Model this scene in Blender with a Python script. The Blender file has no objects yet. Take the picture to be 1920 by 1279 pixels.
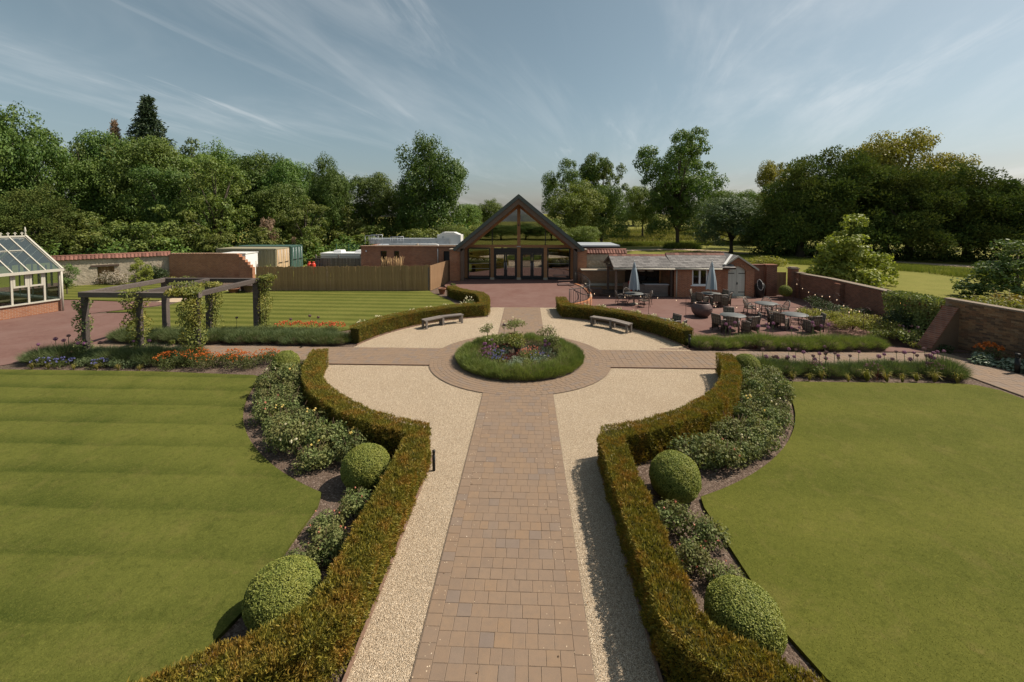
import bpy, bmesh, math, random
import numpy as np
from mathutils import Vector, Matrix
R = math.radians
random.seed(7)
rng = np.random.default_rng(11)
scene = bpy.context.scene
COL = scene.collection

# ---------------------------------------------------------------- camera
# world: metres, origin at the centre of the round bed, +Y runs up the path to the hall
cam_d = bpy.data.cameras.new('camera')
cam = bpy.data.objects.new('camera', cam_d); COL.objects.link(cam)
cam.location = (0.286, -16.69, 5.6)
cam.rotation_euler = (math.pi/2 - 0.04, 0, 0.0352)
cam_d.sensor_width = 36.0; cam_d.sensor_fit = 'HORIZONTAL'
cam_d.lens = 806.0*36/1920
cam_d.shift_y = -201.6/1920
cam_d.clip_start = 0.1; cam_d.clip_end = 3000
scene.camera = cam

# ---------------------------------------------------------------- sky, sun, exposure
SUN_EL, SUN_AZ = 50.0, 14.0            # azimuth counted from +X towards +Y
world = bpy.data.worlds.new('World'); scene.world = world; world.use_nodes = True
wt = world.node_tree; wt.nodes.clear()
def wn(t, **k):
    n = wt.nodes.new(t)
    for a, b in k.items(): setattr(n, a, b)
    return n
wl = wt.links.new
wout = wn('ShaderNodeOutputWorld'); wbg = wn('ShaderNodeBackground'); wbg.inputs[1].default_value = 0.115
sky = wn('ShaderNodeTexSky'); sky.sky_type = 'NISHITA'; sky.sun_disc = False
sky.sun_elevation = R(SUN_EL); sky.sun_rotation = R(90-SUN_AZ); sky.air_density = 1.0; sky.dust_density = 1.6; sky.ozone_density = 1.5
hsv = wn('ShaderNodeHueSaturation'); hsv.inputs['Saturation'].default_value = 0.76; hsv.inputs['Hue'].default_value = 0.468; hsv.inputs['Value'].default_value = 0.47
wl(sky.outputs[0], hsv.inputs['Color'])
tc = wn('ShaderNodeTexCoord'); sep = wn('ShaderNodeSeparateXYZ'); wl(tc.outputs['Generated'], sep.inputs[0])
def wmath(op, a, b=None, clamp=False):
    n = wn('ShaderNodeMath', operation=op, use_clamp=clamp)
    for i, v in enumerate((a, b)):
        if v is None: continue
        if isinstance(v, (int, float)): n.inputs[i].default_value = v
        else: wl(v, n.inputs[i])
    return n.outputs[0]
zz = wmath('ADD', wmath('MAXIMUM', sep.outputs[2], 0.0), 0.10)
px_, py_ = wmath('DIVIDE', sep.outputs[0], zz), wmath('DIVIDE', sep.outputs[1], zz)
# wind-drawn cirrus: long bands on a high flat layer, running away over the hall
ca, sa = math.cos(R(-14)), math.sin(R(-14))
ua = wmath('ADD', wmath('MULTIPLY', px_, ca), wmath('MULTIPLY', py_, sa))          # across the bands
va = wmath('ADD', wmath('MULTIPLY', px_, -sa), wmath('MULTIPLY', py_, ca))         # along the bands
def cirrus(su, sv, off, detail, lo, hi, dist=0.6, rough=0.62):
    cb = wn('ShaderNodeCombineXYZ'); wl(wmath('MULTIPLY', ua, su), cb.inputs[0]); wl(wmath('MULTIPLY', va, sv), cb.inputs[1]); cb.inputs[2].default_value = off
    nz = wn('ShaderNodeTexNoise'); nz.inputs['Scale'].default_value = 1.0; nz.inputs['Detail'].default_value = detail
    nz.inputs['Roughness'].default_value = rough; nz.inputs['Distortion'].default_value = dist
    wl(cb.outputs[0], nz.inputs['Vector'])
    mr = wn('ShaderNodeMapRange', interpolation_type='SMOOTHSTEP'); wl(nz.outputs[0], mr.inputs[0])
    mr.inputs[1].default_value = lo; mr.inputs[2].default_value = hi
    return mr.outputs[0]
c1 = cirrus(0.62, 0.16, 3.7, 6.0, 0.45, 0.74, 1.1)
c2 = cirrus(1.9, 0.34, 9.1, 7.0, 0.53, 0.76, 1.6)
c3 = cirrus(0.30, 0.10, 1.3, 3.0, 0.35, 0.75, 0.3)
mask = wmath('ADD', wmath('MULTIPLY', c1, 0.34), wmath('MULTIPLY', wmath('MULTIPLY', c2, c3), 0.95), True)
mask = wmath('ADD', wmath('MULTIPLY', mask, 0.66), wmath('MULTIPLY', c3, 0.07), True)
mixc = wn('ShaderNodeMix', data_type='RGBA'); wl(mask, mixc.inputs['Factor']); wl(hsv.outputs[0], mixc.inputs['A'])
mixc.inputs['B'].default_value = (5.0, 5.05, 5.05, 1)
wl(mixc.outputs['Result'], wbg.inputs[0]); wl(wbg.outputs[0], wout.inputs[0])

sun_d = bpy.data.lights.new('sun', 'SUN'); sun_d.energy = 3.8; sun_d.angle = R(0.5); sun_d.color = (1.0, 0.90, 0.76)
sun = bpy.data.objects.new('sun', sun_d); COL.objects.link(sun)
sv = Vector((math.cos(R(SUN_EL))*math.cos(R(SUN_AZ)), math.cos(R(SUN_EL))*math.sin(R(SUN_AZ)), math.sin(R(SUN_EL))))
sun.rotation_euler = sv.to_track_quat('Z', 'Y').to_euler(); sun.location = (30, 8, 40)
vs = scene.view_settings
vs.view_transform = 'Standard'; vs.look = 'None'; vs.gamma = 1.0; vs.use_curve_mapping = False; vs.exposure = 0.75
scene.render.engine = 'CYCLES'
scene.cycles.max_bounces = 6; scene.cycles.diffuse_bounces = 3; scene.cycles.glossy_bounces = 3
scene.cycles.transparent_max_bounces = 12; scene.cycles.transmission_bounces = 4
scene.cycles.caustics_reflective = False; scene.cycles.caustics_refractive = False

# ---------------------------------------------------------------- object helpers
def tag(o, label=None, cat=None, group=None, kind=None):
    if label: o['label'] = label
    if cat: o['category'] = cat
    if group: o['group'] = group
    if kind: o['kind'] = kind
    return o
def thing(name, label, cat, loc=(0, 0, 0), rz=0.0, group=None):
    o = bpy.data.objects.new(name, None); COL.objects.link(o)
    o.empty_display_size = 0.2; o.location = loc; o.rotation_euler = (0, 0, rz)
    return tag(o, label, cat, group)
def link(name, me, parent=None, loc=None, rot=None, scale=None, mat=None):
    o = bpy.data.objects.new(name, me); COL.objects.link(o)
    if name in ('blooms', 'cresting', 'lattice', 'twigs', 'stems', 'branches'): o['kind'] = 'stuff'
    if parent is not None: o.parent = parent
    if loc is not None: o.location = loc
    if rot is not None: o.rotation_euler = rot
    if scale is not None: o.scale = scale
    if mat is not None and len(me.materials) == 0: me.materials.append(mat)
    elif mat is not None and me.materials[0] is not mat:
        o.material_slots[0].link = 'OBJECT'; o.material_slots[0].material = mat
    return o
ORD = ('first second third fourth fifth sixth seventh eighth ninth tenth eleventh twelfth thirteenth fourteenth fifteenth sixteenth seventeenth eighteenth').split()
def kids(o): return list(o.children)
def copy_tree(o, loc=None, rz=None, scale=None, label=None, group=None, parent=None):
    c = o.copy(); COL.objects.link(c)
    if parent is not None: c.parent = parent
    if loc is not None: c.location = loc
    if rz is not None: c.rotation_euler = (0, 0, rz)
    if scale is not None: c.scale = scale
    if label: c['label'] = label
    if group: c['group'] = group
    for ch in kids(o): copy_tree(ch, parent=c)
    return c

class MB:
    """collects polygons, links them as ONE mesh object"""
    def __init__(s): s.v = []; s.f = []; s.sm = []
    def add(s, vs, fs, smooth=False):
        n = len(s.v); s.v += [tuple(p) for p in vs]
        s.f += [tuple(i+n for i in f) for f in fs]; s.sm += [smooth]*len(fs)
        return s
    def box(s, c, d, rz=0.0, rot=None, taper=1.0):
        hx, hy, hz = d[0]/2, d[1]/2, d[2]/2
        P = [Vector((sx*hx*(taper if sz > 0 else 1), sy*hy*(taper if sz > 0 else 1), sz*hz)) for sz in (-1, 1) for sx, sy in ((-1, -1), (1, -1), (1, 1), (-1, 1))]
        M = Matrix.Rotation(rz, 3, 'Z') if rot is None else rot
        c = Vector(c)
        return s.add([M @ p + c for p in P], [(0, 3, 2, 1), (4, 5, 6, 7), (0, 1, 5, 4), (1, 2, 6, 5), (2, 3, 7, 6), (3, 0, 4, 7)])
    def beam(s, p0, p1, w, h, up=(0, 0, 1)):
        p0, p1 = Vector(p0), Vector(p1); d = p1-p0; L = d.length; x = d.normalized()
        u = Vector(up); y = u.cross(x)
        if y.length < 1e-5: y = Vector((1, 0, 0)).cross(x)
        y.normalize(); z = x.cross(y)
        M = Matrix((x, y, z)).transposed()
        return s.box((p0+p1)/2, (L, w, h), rot=M)
    def tube(s, pts, r, n=6, cap=True):
        pts = [Vector(p) for p in pts]; m = len(pts)
        rs = r if isinstance(r, (list, tuple)) else [r]*m
        rings = []; ref = None
        for i, p in enumerate(pts):
            d = (pts[min(i+1, m-1)]-pts[max(i-1, 0)]).normalized()
            if ref is None:
                ref = Vector((0, 0, 1)) if abs(d.z) < 0.9 else Vector((1, 0, 0))
            a = d.cross(ref)
            if a.length < 1e-4: a = d.cross(Vector((0, 1, 0.01)))
            a.normalize(); b = d.cross(a)
            ref = -a.cross(d) if False else ref
            rings.append([p+(a*math.cos(t)+b*math.sin(t))*rs[i] for t in [2*math.pi*k/n for k in range(n)]])
        vs = [v for rg in rings for v in rg]; fs = []
        for i in range(m-1):
            for k in range(n):
                fs.append((i*n+k, i*n+(k+1) % n, (i+1)*n+(k+1) % n, (i+1)*n+k))
        if cap: fs += [tuple(range(n))[::-1], tuple((m-1)*n+k for k in range(n))]
        return s.add(vs, fs, True)
    def prism(s, poly, z0, z1):
        n = len(poly)
        vs = [(x, y, z0) for x, y in poly]+[(x, y, z1) for x, y in poly]
        return s.add(vs, [tuple(range(n))[::-1], tuple(range(n, 2*n))]+[(i, (i+1) % n, n+(i+1) % n, n+i) for i in range(n)])
    def xprism(s, poly, y0, y1):          # poly in x,z, pushed along y
        n = len(poly)
        vs = [(x, y0, z) for x, z in poly]+[(x, y1, z) for x, z in poly]
        return s.add(vs, [tuple(range(n)), tuple(range(n, 2*n))[::-1]]+[((i+1) % n, i, n+i, n+(i+1) % n) for i in range(n)])
    def lathe(s, prof, n=16, c=(0, 0, 0), cap=True):
        m = len(prof)
        vs = [(c[0]+r*math.cos(2*math.pi*k/n), c[1]+r*math.sin(2*math.pi*k/n), c[2]+z) for r, z in prof for k in range(n)]
        fs = [(i*n+k, i*n+(k+1) % n, (i+1)*n+(k+1) % n, (i+1)*n+k) for i in range(m-1) for k in range(n)]
        if cap: fs += [tuple(range(n))[::-1], tuple((m-1)*n+k for k in range(n))]
        return s.add(vs, fs, True)
    def mesh(s, name, mat=None):
        me = bpy.data.meshes.new(name); me.from_pydata(s.v, [], s.f)
        me.polygons.foreach_set('use_smooth', s.sm)
        if mat: me.materials.append(mat)
        me.update()
        bm = bmesh.new(); bm.from_mesh(me); bmesh.ops.recalc_face_normals(bm, faces=bm.faces); bm.to_mesh(me); bm.free()
        return me
    def build(s, name, mat, parent=None, loc=None, rot=None, bevel=0.0):
        o = link(name, s.mesh(name, mat), parent, loc, rot)
        if bevel > 0:
            m = o.modifiers.new('bevel', 'BEVEL'); m.width = bevel; m.segments = 1; m.limit_method = 'ANGLE'
        return o

def np_mesh(name, V, k, mat=None, smooth=False):
    """V: (N,k,3) loose k-gons"""
    V = np.ascontiguousarray(V, dtype=np.float32); N = V.shape[0]
    me = bpy.data.meshes.new(name)
    me.vertices.add(N*k); me.vertices.foreach_set('co', V.reshape(-1))
    me.loops.add(N*k); me.loops.foreach_set('vertex_index', np.arange(N*k, dtype=np.int32))
    me.polygons.add(N); me.polygons.foreach_set('loop_start', np.arange(0, N*k, k, dtype=np.int32)); me.polygons.foreach_set('loop_total', np.full(N, k, dtype=np.int32))
    me.update(calc_edges=True)
    if mat: me.materials.append(mat)
    return me
def unit(a): return a/np.maximum(np.linalg.norm(a, axis=-1, keepdims=True), 1e-9)
def rand_dir(n): return unit(rng.normal(size=(n, 3)))
def leaves(P, N, L, W, spin=True):
    """diamond leaves at P facing N (arrays), length L, width W"""
    n = len(P); a = unit(np.cross(N, rand_dir(n))); b = np.cross(N, a)
    L = np.broadcast_to(np.asarray(L, dtype=float), (n,))[:, None]; W = np.broadcast_to(np.asarray(W, dtype=float), (n,))[:, None]
    return np.stack([P-a*L/2, P-b*W/2+a*L*0.08, P+a*L/2, P+b*W/2+a*L*0.08], 1)
def sprigs(P, D, L, W):
    """narrow leaves rooted at P pointing along D"""
    n = len(P); b = unit(np.cross(D, rand_dir(n)))
    L = np.broadcast_to(np.asarray(L, dtype=float), (n,))[:, None]; W = np.broadcast_to(np.asarray(W, dtype=float), (n,))[:, None]
    return np.stack([P-b*W*0.15, P+D*L*0.55-b*W/2, P+D*L, P+D*L*0.5+b*W/2], 1)
def blades(P, D, L, W):
    n = len(P); b = unit(np.cross(D, rand_dir(n)))
    L = np.broadcast_to(np.asarray(L, dtype=float), (n,))[:, None]; W = np.broadcast_to(np.asarray(W, dtype=float), (n,))[:, None]
    return np.stack([P-b*W/2, P+b*W/2, P+D*L], 1)

# ---------------------------------------------------------------- materials
class NT:
    def __init__(s, name):
        s.m = bpy.data.materials.new(name); s.m.use_nodes = True; s.t = s.m.node_tree
        s.t.nodes.clear(); s.out = s.n('ShaderNodeOutputMaterial')
    def n(s, t, **k):
        x = s.t.nodes.new(t)
        for a, b in k.items():
            if a.startswith('i_'):
                x.inputs[a[2:].replace('_', ' ')].default_value = b
            else: setattr(x, a, b)
        return x
    def l(s, a, b): s.t.links.new(a, b)
    def val(s, x, i, v):
        if isinstance(v, (int, float)): x.inputs[i].default_value = v
        elif isinstance(v, (tuple, list)): x.inputs[i].default_value = tuple(v)+((1,) if len(v) == 3 and x.inputs[i].type == 'RGBA' else ())
        else: s.l(v, x.inputs[i])
    def math(s, op, a, b=0.0, clamp=False):
        x = s.n('ShaderNodeMath', operation=op, use_clamp=clamp); s.val(x, 0, a); s.val(x, 1, b); return x.outputs[0]
    def mix(s, f, a, b, blend='MIX'):
        x = s.n('ShaderNodeMix', data_type='RGBA', blend_type=blend); s.val(x, 'Factor', f)
        for nm, v in (('A', a), ('B', b)):
            k = [i for i in x.inputs if i.name == nm and i.type == 'RGBA'][0]
            if isinstance(v, (tuple, list)): k.default_value = (v[0], v[1], v[2], 1)
            else: s.l(v, k)
        return [o for o in x.outputs if o.type == 'RGBA'][0]
    def coord(s, kind='Object'): return s.n('ShaderNodeTexCoord').outputs[kind]
    def pos(s): return s.n('ShaderNodeNewGeometry').outputs['Position']
    def map(s, v, scale):
        x = s.n('ShaderNodeMapping'); s.l(v, x.inputs[0]); x.inputs['Scale'].default_value = scale; return x.outputs[0]
    def noise(s, v, scale, detail=4.0, rough=0.55, dist=0.0):
        x = s.n('ShaderNodeTexNoise'); s.l(v, x.inputs['Vector']); x.inputs['Scale'].default_value = scale
        x.inputs['Detail'].default_value = detail; x.inputs['Roughness'].default_value = rough; x.inputs['Distortion'].default_value = dist
        return x.outputs[0]
    def ramp(s, f, stops, interp='LINEAR'):
        x = s.n('ShaderNodeValToRGB'); s.l(f, x.inputs[0]); e = x.color_ramp; e.interpolation = interp
        while len(e.elements) < len(stops): e.elements.new(0.5)
        for q, (p, c) in zip(e.elements, stops): q.position = p; q.color = (c[0], c[1], c[2], 1)
        return x.outputs[0]
    def range(s, f, a, b, c=0.0, d=1.0):
        x = s.n('ShaderNodeMapRange'); s.l(f, x.inputs[0])
        for i, v in enumerate((a, b, c, d)): x.inputs[i+1].default_value = v
        return x.outputs[0]
    def rnd(s):      # one number per loose piece and per object
        a = s.n('ShaderNodeNewGeometry').outputs['Random Per Island']; b = s.n('ShaderNodeObjectInfo').outputs['Random']
        return s.math('FRACT', s.math('ADD', a, b))
    def orand(s): return s.n('ShaderNodeObjectInfo').outputs['Random']
    def irand(s): return s.n('ShaderNodeNewGeometry').outputs['Random Per Island']
    def bump(s, h, strength, dist=0.02):
        x = s.n('ShaderNodeBump'); x.inputs['Strength'].default_value = strength; x.inputs['Distance'].default_value = dist; s.l(h, x.inputs['Height']); return x.outputs[0]
    def done(s, color, rough=0.8, bump=None, spec=0.3, metal=0.0):
        p = s.n('ShaderNodeBsdfPrincipled'); s.val(p, 'Base Color', color); s.val(p, 'Roughness', rough); p.inputs['Metallic'].default_value = metal
        p.inputs['Specular IOR Level'].default_value = spec
        if bump is not None: s.l(bump, p.inputs['Normal'])
        s.l(p.outputs[0], s.out.inputs[0]); return s.m
    def leaf(s, color, trans=0.3, rough=0.55, spec=0.25, tint=(1.25, 1.3, 0.6)):
        p = s.n('ShaderNodeBsdfPrincipled'); s.val(p, 'Base Color', color); p.inputs['Roughness'].default_value = rough
        p.inputs['Specular IOR Level'].default_value = spec
        t = s.n('ShaderNodeBsdfTranslucent'); s.l(s.mix(1.0, color, tint, 'MULTIPLY'), t.inputs[0])
        m = s.n('ShaderNodeMixShader'); m.inputs[0].default_value = trans
        s.l(p.outputs[0], m.inputs[1]); s.l(t.outputs[0], m.inputs[2]); s.l(m.outputs[0], s.out.inputs[0]); return s.m

def m_plain(name, c, rough=0.7, var=0.18, scale=3.0, bump=0.15, spec=0.3, metal=0.0, pieces=0.0, grain=None):
    t = NT(name); v = t.coord('Object'); vv = t.map(v, grain) if grain else v
    f = t.noise(vv, scale, 6.0, 0.62)
    col = t.mix(f, tuple(max(0, x*(1-var)) for x in c), tuple(min(1, x*(1+var)) for x in c))
    if pieces: 
        k = t.range(t.rnd(), 0, 1, 1-pieces, 1+pieces); cm = t.n('ShaderNodeCombineXYZ')
        for i in range(3): t.l(k, cm.inputs[i])
        col = t.mix(1.0, col, cm.outputs[0], 'MULTIPLY')
    return t.done(col, rough, t.bump(f, bump, 0.02) if bump else None, spec, metal)
def m_leaf(name, c0, c1, c2=None, trans=0.3, patch=0.7, patchscale=1.2, thr=(0.42, 0.62), objvar=0.0, rough=0.55, spec=0.25, tint=(1.25, 1.3, 0.6)):
    """leaves between c0 and c1 one by one, drifting to c2 in patches"""
    t = NT(name); r = t.irand(); col = t.mix(r, c0, c1)
    if c2 is not None:
        f = t.range(t.noise(t.pos(), patchscale, 3.0, 0.6), thr[0], thr[1], 0.0, patch)
        f = t.math('MULTIPLY', f, t.range(t.math('FRACT', t.math('MULTIPLY', r, 7.31)), 0, 1, 0.35, 1.0), True)
        col = t.mix(f, col, c2)
    if objvar:
        h = t.n('ShaderNodeHueSaturation'); t.l(col, h.inputs['Color'])
        t.l(t.range(t.orand(), 0, 1, 0.5-objvar*0.01, 0.5+objvar*0.06), h.inputs['Hue'])
        t.l(t.range(t.math('FRACT', t.math('MULTIPLY', t.orand(), 5.7)), 0, 1, 1-objvar*0.5, 1+objvar*0.5), h.inputs['Value'])
        h.inputs['Saturation'].default_value = 1.0; col = h.outputs[0]
    return t.leaf(col, trans, rough, spec, tint)
def m_brick(name, c1, c2, mortar, bw=0.225, rh=0.075, dark=None, msize=0.010, rough=0.88, wear=0.5):
    t = NT(name); v = t.coord('Object'); sp = t.n('ShaderNodeSeparateXYZ'); t.l(v, sp.inputs[0])
    cb = t.n('ShaderNodeCombineXYZ'); t.l(t.math('ADD', sp.outputs[0], sp.outputs[1]), cb.inputs[0]); t.l(sp.outputs[2], cb.inputs[1])
    b = t.n('ShaderNodeTexBrick'); t.l(cb.outputs[0], b.inputs['Vector']); b.inputs['Scale'].default_value = 1.0
    b.inputs['Brick Width'].default_value = bw; b.inputs['Row Height'].default_value = rh; b.inputs['Mortar Size'].default_value = msize
    b.inputs['Mortar Smooth'].default_value = 0.3; b.inputs['Bias'].default_value = 0.0
    b.inputs['Color1'].default_value = (*c1, 1); b.inputs['Color2'].default_value = (*c2, 1); b.inputs['Mortar'].default_value = (*mortar, 1)
    col = b.outputs['Color']
    f = t.noise(v, 1.1, 6.0, 0.65)
    if dark: col = t.mix(t.range(f, 0.45, 0.72, 0.0, wear), col, dark)
    f2 = t.noise(v, 22.0, 4.0, 0.7); col = t.mix(t.range(f2, 0.2, 0.8, 0.0, 0.35), col, tuple(x*0.55 for x in c1))
    h = t.math('ADD', t.math('MULTIPLY', b.outputs['Fac'], -1.0), t.math('MULTIPLY', f2, 0.4))
    return t.done(col, rough, t.bump(h, 0.7, 0.012), 0.2)
def m_wood(name, c, c2, rough=0.8, axis=(1, 12, 12), pieces=0.25, scale=2.0):
    t = NT(name); v = t.map(t.coord('Object'), axis); f = t.noise(v, scale, 8.0, 0.65, 0.4)
    col = t.mix(t.range(f, 0.3, 0.7), c, c2)
    k = t.range(t.rnd(), 0, 1, 1-pieces, 1+pieces); cm = t.n('ShaderNodeCombineXYZ')
    for i in range(3): t.l(k, cm.inputs[i])
    col = t.mix(1.0, col, cm.outputs[0], 'MULTIPLY')
    return t.done(col, rough, t.bump(f, 0.35, 0.01), 0.2)
def m_glass(name, tint=(0.55, 0.62, 0.6), refl=1.0, ior=1.5, rough=0.02, body=0.0, bodycol=(0.5, 0.6, 0.6)):
    t = NT(name); tr = t.n('ShaderNodeBsdfTransparent'); tr.inputs[0].default_value = (*tint, 1)
    gl = t.n('ShaderNodeBsdfGlossy'); gl.inputs['Roughness'].default_value = rough
    fr = t.n('ShaderNodeFresnel'); fr.inputs[0].default_value = ior
    m = t.n('ShaderNodeMixShader'); t.l(t.math('MULTIPLY', fr.outputs[0], refl, True), m.inputs[0]); t.l(tr.outputs[0], m.inputs[1]); t.l(gl.outputs[0], m.inputs[2])
    last = m.outputs[0]
    if body:
        d = t.n('ShaderNodeBsdfDiffuse'); d.inputs[0].default_value = (*bodycol, 1)
        m2 = t.n('ShaderNodeMixShader'); m2.inputs[0].default_value = body; t.l(last, m2.inputs[1]); t.l(d.outputs[0], m2.inputs[2]); last = m2.outputs[0]
    t.l(last, t.out.inputs[0]); return t.m
def m_emit(name, c, s):
    t = NT(name); e = t.n('ShaderNodeEmission'); e.inputs[0].default_value = (*c, 1); e.inputs[1].default_value = s; t.l(e.outputs[0], t.out.inputs[0]); return t.m
# ================================================================ MATERIALS
def lawn_mat(name, period, amp, ca, cb, patch=(0.19, 0.15, 0.05), ph=0.0, ang=0.0, patchamt=0.45, sharp=False):
    t = NT(name); v = t.coord('Object'); sp = t.n('ShaderNodeSeparateXYZ'); t.l(v, sp.inputs[0])
    w = t.math('ADD', t.math('MULTIPLY', sp.outputs[1], math.cos(ang)), t.math('MULTIPLY', sp.outputs[0], math.sin(ang)))
    w = t.math('ADD', w, t.math('MULTIPLY', t.noise(v, 0.5, 4.0, 0.6), 0.24))
    if sharp:      # mower lines: a darker line where each pass overlaps, fading out towards the far side
        fr = t.math('FRACT', t.math('ADD', t.math('DIVIDE', w, period), ph+20.0))
        s = t.math('MULTIPLY', t.range(fr, 0.0, 0.42, -1.0, 0.6), 1.0)
        s = t.math('MINIMUM', s, t.range(fr, 0.93, 1.0, 0.6, -1.0))
        s = t.math('MULTIPLY', s, t.range(sp.outputs[0], -14.0, -4.0, 1.0, 0.35))
    else:
        s = t.math('SINE', t.math('ADD', t.math('MULTIPLY', w, 2*math.pi/period), ph))
        s = t.math('MULTIPLY', s, 1.6)
    s = t.range(s, -1.0, 1.0, 0.5-amp/2, 0.5+amp/2)
    big = t.noise(v, 0.42, 6.0, 0.62, 0.6); f = t.math('ADD', s, t.math('MULTIPLY', t.math('SUBTRACT', big, 0.5), 1.5), True)
    col = t.mix(f, ca, cb)
    dry = t.range(t.noise(v, 1.7, 5.0, 0.7, 0.5), 0.52, 0.72, 0.0, patchamt); col = t.mix(dry, col, patch)
    fine = t.noise(t.map(v, (1, 1, 1)), 55.0, 3.0, 0.75); col = t.mix(t.range(fine, 0.28, 0.75, 0.0, 0.55), col, tuple(x*0.5 for x in ca))
    col = t.mix(t.range(t.noise(v, 26.0, 5.0, 0.75, 1.2), 0.48, 0.76, 0.0, 0.6), col, tuple(min(1, x*1.3) for x in cb))
    col = t.mix(t.range(t.noise(v, 8.0, 5.0, 0.7, 0.6), 0.50, 0.76, 0.0, 0.55), col, tuple(x*0.62 for x in ca))
    col = t.mix(t.range(t.noise(v, 4.2, 5.0, 0.72, 1.0), 0.62, 0.78, 0.0, 0.5), col, (0.18, 0.130, 0.050))
    h = t.math('ADD', fine, t.math('MULTIPLY', t.noise(v, 160.0, 2.0), 0.6))
    return t.done(col, 0.9, t.bump(h, 0.45, 0.02), 0.08)
M_lawn_l = lawn_mat('lawn_left_turf', 1.1, 0.78, (0.044, 0.060, 0.009), (0.139, 0.143, 0.030), ph=0.05, sharp=True, patchamt=0.34)
M_lawn_r = lawn_mat('lawn_right_turf', 2.3, 0.22, (0.063, 0.076, 0.010), (0.140, 0.138, 0.026), patchamt=0.42)
M_lawn_b = lawn_mat('lawn_back_turf', 1.02, 0.8, (0.072, 0.086, 0.014), (0.162, 0.164, 0.038), ang=0.03, patchamt=0.3)
M_park = lawn_mat('park_turf', 6.0, 0.05, (0.135, 0.145, 0.026), (0.24, 0.220, 0.056))
def gravel_mat():
    t = NT('gravel_bed'); v = t.coord('Object')
    vo = t.n('ShaderNodeTexVoronoi'); t.l(v, vo.inputs['Vector']); vo.inputs['Scale'].default_value = 88.0
    sp = t.n('ShaderNodeSeparateColor'); t.l(vo.outputs['Color'], sp.inputs[0])
    col = t.ramp(sp.outputs[0], [(0.0, (0.39, 0.30, 0.205)), (0.35, (0.50, 0.39, 0.27)), (0.7, (0.58, 0.47, 0.34)), (1.0, (0.68, 0.585, 0.455))])
    col = t.mix(t.range(t.noise(v, 0.9, 4.0), 0.35, 0.7, 0.0, 0.22), col, (0.36, 0.26, 0.16))
    col = t.mix(t.range(vo.outputs['Distance'], 0.35, 0.75, 0.0, 0.75), col, (0.13, 0.09, 0.055))
    return t.done(col, 0.9, t.bump(t.math('MULTIPLY', vo.outputs['Distance'], -1.0), 0.9, 0.02), 0.2)
M_gravel = gravel_mat()
def pebble_mat():
    t = NT('gravel_stone'); col = t.ramp(t.irand(), [(0.0, (0.39, 0.30, 0.205)), (0.3, (0.50, 0.39, 0.27)), (0.75, (0.58, 0.47, 0.34)), (1.0, (0.70, 0.605, 0.475))])
    return t.done(col, 0.85, None, 0.25)
M_pebble = pebble_mat()
def paver_mat():
    t = NT('tumbled_paver'); v = t.pos(); r = t.rnd()
    col = t.ramp(r, [(0.0, (0.179, 0.125, 0.089)), (0.22, (0.199, 0.135, 0.091)), (0.45, (0.212, 0.142, 0.092)), (0.62, (0.191, 0.135, 0.098)), (0.78, (0.222, 0.144, 0.087)), (0.9, (0.181, 0.135, 0.105)), (1.0, (0.161, 0.125, 0.105))])
    col = t.mix(t.range(t.noise(v, 1.3, 4.0, 0.6), 0.3, 0.7, 0.0, 0.45), col, (0.225, 0.160, 0.110))
    col = t.mix(t.range(t.noise(v, 9.0, 6.0, 0.72), 0.42, 0.74, 0.0, 0.5), col, (0.140, 0.108, 0.084))
    f = t.noise(v, 90.0, 3.0, 0.7)
    col = t.mix(t.range(f, 0.3, 0.75, 0.0, 0.22), col, (0.26, 0.20, 0.145))
    return t.done(col, 0.85, t.bump(f, 0.35, 0.006), 0.25)
M_paver = paver_mat()
M_sand = m_plain('joint_sand', (0.160, 0.120, 0.088), 0.95, 0.4, 14.0, 0.3)
def soil_mat():
    t = NT('bark_mulch_soil'); v = t.coord('Object')
    vo = t.n('ShaderNodeTexVoronoi'); t.l(t.map(v, (1, 1.6, 1)), vo.inputs['Vector']); vo.inputs['Scale'].default_value = 26.0
    sp = t.n('ShaderNodeSeparateColor'); t.l(vo.outputs['Color'], sp.inputs[0])
    col = t.ramp(sp.outputs[1], [(0.0, (0.075, 0.050, 0.036)), (0.55, (0.125, 0.088, 0.066)), (0.88, (0.175, 0.128, 0.100)), (1.0, (0.30, 0.235, 0.19))])
    col = t.mix(t.range(t.noise(v, 1.6, 4.0), 0.35, 0.7, 0.0, 0.5), col, (0.155, 0.112, 0.086))
    return t.done(col, 0.95, t.bump(t.math('ADD', t.math('MULTIPLY', vo.outputs['Distance'], -1.0), t.noise(v, 60.0, 3.0)), 0.8, 0.03), 0.15)
M_soil = soil_mat()
def maroon_mat():
    t = NT('maroon_brick_paving'); v = t.coord('Object')
    b = t.n('ShaderNodeTexBrick'); t.l(t.n('ShaderNodeMapping', ).outputs[0], b.inputs['Vector']) if False else t.l(v, b.inputs['Vector'])
    b.inputs['Scale'].default_value = 1.0; b.inputs['Brick Width'].default_value = 0.2; b.inputs['Row Height'].default_value = 0.1
    b.inputs['Mortar Size'].default_value = 0.005; b.inputs['Mortar Smooth'].default_value = 0.4
    b.inputs['Color1'].default_value = (0.125, 0.062, 0.050, 1); b.inputs['Color2'].default_value = (0.155, 0.080, 0.065, 1); b.inputs['Mortar'].default_value = (0.10, 0.056, 0.047, 1)
    col = t.mix(t.range(t.noise(v, 0.6, 7.0, 0.7), 0.30, 0.70, 0.0, 0.75), b.outputs['Color'], (0.185, 0.115, 0.097))
    col = t.mix(t.range(t.noise(v, 30.0, 4.0, 0.7), 0.55, 0.8, 0.0, 0.4), col, (0.29, 0.20, 0.17))
    return t.done(col, 0.9, t.bump(b.outputs['Fac'], -0.25, 0.006), 0.2)
M_maroon = maroon_mat()
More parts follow.
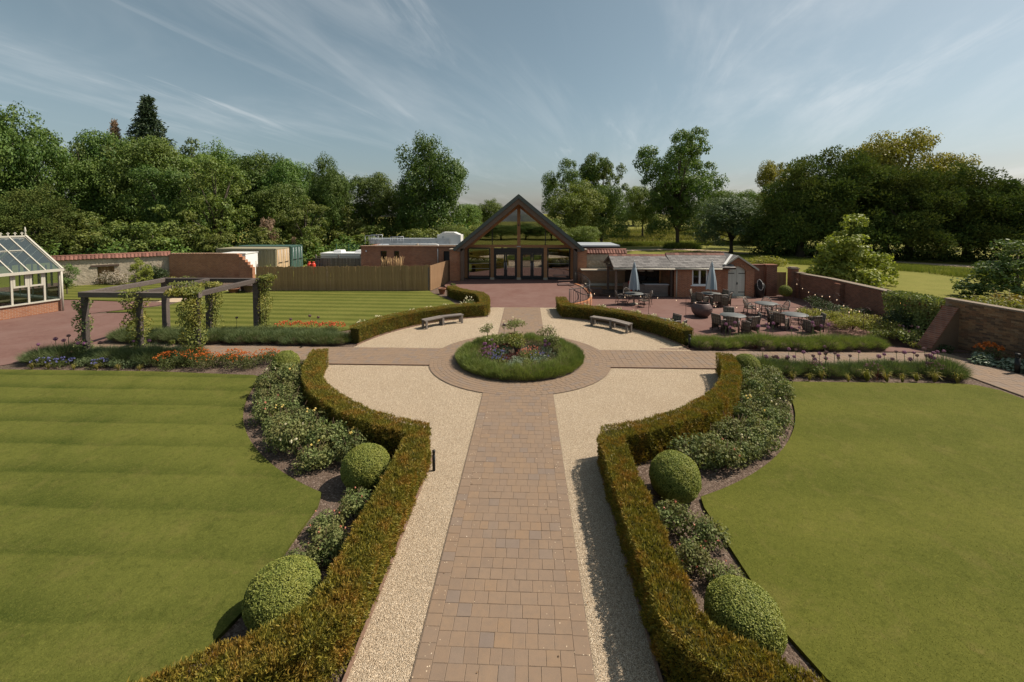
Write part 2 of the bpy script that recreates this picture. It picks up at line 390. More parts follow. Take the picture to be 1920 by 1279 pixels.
M_track = m_plain('gravel_track', (0.42, 0.32, 0.22), 0.95, 0.25, 2.0, 0.2)

M_red = m_brick('red_brick', (0.50, 0.185, 0.082), (0.29, 0.098, 0.048), (0.42, 0.32, 0.24), dark=(0.19, 0.075, 0.048), msize=0.014)
M_orange = m_brick('orange_brick', (0.50, 0.20, 0.088), (0.32, 0.115, 0.055), (0.46, 0.34, 0.25), dark=(0.19, 0.080, 0.048), wear=0.5, msize=0.014)
M_oldred = m_brick('old_red_brick', (0.31, 0.125, 0.072), (0.185, 0.072, 0.048), (0.29, 0.21, 0.16), dark=(0.075, 0.038, 0.030), wear=0.6)
M_tanbrick = m_brick('tan_brick', (0.36, 0.19, 0.095), (0.25, 0.12, 0.062), (0.40, 0.30, 0.21), dark=(0.18, 0.085, 0.05), wear=0.45)
def render_mat():
    t = NT('cob_render'); v = t.coord('Object'); f = t.noise(v, 3.2, 7.0, 0.65)
    col = t.mix(t.range(f, 0.35, 0.7), (0.34, 0.285, 0.21), (0.50, 0.43, 0.33))
    col = t.mix(t.range(t.noise(t.map(v, (1, 1, 0.35)), 1.0, 4.0), 0.5, 0.75, 0.0, 0.45), col, (0.20, 0.165, 0.125))
    return t.done(col, 0.95, t.bump(f, 0.9, 0.08), 0.15)
M_render = render_mat()
def rubble_mat():
    t = NT('rubble_stone'); v = t.coord('Object'); vo = t.n('ShaderNodeTexVoronoi'); t.l(v, vo.inputs['Vector']); vo.inputs['Scale'].default_value = 5.0
    f = t.noise(v, 6.0, 6.0); col = t.mix(f, (0.40, 0.31, 0.21), (0.55, 0.45, 0.33)); col = t.mix(t.range(vo.outputs['Distance'], 0.35, 0.7, 0.0, 0.5), col, (0.26, 0.19, 0.13))
    return t.done(col, 0.95, t.bump(t.math('ADD', t.math('MULTIPLY', vo.outputs['Distance'], -1.0), f), 0.9, 0.06), 0.15)
M_rubble = rubble_mat()
M_tile = m_plain('terracotta_tile', (0.165, 0.074, 0.054), 0.8, 0.35, 6.0, 0.2, pieces=0.35)
M_slate = m_plain('roof_slate', (0.160, 0.148, 0.140), 0.7, 0.25, 9.0, 0.2, pieces=0.3)
M_zinc = m_plain('standing_seam_zinc', (0.075, 0.092, 0.088), 0.5, 0.15, 1.5, 0.05, spec=0.4)
M_darkframe = m_plain('dark_aluminium', (0.018, 0.018, 0.020), 0.4, 0.1, 4.0, 0.0, spec=0.4)
M_oak = m_wood('weathered_oak', (0.105, 0.075, 0.058), (0.175, 0.130, 0.100))
M_oakfresh = m_wood('sheltered_oak', (0.27, 0.135, 0.062), (0.35, 0.20, 0.105))
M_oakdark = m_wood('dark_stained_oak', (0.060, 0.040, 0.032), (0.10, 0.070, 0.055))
M_grey = m_wood('grey_timber', (0.120, 0.100, 0.088), (0.205, 0.180, 0.160))
def fence_mat(name, a, b, c):
    t = NT(name); v = t.map(t.coord('Object'), (6, 6, 0.7)); f = t.noise(v, 1.5, 6.0, 0.65, 0.3); r = t.orand()
    col = t.mix(r, a, b); col = t.mix(t.range(f, 0.38, 0.68, 0.0, 0.85), col, c)
    f2 = t.noise(t.map(t.coord('Object'), (30, 30, 1.0)), 3.0, 4.0); col = t.mix(t.range(f2, 0.35, 0.75, 0.0, 0.4), col, tuple(x*0.45 for x in a))
    return t.done(col, 0.85, t.bump(f2, 0.4, 0.008), 0.2)
M_fence = fence_mat('fence_board', (0.235, 0.140, 0.062), (0.35, 0.220, 0.104), (0.47, 0.325, 0.170))
M_fence2 = fence_mat('fence_board_pale', (0.255, 0.150, 0.078), (0.32, 0.195, 0.105), (0.36, 0.235, 0.140))
M_cream = m_plain('cream_paint', (0.46, 0.435, 0.365), 0.5, 0.06, 3.0, 0.0)
M_white = m_plain('white_paint', (0.74, 0.74, 0.73), 0.45, 0.05, 3.0, 0.0)
M_sage = m_plain('sage_paint', (0.54, 0.55, 0.48), 0.5, 0.06, 3.0, 0.05, pieces=0.05)
M_offwhite = m_plain('offwhite_metal', (0.66, 0.65, 0.62), 0.5, 0.06, 2.0, 0.0)
M_galv = m_plain('galvanised_metal', (0.42, 0.44, 0.46), 0.45, 0.12, 3.0, 0.0, metal=0.3)
M_ironblk = m_plain('black_iron', (0.022, 0.020, 0.020), 0.5, 0.2, 8.0, 0.0)
M_hallglass = m_glass('hall_glass', (0.30, 0.34, 0.35), 7.0, 1.55)
M_ghglass = m_glass('greenhouse_glass', (0.74, 0.82, 0.80), 1.3, 1.5)
M_ghroof = m_glass('greenhouse_roof_glass', (0.46, 0.58, 0.58), 2.2, 1.55, body=0.10, bodycol=(0.35, 0.45, 0.46))
M_winglass = m_glass('window_glass', (0.25, 0.28, 0.28), 1.5, 1.55)
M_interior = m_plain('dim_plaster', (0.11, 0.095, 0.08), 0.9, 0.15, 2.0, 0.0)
M_pot = m_plain('terracotta_pot', (0.24, 0.105, 0.062), 0.85, 0.25, 5.0, 0.1)
M_steel = m_plain('rusted_steel', (0.105, 0.066, 0.060), 0.55, 0.35, 6.0, 0.1, spec=0.4)
M_stone = m_plain('worn_stone', (0.33, 0.28, 0.22), 0.9, 0.25, 6.0, 0.2)
M_lichen = m_plain('lichened_coping', (0.21, 0.165, 0.125), 0.95, 0.5, 9.0, 0.4)
M_soilcore = m_plain('twiggy_core', (0.030, 0.026, 0.014), 1.0, 0.3, 9.0, 0.0)
M_bark = m_plain('tree_bark', (0.085, 0.068, 0.052), 0.95, 0.4, 5.0, 0.4, grain=(3, 3, 0.6))
M_edge = m_wood('edging_timber', (0.14, 0.085, 0.060), (0.20, 0.130, 0.095))

# ================================================================ GROUND
def gh(x, y):
    """height of the land outside the garden walls"""
    h = 0.0
    d = y-(70+0.25*(x-10))
    if d > 0: h += min(d*0.045, 7.0)*(1.0 if x > -10 else 0.6)
    return h
def ground_sheet():
    xs = np.unique(np.concatenate([np.linspace(-900, -100, 17), np.linspace(-100, 140, 81), np.linspace(140, 900, 17), [-44.0, -43.0, 20.9, 21.9]]))
    ys = np.unique(np.concatenate([np.linspace(-400, -40, 10), np.linspace(-40, 160, 81), np.linspace(160, 1500, 22), [21.0, 22.0]]))
    V = []
    for y in ys:
        for x in xs:
            inside = -43.5 < x < 21.4 and -39 < y < 21.5
            V.append((x, y, -0.6 if inside else gh(x, y)-0.02))
    nx = len(xs); F = [(j*nx+i, j*nx+i+1, (j+1)*nx+i+1, (j+1)*nx+i) for j in range(len(ys)-1) for i in range(nx-1)]
    me = bpy.data.meshes.new('ground'); me.from_pydata(V, [], F); me.polygons.foreach_set('use_smooth', [True]*len(F)); me.materials.append(M_park)
    tag(link('ground', me), kind='structure')
ground_sheet()
def sheet(name, poly, z, mat, skirt=0.0, kind='structure', label=None, zfun=None):
    """flat sheet from an outline; a skirt gives it a cut edge"""
    bm = bmesh.new(); vs = [bm.verts.new((x, y, z if zfun is None else zfun(x, y))) for x, y in poly]
    f = bm.faces.new(vs)
    if f.normal.z < 0: f.normal_flip()
    f.normal_update()
    if f.normal.z < 0: bmesh.ops.reverse_faces(bm, faces=[f])
    if skirt:
        lo = [bm.verts.new((v.co.x, v.co.y, v.co.z-skirt)) for v in vs]; n = len(vs)
        for i in range(n): bm.faces.new((vs[i], vs[(i+1) % n], lo[(i+1) % n], lo[i]))
        bmesh.ops.recalc_face_normals(bm, faces=bm.faces)
    bmesh.ops.triangulate(bm, faces=[q for q in bm.faces if len(q.verts) > 4])
    me = bpy.data.meshes.new(name); bm.to_mesh(me); bm.free(); me.materials.append(mat)
    o = link(name, me); tag(o, kind=kind, label=label); return o
def arc(r, a0, a1, n=32): return [(r*math.cos(R(a0+(a1-a0)*i/n)), r*math.sin(R(a0+(a1-a0)*i/n))) for i in range(n+1)]

# soil under the beds: everything that is not paved, turfed or gravelled
sheet('garden_soil', [(-43, -26), (20.6, -26), (20.6, 1.45), (6.0, 1.45), (5.0, 3.2), (3.3, 5.8), (2.3, 8.2), (2.3, 10.0), (-1.8, 10.0), (-6.2, 20.5), (-43, 20.5)], -0.02, M_soil)
# gravel: round court with the two strips beside the path
sheet('gravel_court', arc(7.25, -75, 255, 90)+[(-1.90, -7.0), (-1.90, -15.0), (1.90, -15.0), (1.90, -7.0)], 0.0, M_gravel)
sheet('gravel_court', [(-1.9, 7.0), (-2.0, 9.3), (-1.75, 9.62), (0, 9.45), (2.1, 9.62), (2.3, 9.3), (2.25, 7.0)], 0.004, M_gravel)
# lawns, cut 4 cm proud of the beds
LB = arc(9.22, -165.5, -114.7, 30)
sheet('near_left_lawn', [(-24, -1.93), (-13, -1.93), (-9.3, -2.15)]+LB+[(-3.74, -8.75), (-3.72, -11.0), (-3.85, -11.6), (-4.5, -12.4), (-5.8, -13.3), (-6.5, -19), (-24, -19)], 0.04, M_lawn_l, 0.07)
RBd = arc(9.05, -13.4, -65.6, 30)
sheet('near_right_lawn', RBd+[(3.68, -8.55), (3.74, -11.0), (3.9, -11.6), (4.5, -12.4), (5.8, -13.3), (6.5, -19), (15.4, -19), (15.42, -2.6), (15.1, -2.2), (14.7, -2.08)], 0.04, M_lawn_r, 0.07)
far_l = [(-22.9, 14.6), (-7.1, 15.2), (-6.5, 14.0), (-5.75, 12.9), (-4.9, 11.6), (-4.2, 10.2), (-4.0, 9.2), (-4.6, 8.2), (-6.6, 6.3), (-8.0, 4.4), (-9.0, 3.6), (-19.4, 3.6), (-20.6, 4.9), (-21.2, 6.0), (-22.6, 7.4), (-24.2, 7.3), (-22.2, 9.3)]
sheet('far_left_lawn', far_l, 0.03, M_lawn_b, 0.06)
sheet('side_lawn', [(-36.5, 11.0), (-30.0, 10.9), (-26.5, 10.5), (-24.2, 10.9), (-24.0, 15.0), (-27.0, 19.0), (-33, 18.6), (-38, 15.5)], 0.03, M_lawn_b, 0.06)
# brick paved drive at the left, sandy path round the back lawn
sheet('maroon_drive', [(-43, -19), (-24.2, -19), (-24.2, -1.85), (-19.6, -1.75), (-18.9, -0.6), (-18.6, 0.9), (-18.5, 1.5), (-19.6, 3.2), (-20.6, 4.6), (-21.4, 6.1), (-22.6, 7.15), (-24.9, 7.0), (-22.9, 9.2), (-22.8, 10.2), (-26.5, 10.4), (-30.0, 10.8), (-36.5, 10.9), (-43, 10.9)], 0.006, M_maroon)
sheet('sandy_path', [(-23.9, 10.3), (-22.5, 10.3), (-22.1, 12.2), (-22.2, 14.75), (-18.4, 14.9), (-18.4, 15.1), (-24.0, 15.3)], 0.012, M_track)
# terrace rising gently to the hall
def terrace_z(x, y): return 0.01+0.21*min(max((y-9.5)/9.0, 0), 1)
def grid_sheet(name, xs, rows, zf, mat):
    V = []; F = []
    for (y, x0, x1) in rows:
        for k in range(xs+1): x = x0+(x1-x0)*k/xs; V.append((x, y, zf(x, y)))
    n = xs+1
    for j in range(len(rows)-1):
        for k in range(xs): F.append((j*n+k, j*n+k+1, (j+1)*n+k+1, (j+1)*n+k))
    me = bpy.data.meshes.new(name); me.from_pydata(V, [], F); me.materials.append(mat)
    o = link(name, me); tag(o, kind='structure'); return o
tr = []
for i in range(25):
    y = 9.5+i*(22.0-9.5)/24
    left = -1.85 if y < 9.7 else (-2.2-(y-9.7)*0.55 if y < 12.5 else max(-3.74-(y-12.5)*0.62, -6.2))
    right = 2.25 if y < 9.7 else min(2.35+(y-9.7)*1.15, 4.35+max(0, y-11.4)*0.12)
    tr.append((y, left, right))
grid_sheet('hall_terrace', 14, tr, terrace_z, M_maroon)
# patio, a step lower than the court
def patio_z(x, y):
    s = min(max((y-1.5)/2.2, 0), 1); s = s*s*(3-2*s); return 0.008-0.305*s
pr = []
for i in range(34):
    y = 1.42+i*(19.0-1.42)/33
    left = 5.9 if y < 3 else (5.9-(y-3)*0.62 if y < 5.8 else (4.2-(y-5.8)*0.5 if y < 9.4 else 2.4+(y-9.4)*1.0)); left = min(max(left, 2.4), 5.9) if y < 12 else 4.2
    pr.append((y, left, 20.6))
grid_sheet('patio', 20, pr, patio_z, M_maroon)
# park track, winding past the trees
def ribbon(name, pts, w, mat, zoff):
    V = []; F = []
    for i, p in enumerate(pts):
        a = Vector(pts[max(i-1, 0)]); b = Vector(pts[min(i+1, len(pts)-1)]); d = (b-a).normalized(); nrm = Vector((-d.y, d.x))
        for s in (-1, 1):
            q = Vector(p)+nrm*s*w/2; V.append((q.x, q.y, gh(q.x, q.y)+zoff))
    for i in range(len(pts)-1): F.append((2*i, 2*i+1, 2*i+3, 2*i+2))
    me = bpy.data.meshes.new(name); me.from_pydata(V, [], F); me.materials.append(mat); tag(link(name, me), kind='structure')
def spline(pts, n=8):
    out = []
    for i in range(len(pts)-1):
        p0, p1, p2, p3 = [Vector(pts[min(max(k, 0), len(pts)-1)]) for k in (i-1, i, i+1, i+2)]
        for t in [k/n for k in range(n)]:
            out.append(0.5*((2*p1)+(p2-p0)*t+(2*p0-5*p1+4*p2-p3)*t*t+(3*p1-p0-3*p2+p3)*t**3))
    out.append(Vector(pts[-1])); return out
ribbon('park_track', spline([(-12, 40), (8, 50), (17, 54.5), (26, 56.5), (33.5, 49), (41, 42.5), (48, 34.5), (54, 28), (58, 16)], 6), 2.6, M_track, 0.03)

# ================================================================ PAVING, block by block
def paver_mesh(name, w, d, h=0.055, b=0.005):
    m = MB(); hx, hy = w/2, d/2
    V = [(-hx, -hy, -h), (hx, -hy, -h), (hx, hy, -h), (-hx, hy, -h), (-hx, -hy, -b*.8), (hx, -hy, -b*.8), (hx, hy, -b*.8), (-hx, hy, -b*.8),
         (-hx+b, -hy+b, 0), (hx-b, -hy+b, 0), (hx-b, hy-b, 0), (-hx+b, hy-b, 0)]
    F = [(0, 1, 5, 4), (1, 2, 6, 5), (2, 3, 7, 6), (3, 0, 4, 7), (4, 5, 9, 8), (5, 6, 10, 9), (6, 7, 11, 10), (7, 4, 8, 11), (8, 9, 10, 11)]
    return V, F
def paving(name, blocks, base_poly, zbase, nparts=300, key=None):
    """blocks: (x, y, z, w, d, rot). The 300 nearest are parts, the rest one joined part."""
    root = sheet(name, base_poly, zbase, M_sand)
    key = key or (lambda b: (b[0]-cam.location.x)**2+(b[1]-cam.location.y)**2)
    blocks = sorted(blocks, key=key); cache = {}
    for (x, y, z, w, d, a) in blocks[:nparts]:
        k = (round(w, 2), round(d, 2))
        if k not in cache:
            V, F = paver_mesh('paver', *k); me = bpy.data.meshes.new('paver'); me.from_pydata(V, [], F); me.materials.append(M_paver); cache[k] = me
        o = link('paver', cache[k], root, (x, y, z), (random.gauss(0, 0.006), random.gauss(0, 0.006), a), (w/k[0], d/k[1], 1))
    rest = blocks[nparts:]
    if rest:
        m = MB()
        for (x, y, z, w, d, a) in rest:
            V, F = paver_mesh('p', w, d); c, s = math.cos(a), math.sin(a)
            m.add([(x+c*vx-s*vy, y+s*vx+c*vy, z+vz) for vx, vy, vz in V], F)
        me = bpy.data.meshes.new('pavers'); me.from_pydata(m.v, [], m.f); me.materials.append(M_paver)
        tag(link('paver_field', me, root), kind='stuff')
    return root
G = 0.0018
def course(x0, x1, y, d, z, sizes=(0.16, 0.19, 0.21, 0.24)):
    out = []; x = x0; 
    ws = []
    while sum(ws) < (x1-x0)-0.08: ws.append(random.choice(sizes))
    k = (x1-x0)/sum(ws)
    for w in ws:
        w *= k; out.append((x+w/2, y+d/2, z+random.gauss(0, 0.0012), w-2*G, d-2*G, random.gauss(0, 0.008))); x += w
    return out
blk = []; ROW = 0.2102; PZ = 0.020
y = -13.25; i = 0
while y < -3.30:
    d = ROW; e = 0.21
    blk += course(-1.105+e, 1.105-e, y, d, PZ); y += d
for s in (-1, 1):
    y = -13.25
    while y < -3.28:
        d = random.choice((0.19, 0.21, 0.23, 0.25)); blk.append((s*(1.0), y+d/2, PZ, 0.21-2*G, d-2*G, random.gauss(0, 0.006))); y += d
blk = [b for b in blk if math.hypot(b[0], b[1]) > 3.40]
paving('main_path', blk, [(-1.115, -13.3), (1.115, -13.3), (1.115, -3.32), (-1.115, -3.32)], 0.0145, key=lambda b: abs(b[1]+12.0) if b[1] > -12.1 else 9)
ring = []; r = 2.46
nr = 7; dr = (3.5-2.46)/nr
for k in range(nr):
    rm = r+dr*(k+0.5); n = int(2*math.pi*rm/0.205); off = random.random()
    for j in range(n):
        a = 2*math.pi*(j+off)/n; ring.append((rm*math.cos(a), rm*math.sin(a), 0.026+random.gauss(0, 0.0008), dr-0.006, 2*math.pi*rm/n-0.007, a))
paving('ring_path', ring, arc(3.515, 0, 354, 60), 0.0205)
# cross path; diagonal-looking soldier courses
def strip(x0, x1, y0, y1, along=True):
    out = []; x = x0
    while x < x1:
        w = random.choice((0.20, 0.21, 0.22)); yy = y0+0.2
        out.append((x+w/2, y0+0.1, 0.020, w-2*G, 0.2-2*G, 0)); out.append((x+w/2, y1-0.1, 0.020, w-2*G, 0.2-2*G, 0))
        rem = y1-0.2-yy; n = 8; ks = [random.choice((0.9, 1.0, 1.15)) for _ in range(n)]; s = sum(ks)
        for q in ks:
            d = rem*q/s; out.append((x+w/2, yy+d/2, 0.020+random.gauss(0, 0.001), w-2*G, d-2*G, 0)); yy += d
        x += w
    return [b for b in out if math.hypot(b[0], b[1]) > 3.40]
cr = strip(3.3, 16.0, -0.86, 1.2)
paving('right_cross_path', cr, [(3.3, -0.87), (16.1, -0.87), (16.1, 1.21), (3.3, 1.21)], 0.0138)
cl = strip(-9.4, -3.3, -0.86, 1.2)+strip(-18.6, -9.4, -0.15, 1.2)
paving('left_cross_path', cl, [(-18.7, -0.16), (-9.4, -0.16), (-9.4, -0.87), (-3.3, -0.87), (-3.3, 1.21), (-18.7, 1.21)], 0.0138)
fp = []
y = 3.4
while y < 9.35:
    fp += course(-1.08, 1.08, y, 0.21, 0.020); y += 0.21
fp = [b for b in fp if math.hypot(b[0], b[1]) > 3.42]
paving('far_path', fp, [(-1.09, 3.4), (1.09, 3.4), (1.09, 9.5), (-1.09, 9.5)], 0.0142)
sb = []
y = 1.1
while y > -13:
    t = min(max((1.2-y)/3.0, 0), 1); x0 = 15.72+0.0*t; x1 = 17.35+0.75*t
    sb += course(x0, x1, y, 0.21, 0.020, (0.2, 0.21, 0.22)); y -= 0.21
sb = [b for b in sb if b[0] > 16.12 or b[1] < -0.9]
paving('side_path', sb, [(15.7, -13), (18.1, -13), (18.1, -1.8), (17.37, 1.32), (16.12, 1.32), (16.12, -0.9), (15.7, -0.9)], 0.0134)

# gravel stones standing proud, loose stones on the path
def stones(name, P, size):
    n = len(P); s = size*(0.6+0.8*rng.random(n)); a = rng.random(n)*2*math.pi; fl = 0.55+0.3*rng.random(n)
    dirs = np.array([(1, 0, 0), (0, 1, 0), (-1, 0, 0), (0, -1, 0)], float)
    V = np.zeros((n, 5, 3))
    for k in range(4):
        th = a+k*math.pi/2+rng.normal(size=n)*0.25; rr = s*(0.75+0.5*rng.random(n))
        V[:, k, 0] = P[:, 0]+np.cos(th)*rr; V[:, k, 1] = P[:, 1]+np.sin(th)*rr; V[:, k, 2] = P[:, 2]
    V[:, 4, 0] = P[:, 0]+rng.normal(size=n)*s*0.2; V[:, 4, 1] = P[:, 1]+rng.normal(size=n)*s*0.2; V[:, 4, 2] = P[:, 2]+s*fl*1.3
    me = bpy.data.meshes.new(name); me.vertices.add(n*5); me.vertices.foreach_set('co', V.astype(np.float32).reshape(-1))
    base = (np.arange(n)*5)[:, None]; tri = np.array([[0, 1, 4], [1, 2, 4], [2, 3, 4], [3, 0, 4]]).reshape(1, -1)
    idx = (base+tri).reshape(-1).astype(np.int32)
    me.loops.add(len(idx)); me.loops.foreach_set('vertex_index', idx); me.polygons.add(n*4)
    me.polygons.foreach_set('loop_start', np.arange(0, n*12, 3, dtype=np.int32)); me.polygons.foreach_set('loop_total', np.full(n*4, 3, dtype=np.int32))
    me.update(calc_edges=True); me.materials.append(M_pebble); return me
def gravel_points(n):
    out = []
    while sum(len(o) for o in out) < n:
        x = rng.uniform(-7.2, 7.2, 40000); yy = -13.2+20.4*rng.random(40000)**1.7
        rr = np.hypot(x, yy); ok = ((rr < 7.2) & (rr > 3.55) & ~((yy > -0.88) & (yy < 1.22))) | ((np.abs(x) < 1.88) & (yy < -6.5))
        ok &= ~((np.abs(x) < 1.13) & ((yy < -3) | (yy > 3.3)))
        out.append(np.stack([x[ok], yy[ok]], 1))
    P = np.concatenate(out)[:n]; return np.c_[P, np.full(n, 0.001)]
tag(link('gravel', stones('gravel', gravel_points(120000), 0.0062)), kind='stuff')
ls = []
while len(ls) < 260:
    x = random.choice((-1, 1))*(1.1-abs(random.gauss(0, 0.28))); yy = random.uniform(-12.5, -3.8)
    if abs(x) < 1.1: ls.append((x, yy, 0.021))
tag(link('loose_gravel', stones('loose_gravel', np.array(ls), 0.008)), kind='stuff')

# fallen leaves and bits on gravel and path
k = 170; P = np.c_[rng.uniform(-6.5, 6.5, k), rng.uniform(-12.5, 5.5, k), np.full(k, 0.03)]
P = P[(np.hypot(P[:, 0], P[:, 1]) < 6.8) & (np.hypot(P[:, 0], P[:, 1]) > 3.6) | (np.abs(P[:, 0]) < 1.8) & (P[:, 1] < -4)]
tag(link('fallen_leaves', np_mesh('fallen_leaves', leaves(P, unit(np.array((0, 0, 1.0))+0.35*rng.normal(size=P.shape)), rng.uniform(0.02, 0.045, len(P)), 0.02), 4, m_leaf('dry_leaf', (0.06, 0.035, 0.02), (0.19, 0.11, 0.05), None, 0.1))), kind='stuff')
# blades on the near lawns
def inpoly(P, poly):
    x, yv = P[:, 0], P[:, 1]; c = np.zeros(len(P), bool); j = len(poly)-1
    for i in range(len(poly)):
        xi, yi = poly[i]; xj, yj = poly[j]
        c ^= ((yi > yv) != (yj > yv)) & (x < (xj-xi)*(yv-yi)/(yj-yi+1e-12)+xi); j = i
    return c
M_blade = m_leaf('lawn_blade', (0.062, 0.078, 0.011), (0.172, 0.172, 0.038), (0.22, 0.185, 0.065), 0.25, 0.45, 1.7, tint=(1.1, 1.15, 0.6))
def lawn_blades(name, poly, n, x0, x1, y0, y1, pw):
    P = np.zeros((0, 2))
    while len(P) < n:
        q = np.c_[rng.uniform(x0, x1, n), y0+(y1-y0)*rng.random(n)**pw]
        P = np.concatenate([P, q[inpoly(q, poly)]])
    P = P[:n]; D = unit(np.c_[rng.normal(size=(n, 2))*0.55, np.full(n, 1.0)])
    me = np_mesh(name, blades(np.c_[P, np.full(n, 0.036)], D, rng.uniform(0.008, 0.020, n), rng.uniform(0.005, 0.009, n)), 3, M_blade)
    tag(link(name, me), kind='stuff')
LP = [(-15, -2.0), (-9.3, -2.2)]+LB+[(-3.74, -8.75), (-3.72, -11.0), (-3.85, -11.6), (-4.5, -12.3), (-15, -12.3)]
RP = RBd+[(3.68, -8.55), (3.74, -11.0), (3.9, -11.6), (4.5, -12.3), (14.5, -12.3), (15.3, -2.6), (14.7, -2.15)]
lawn_blades('grass_blades', LP, 150000, -15, -3.6, -12.3, -2.0, 1.5)
lawn_blades('grass_blades', RP, 150000, 3.6, 15.3, -12.3, -2.1, 1.5)
# ================================================================ BUILDINGS AND WALLS
# ---- the gabled hall
HZ = 0.22
hall = thing('gabled_hall', 'oak framed hall with a steep grey metal gable and a fully glazed front', 'hall', (-0.42, 18.8, HZ))
HW, EZ, AZ_ = 5.42, 2.70, 7.18
sl = math.atan2(AZ_-EZ, HW)
def slope(x, off=0.0): return AZ_-off-abs(x)*(AZ_-EZ)/HW
for s in (-1, 1):
    MB().xprism([(0, AZ_), (s*HW, EZ), (s*HW, EZ-0.10), (s*(HW-0.14), EZ-0.20), (0, AZ_-0.34)], -0.28, 15.0).build('roof', M_zinc, hall)
    b = MB()
    for k in range(24): b.beam((s*HW, 0.2+k*0.6, EZ+0.02), (0, 0.2+k*0.6, AZ_+0.02), 0.035, 0.05)
    b.build('roof_seam', M_zinc, hall)
    MB().xprism([(0, AZ_-0.345), (s*(HW-0.16), EZ-0.205), (s*(HW-0.62), EZ-0.26), (0, AZ_-0.80)], -0.20, -0.06).build('bargeboard', M_oak, hall)
    MB().xprism([(0, AZ_-0.36), (s*(HW-0.30), EZ-0.10), (s*(HW-0.70), EZ-0.16), (0, AZ_-0.76)], -0.055, 0.90).build('soffit', M_oakfresh, hall)
    MB().xprism([(0, AZ_-0.78), (s*(HW-0.86), EZ-0.04), (s*(HW-1.16), EZ-0.04), (0, AZ_-1.04)], 0.88, 1.12).build('rafter', M_oakfresh, hall)
    MB().box((s*4.66, -0.06, 1.35), (0.30, 0.28, 2.72)).build('corner_post', M_oak, hall)
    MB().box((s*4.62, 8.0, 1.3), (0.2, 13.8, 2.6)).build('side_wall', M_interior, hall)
GY = 1.0
for x in (-4.52, -2.26, 0.0, 2.26, 4.52):
    MB().box((x, GY, 1.42 if x else 1.42), (0.28, 0.26, 2.60)).build('post', M_oakfresh, hall)
    if abs(x) < 4: MB().box((x, GY-0.02, 0.09), (0.36, 0.36, 0.18)).build('pad_stone', M_stone, hall)
MB().box((0, GY-0.01, 2.84), (9.3, 0.24, 0.22)).build('tie_beam', M_oakfresh, hall)
MB().box((0, GY-0.01, 4.55), (0.27, 0.25, 3.2)).build('king_post', M_oakfresh, hall)
MB().box((0, GY-0.15, 2.82), (0.34, 0.05, 0.06)).build('steel_plate', M_galv, hall)
MB().box((0, GY-0.18, 4.62), (0.10, 0.12, 0.12)).build('floodlight', M_darkframe, hall)
for x in (-2.26, 2.26): MB().box((x, GY, 3.68), (0.07, 0.10, 1.46)).build('mullion', M_darkframe, hall)
iz = lambda x: 6.30-abs(x)*(6.30-2.96)/4.12
for s in (-1, 1):
    for xa, xb in ((0.13, 2.23), (2.29, 4.10)):
        poly = [(s*xa, 2.96), (s*xb, 2.96)]+([(s*xb, iz(xb))] if xb < 4.0 else [])+[(s*xa, iz(xa))]
        MB().xprism(poly, GY+0.01, GY+0.035).build('gable_pane', M_hallglass, hall)
# side lights
for x0, x1 in ((-4.36, -2.42), (2.42, 4.36)):
    w = x1-x0; cx = (x0+x1)/2
    f = MB()
    for xx in (x0+0.05, x1-0.05): f.box((xx, GY, 1.37), (0.10, 0.12, 2.62))
    for zz_, h in ((0.09, 0.14), (2.66, 0.10)): f.box((cx, GY, zz_), (w-0.2, 0.12, h))
    fr = f.build('side_light', M_darkframe, hall)
    MB().box((cx, GY+0.01, 1.38), (w-0.2, 0.02, 2.46)).build('pane', M_hallglass, fr)
    for zz_ in (0.92, 1.36): MB().box((cx, GY-0.02, zz_), (w-0.24, 0.02, 0.018)).build('safety_line', M_galv, fr)
# two pairs of doors
for c in (-1.13, 1.13):
    f = MB()
    for xx in (c-0.96, c+0.96): f.box((xx, GY, 1.37), (0.07, 0.14, 2.62))
    f.box((c, GY, 2.47), (1.85, 0.14, 0.42)); f.box((c, GY, 0.07), (1.85, 0.14, 0.05))
    f.build('door_frame', M_darkframe, hall)
    for s in (-1, 1):
        cx = c+s*0.465; d = MB()
        for xx in (cx-0.39, cx+0.39): d.box((xx, GY, 1.18), (0.13, 0.07, 2.14))
        for zz_, h in ((0.21, 0.22), (2.18, 0.14), (1.10, 0.035)): d.box((cx, GY, zz_), (0.65, 0.07, h))
        dr_ = d.build('glazed_door', M_darkframe, hall)
        MB().box((cx, GY, 1.22), (0.65, 0.02, 1.78)).build('pane', M_hallglass, dr_)
        MB().tube([(c+s*0.10, GY-0.10, 0.85), (c+s*0.10, GY-0.10, 1.45)], 0.018, 6).build('handle', M_galv, dr_)
# back of the room: glazed too, so daylight shows through the gable
MB().box((0, 8.3, -0.03), (9.2, 14.6, 0.05)).build('floor', M_stone, hall)
bk = MB()
for x in (-4.4, -2.2, 0, 2.2, 4.4): bk.box((x, 14.6, 1.9), (0.2, 0.2, 3.8))
for z in (0.1, 2.2, 2.9): bk.box((0, 14.62, z), (9.0, 0.18, 0.18))
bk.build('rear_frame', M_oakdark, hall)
for y0 in (4.5, 8.0, 11.5):
    b = MB(); b.box((0, y0, 2.95), (9.2, 0.2, 0.22)); b.beam((-4.5, y0, 2.6), (0, y0, 6.4), 0.10, 0.14); b.beam((4.5, y0, 2.6), (0, y0, 6.4), 0.10, 0.14); b.beam((-2.2, y0, 2.95), (0, y0, 5.2), 0.06, 0.06); b.beam((2.2, y0, 2.95), (0, y0, 5.2), 0.06, 0.06); b.build('truss', M_oakdark, hall)
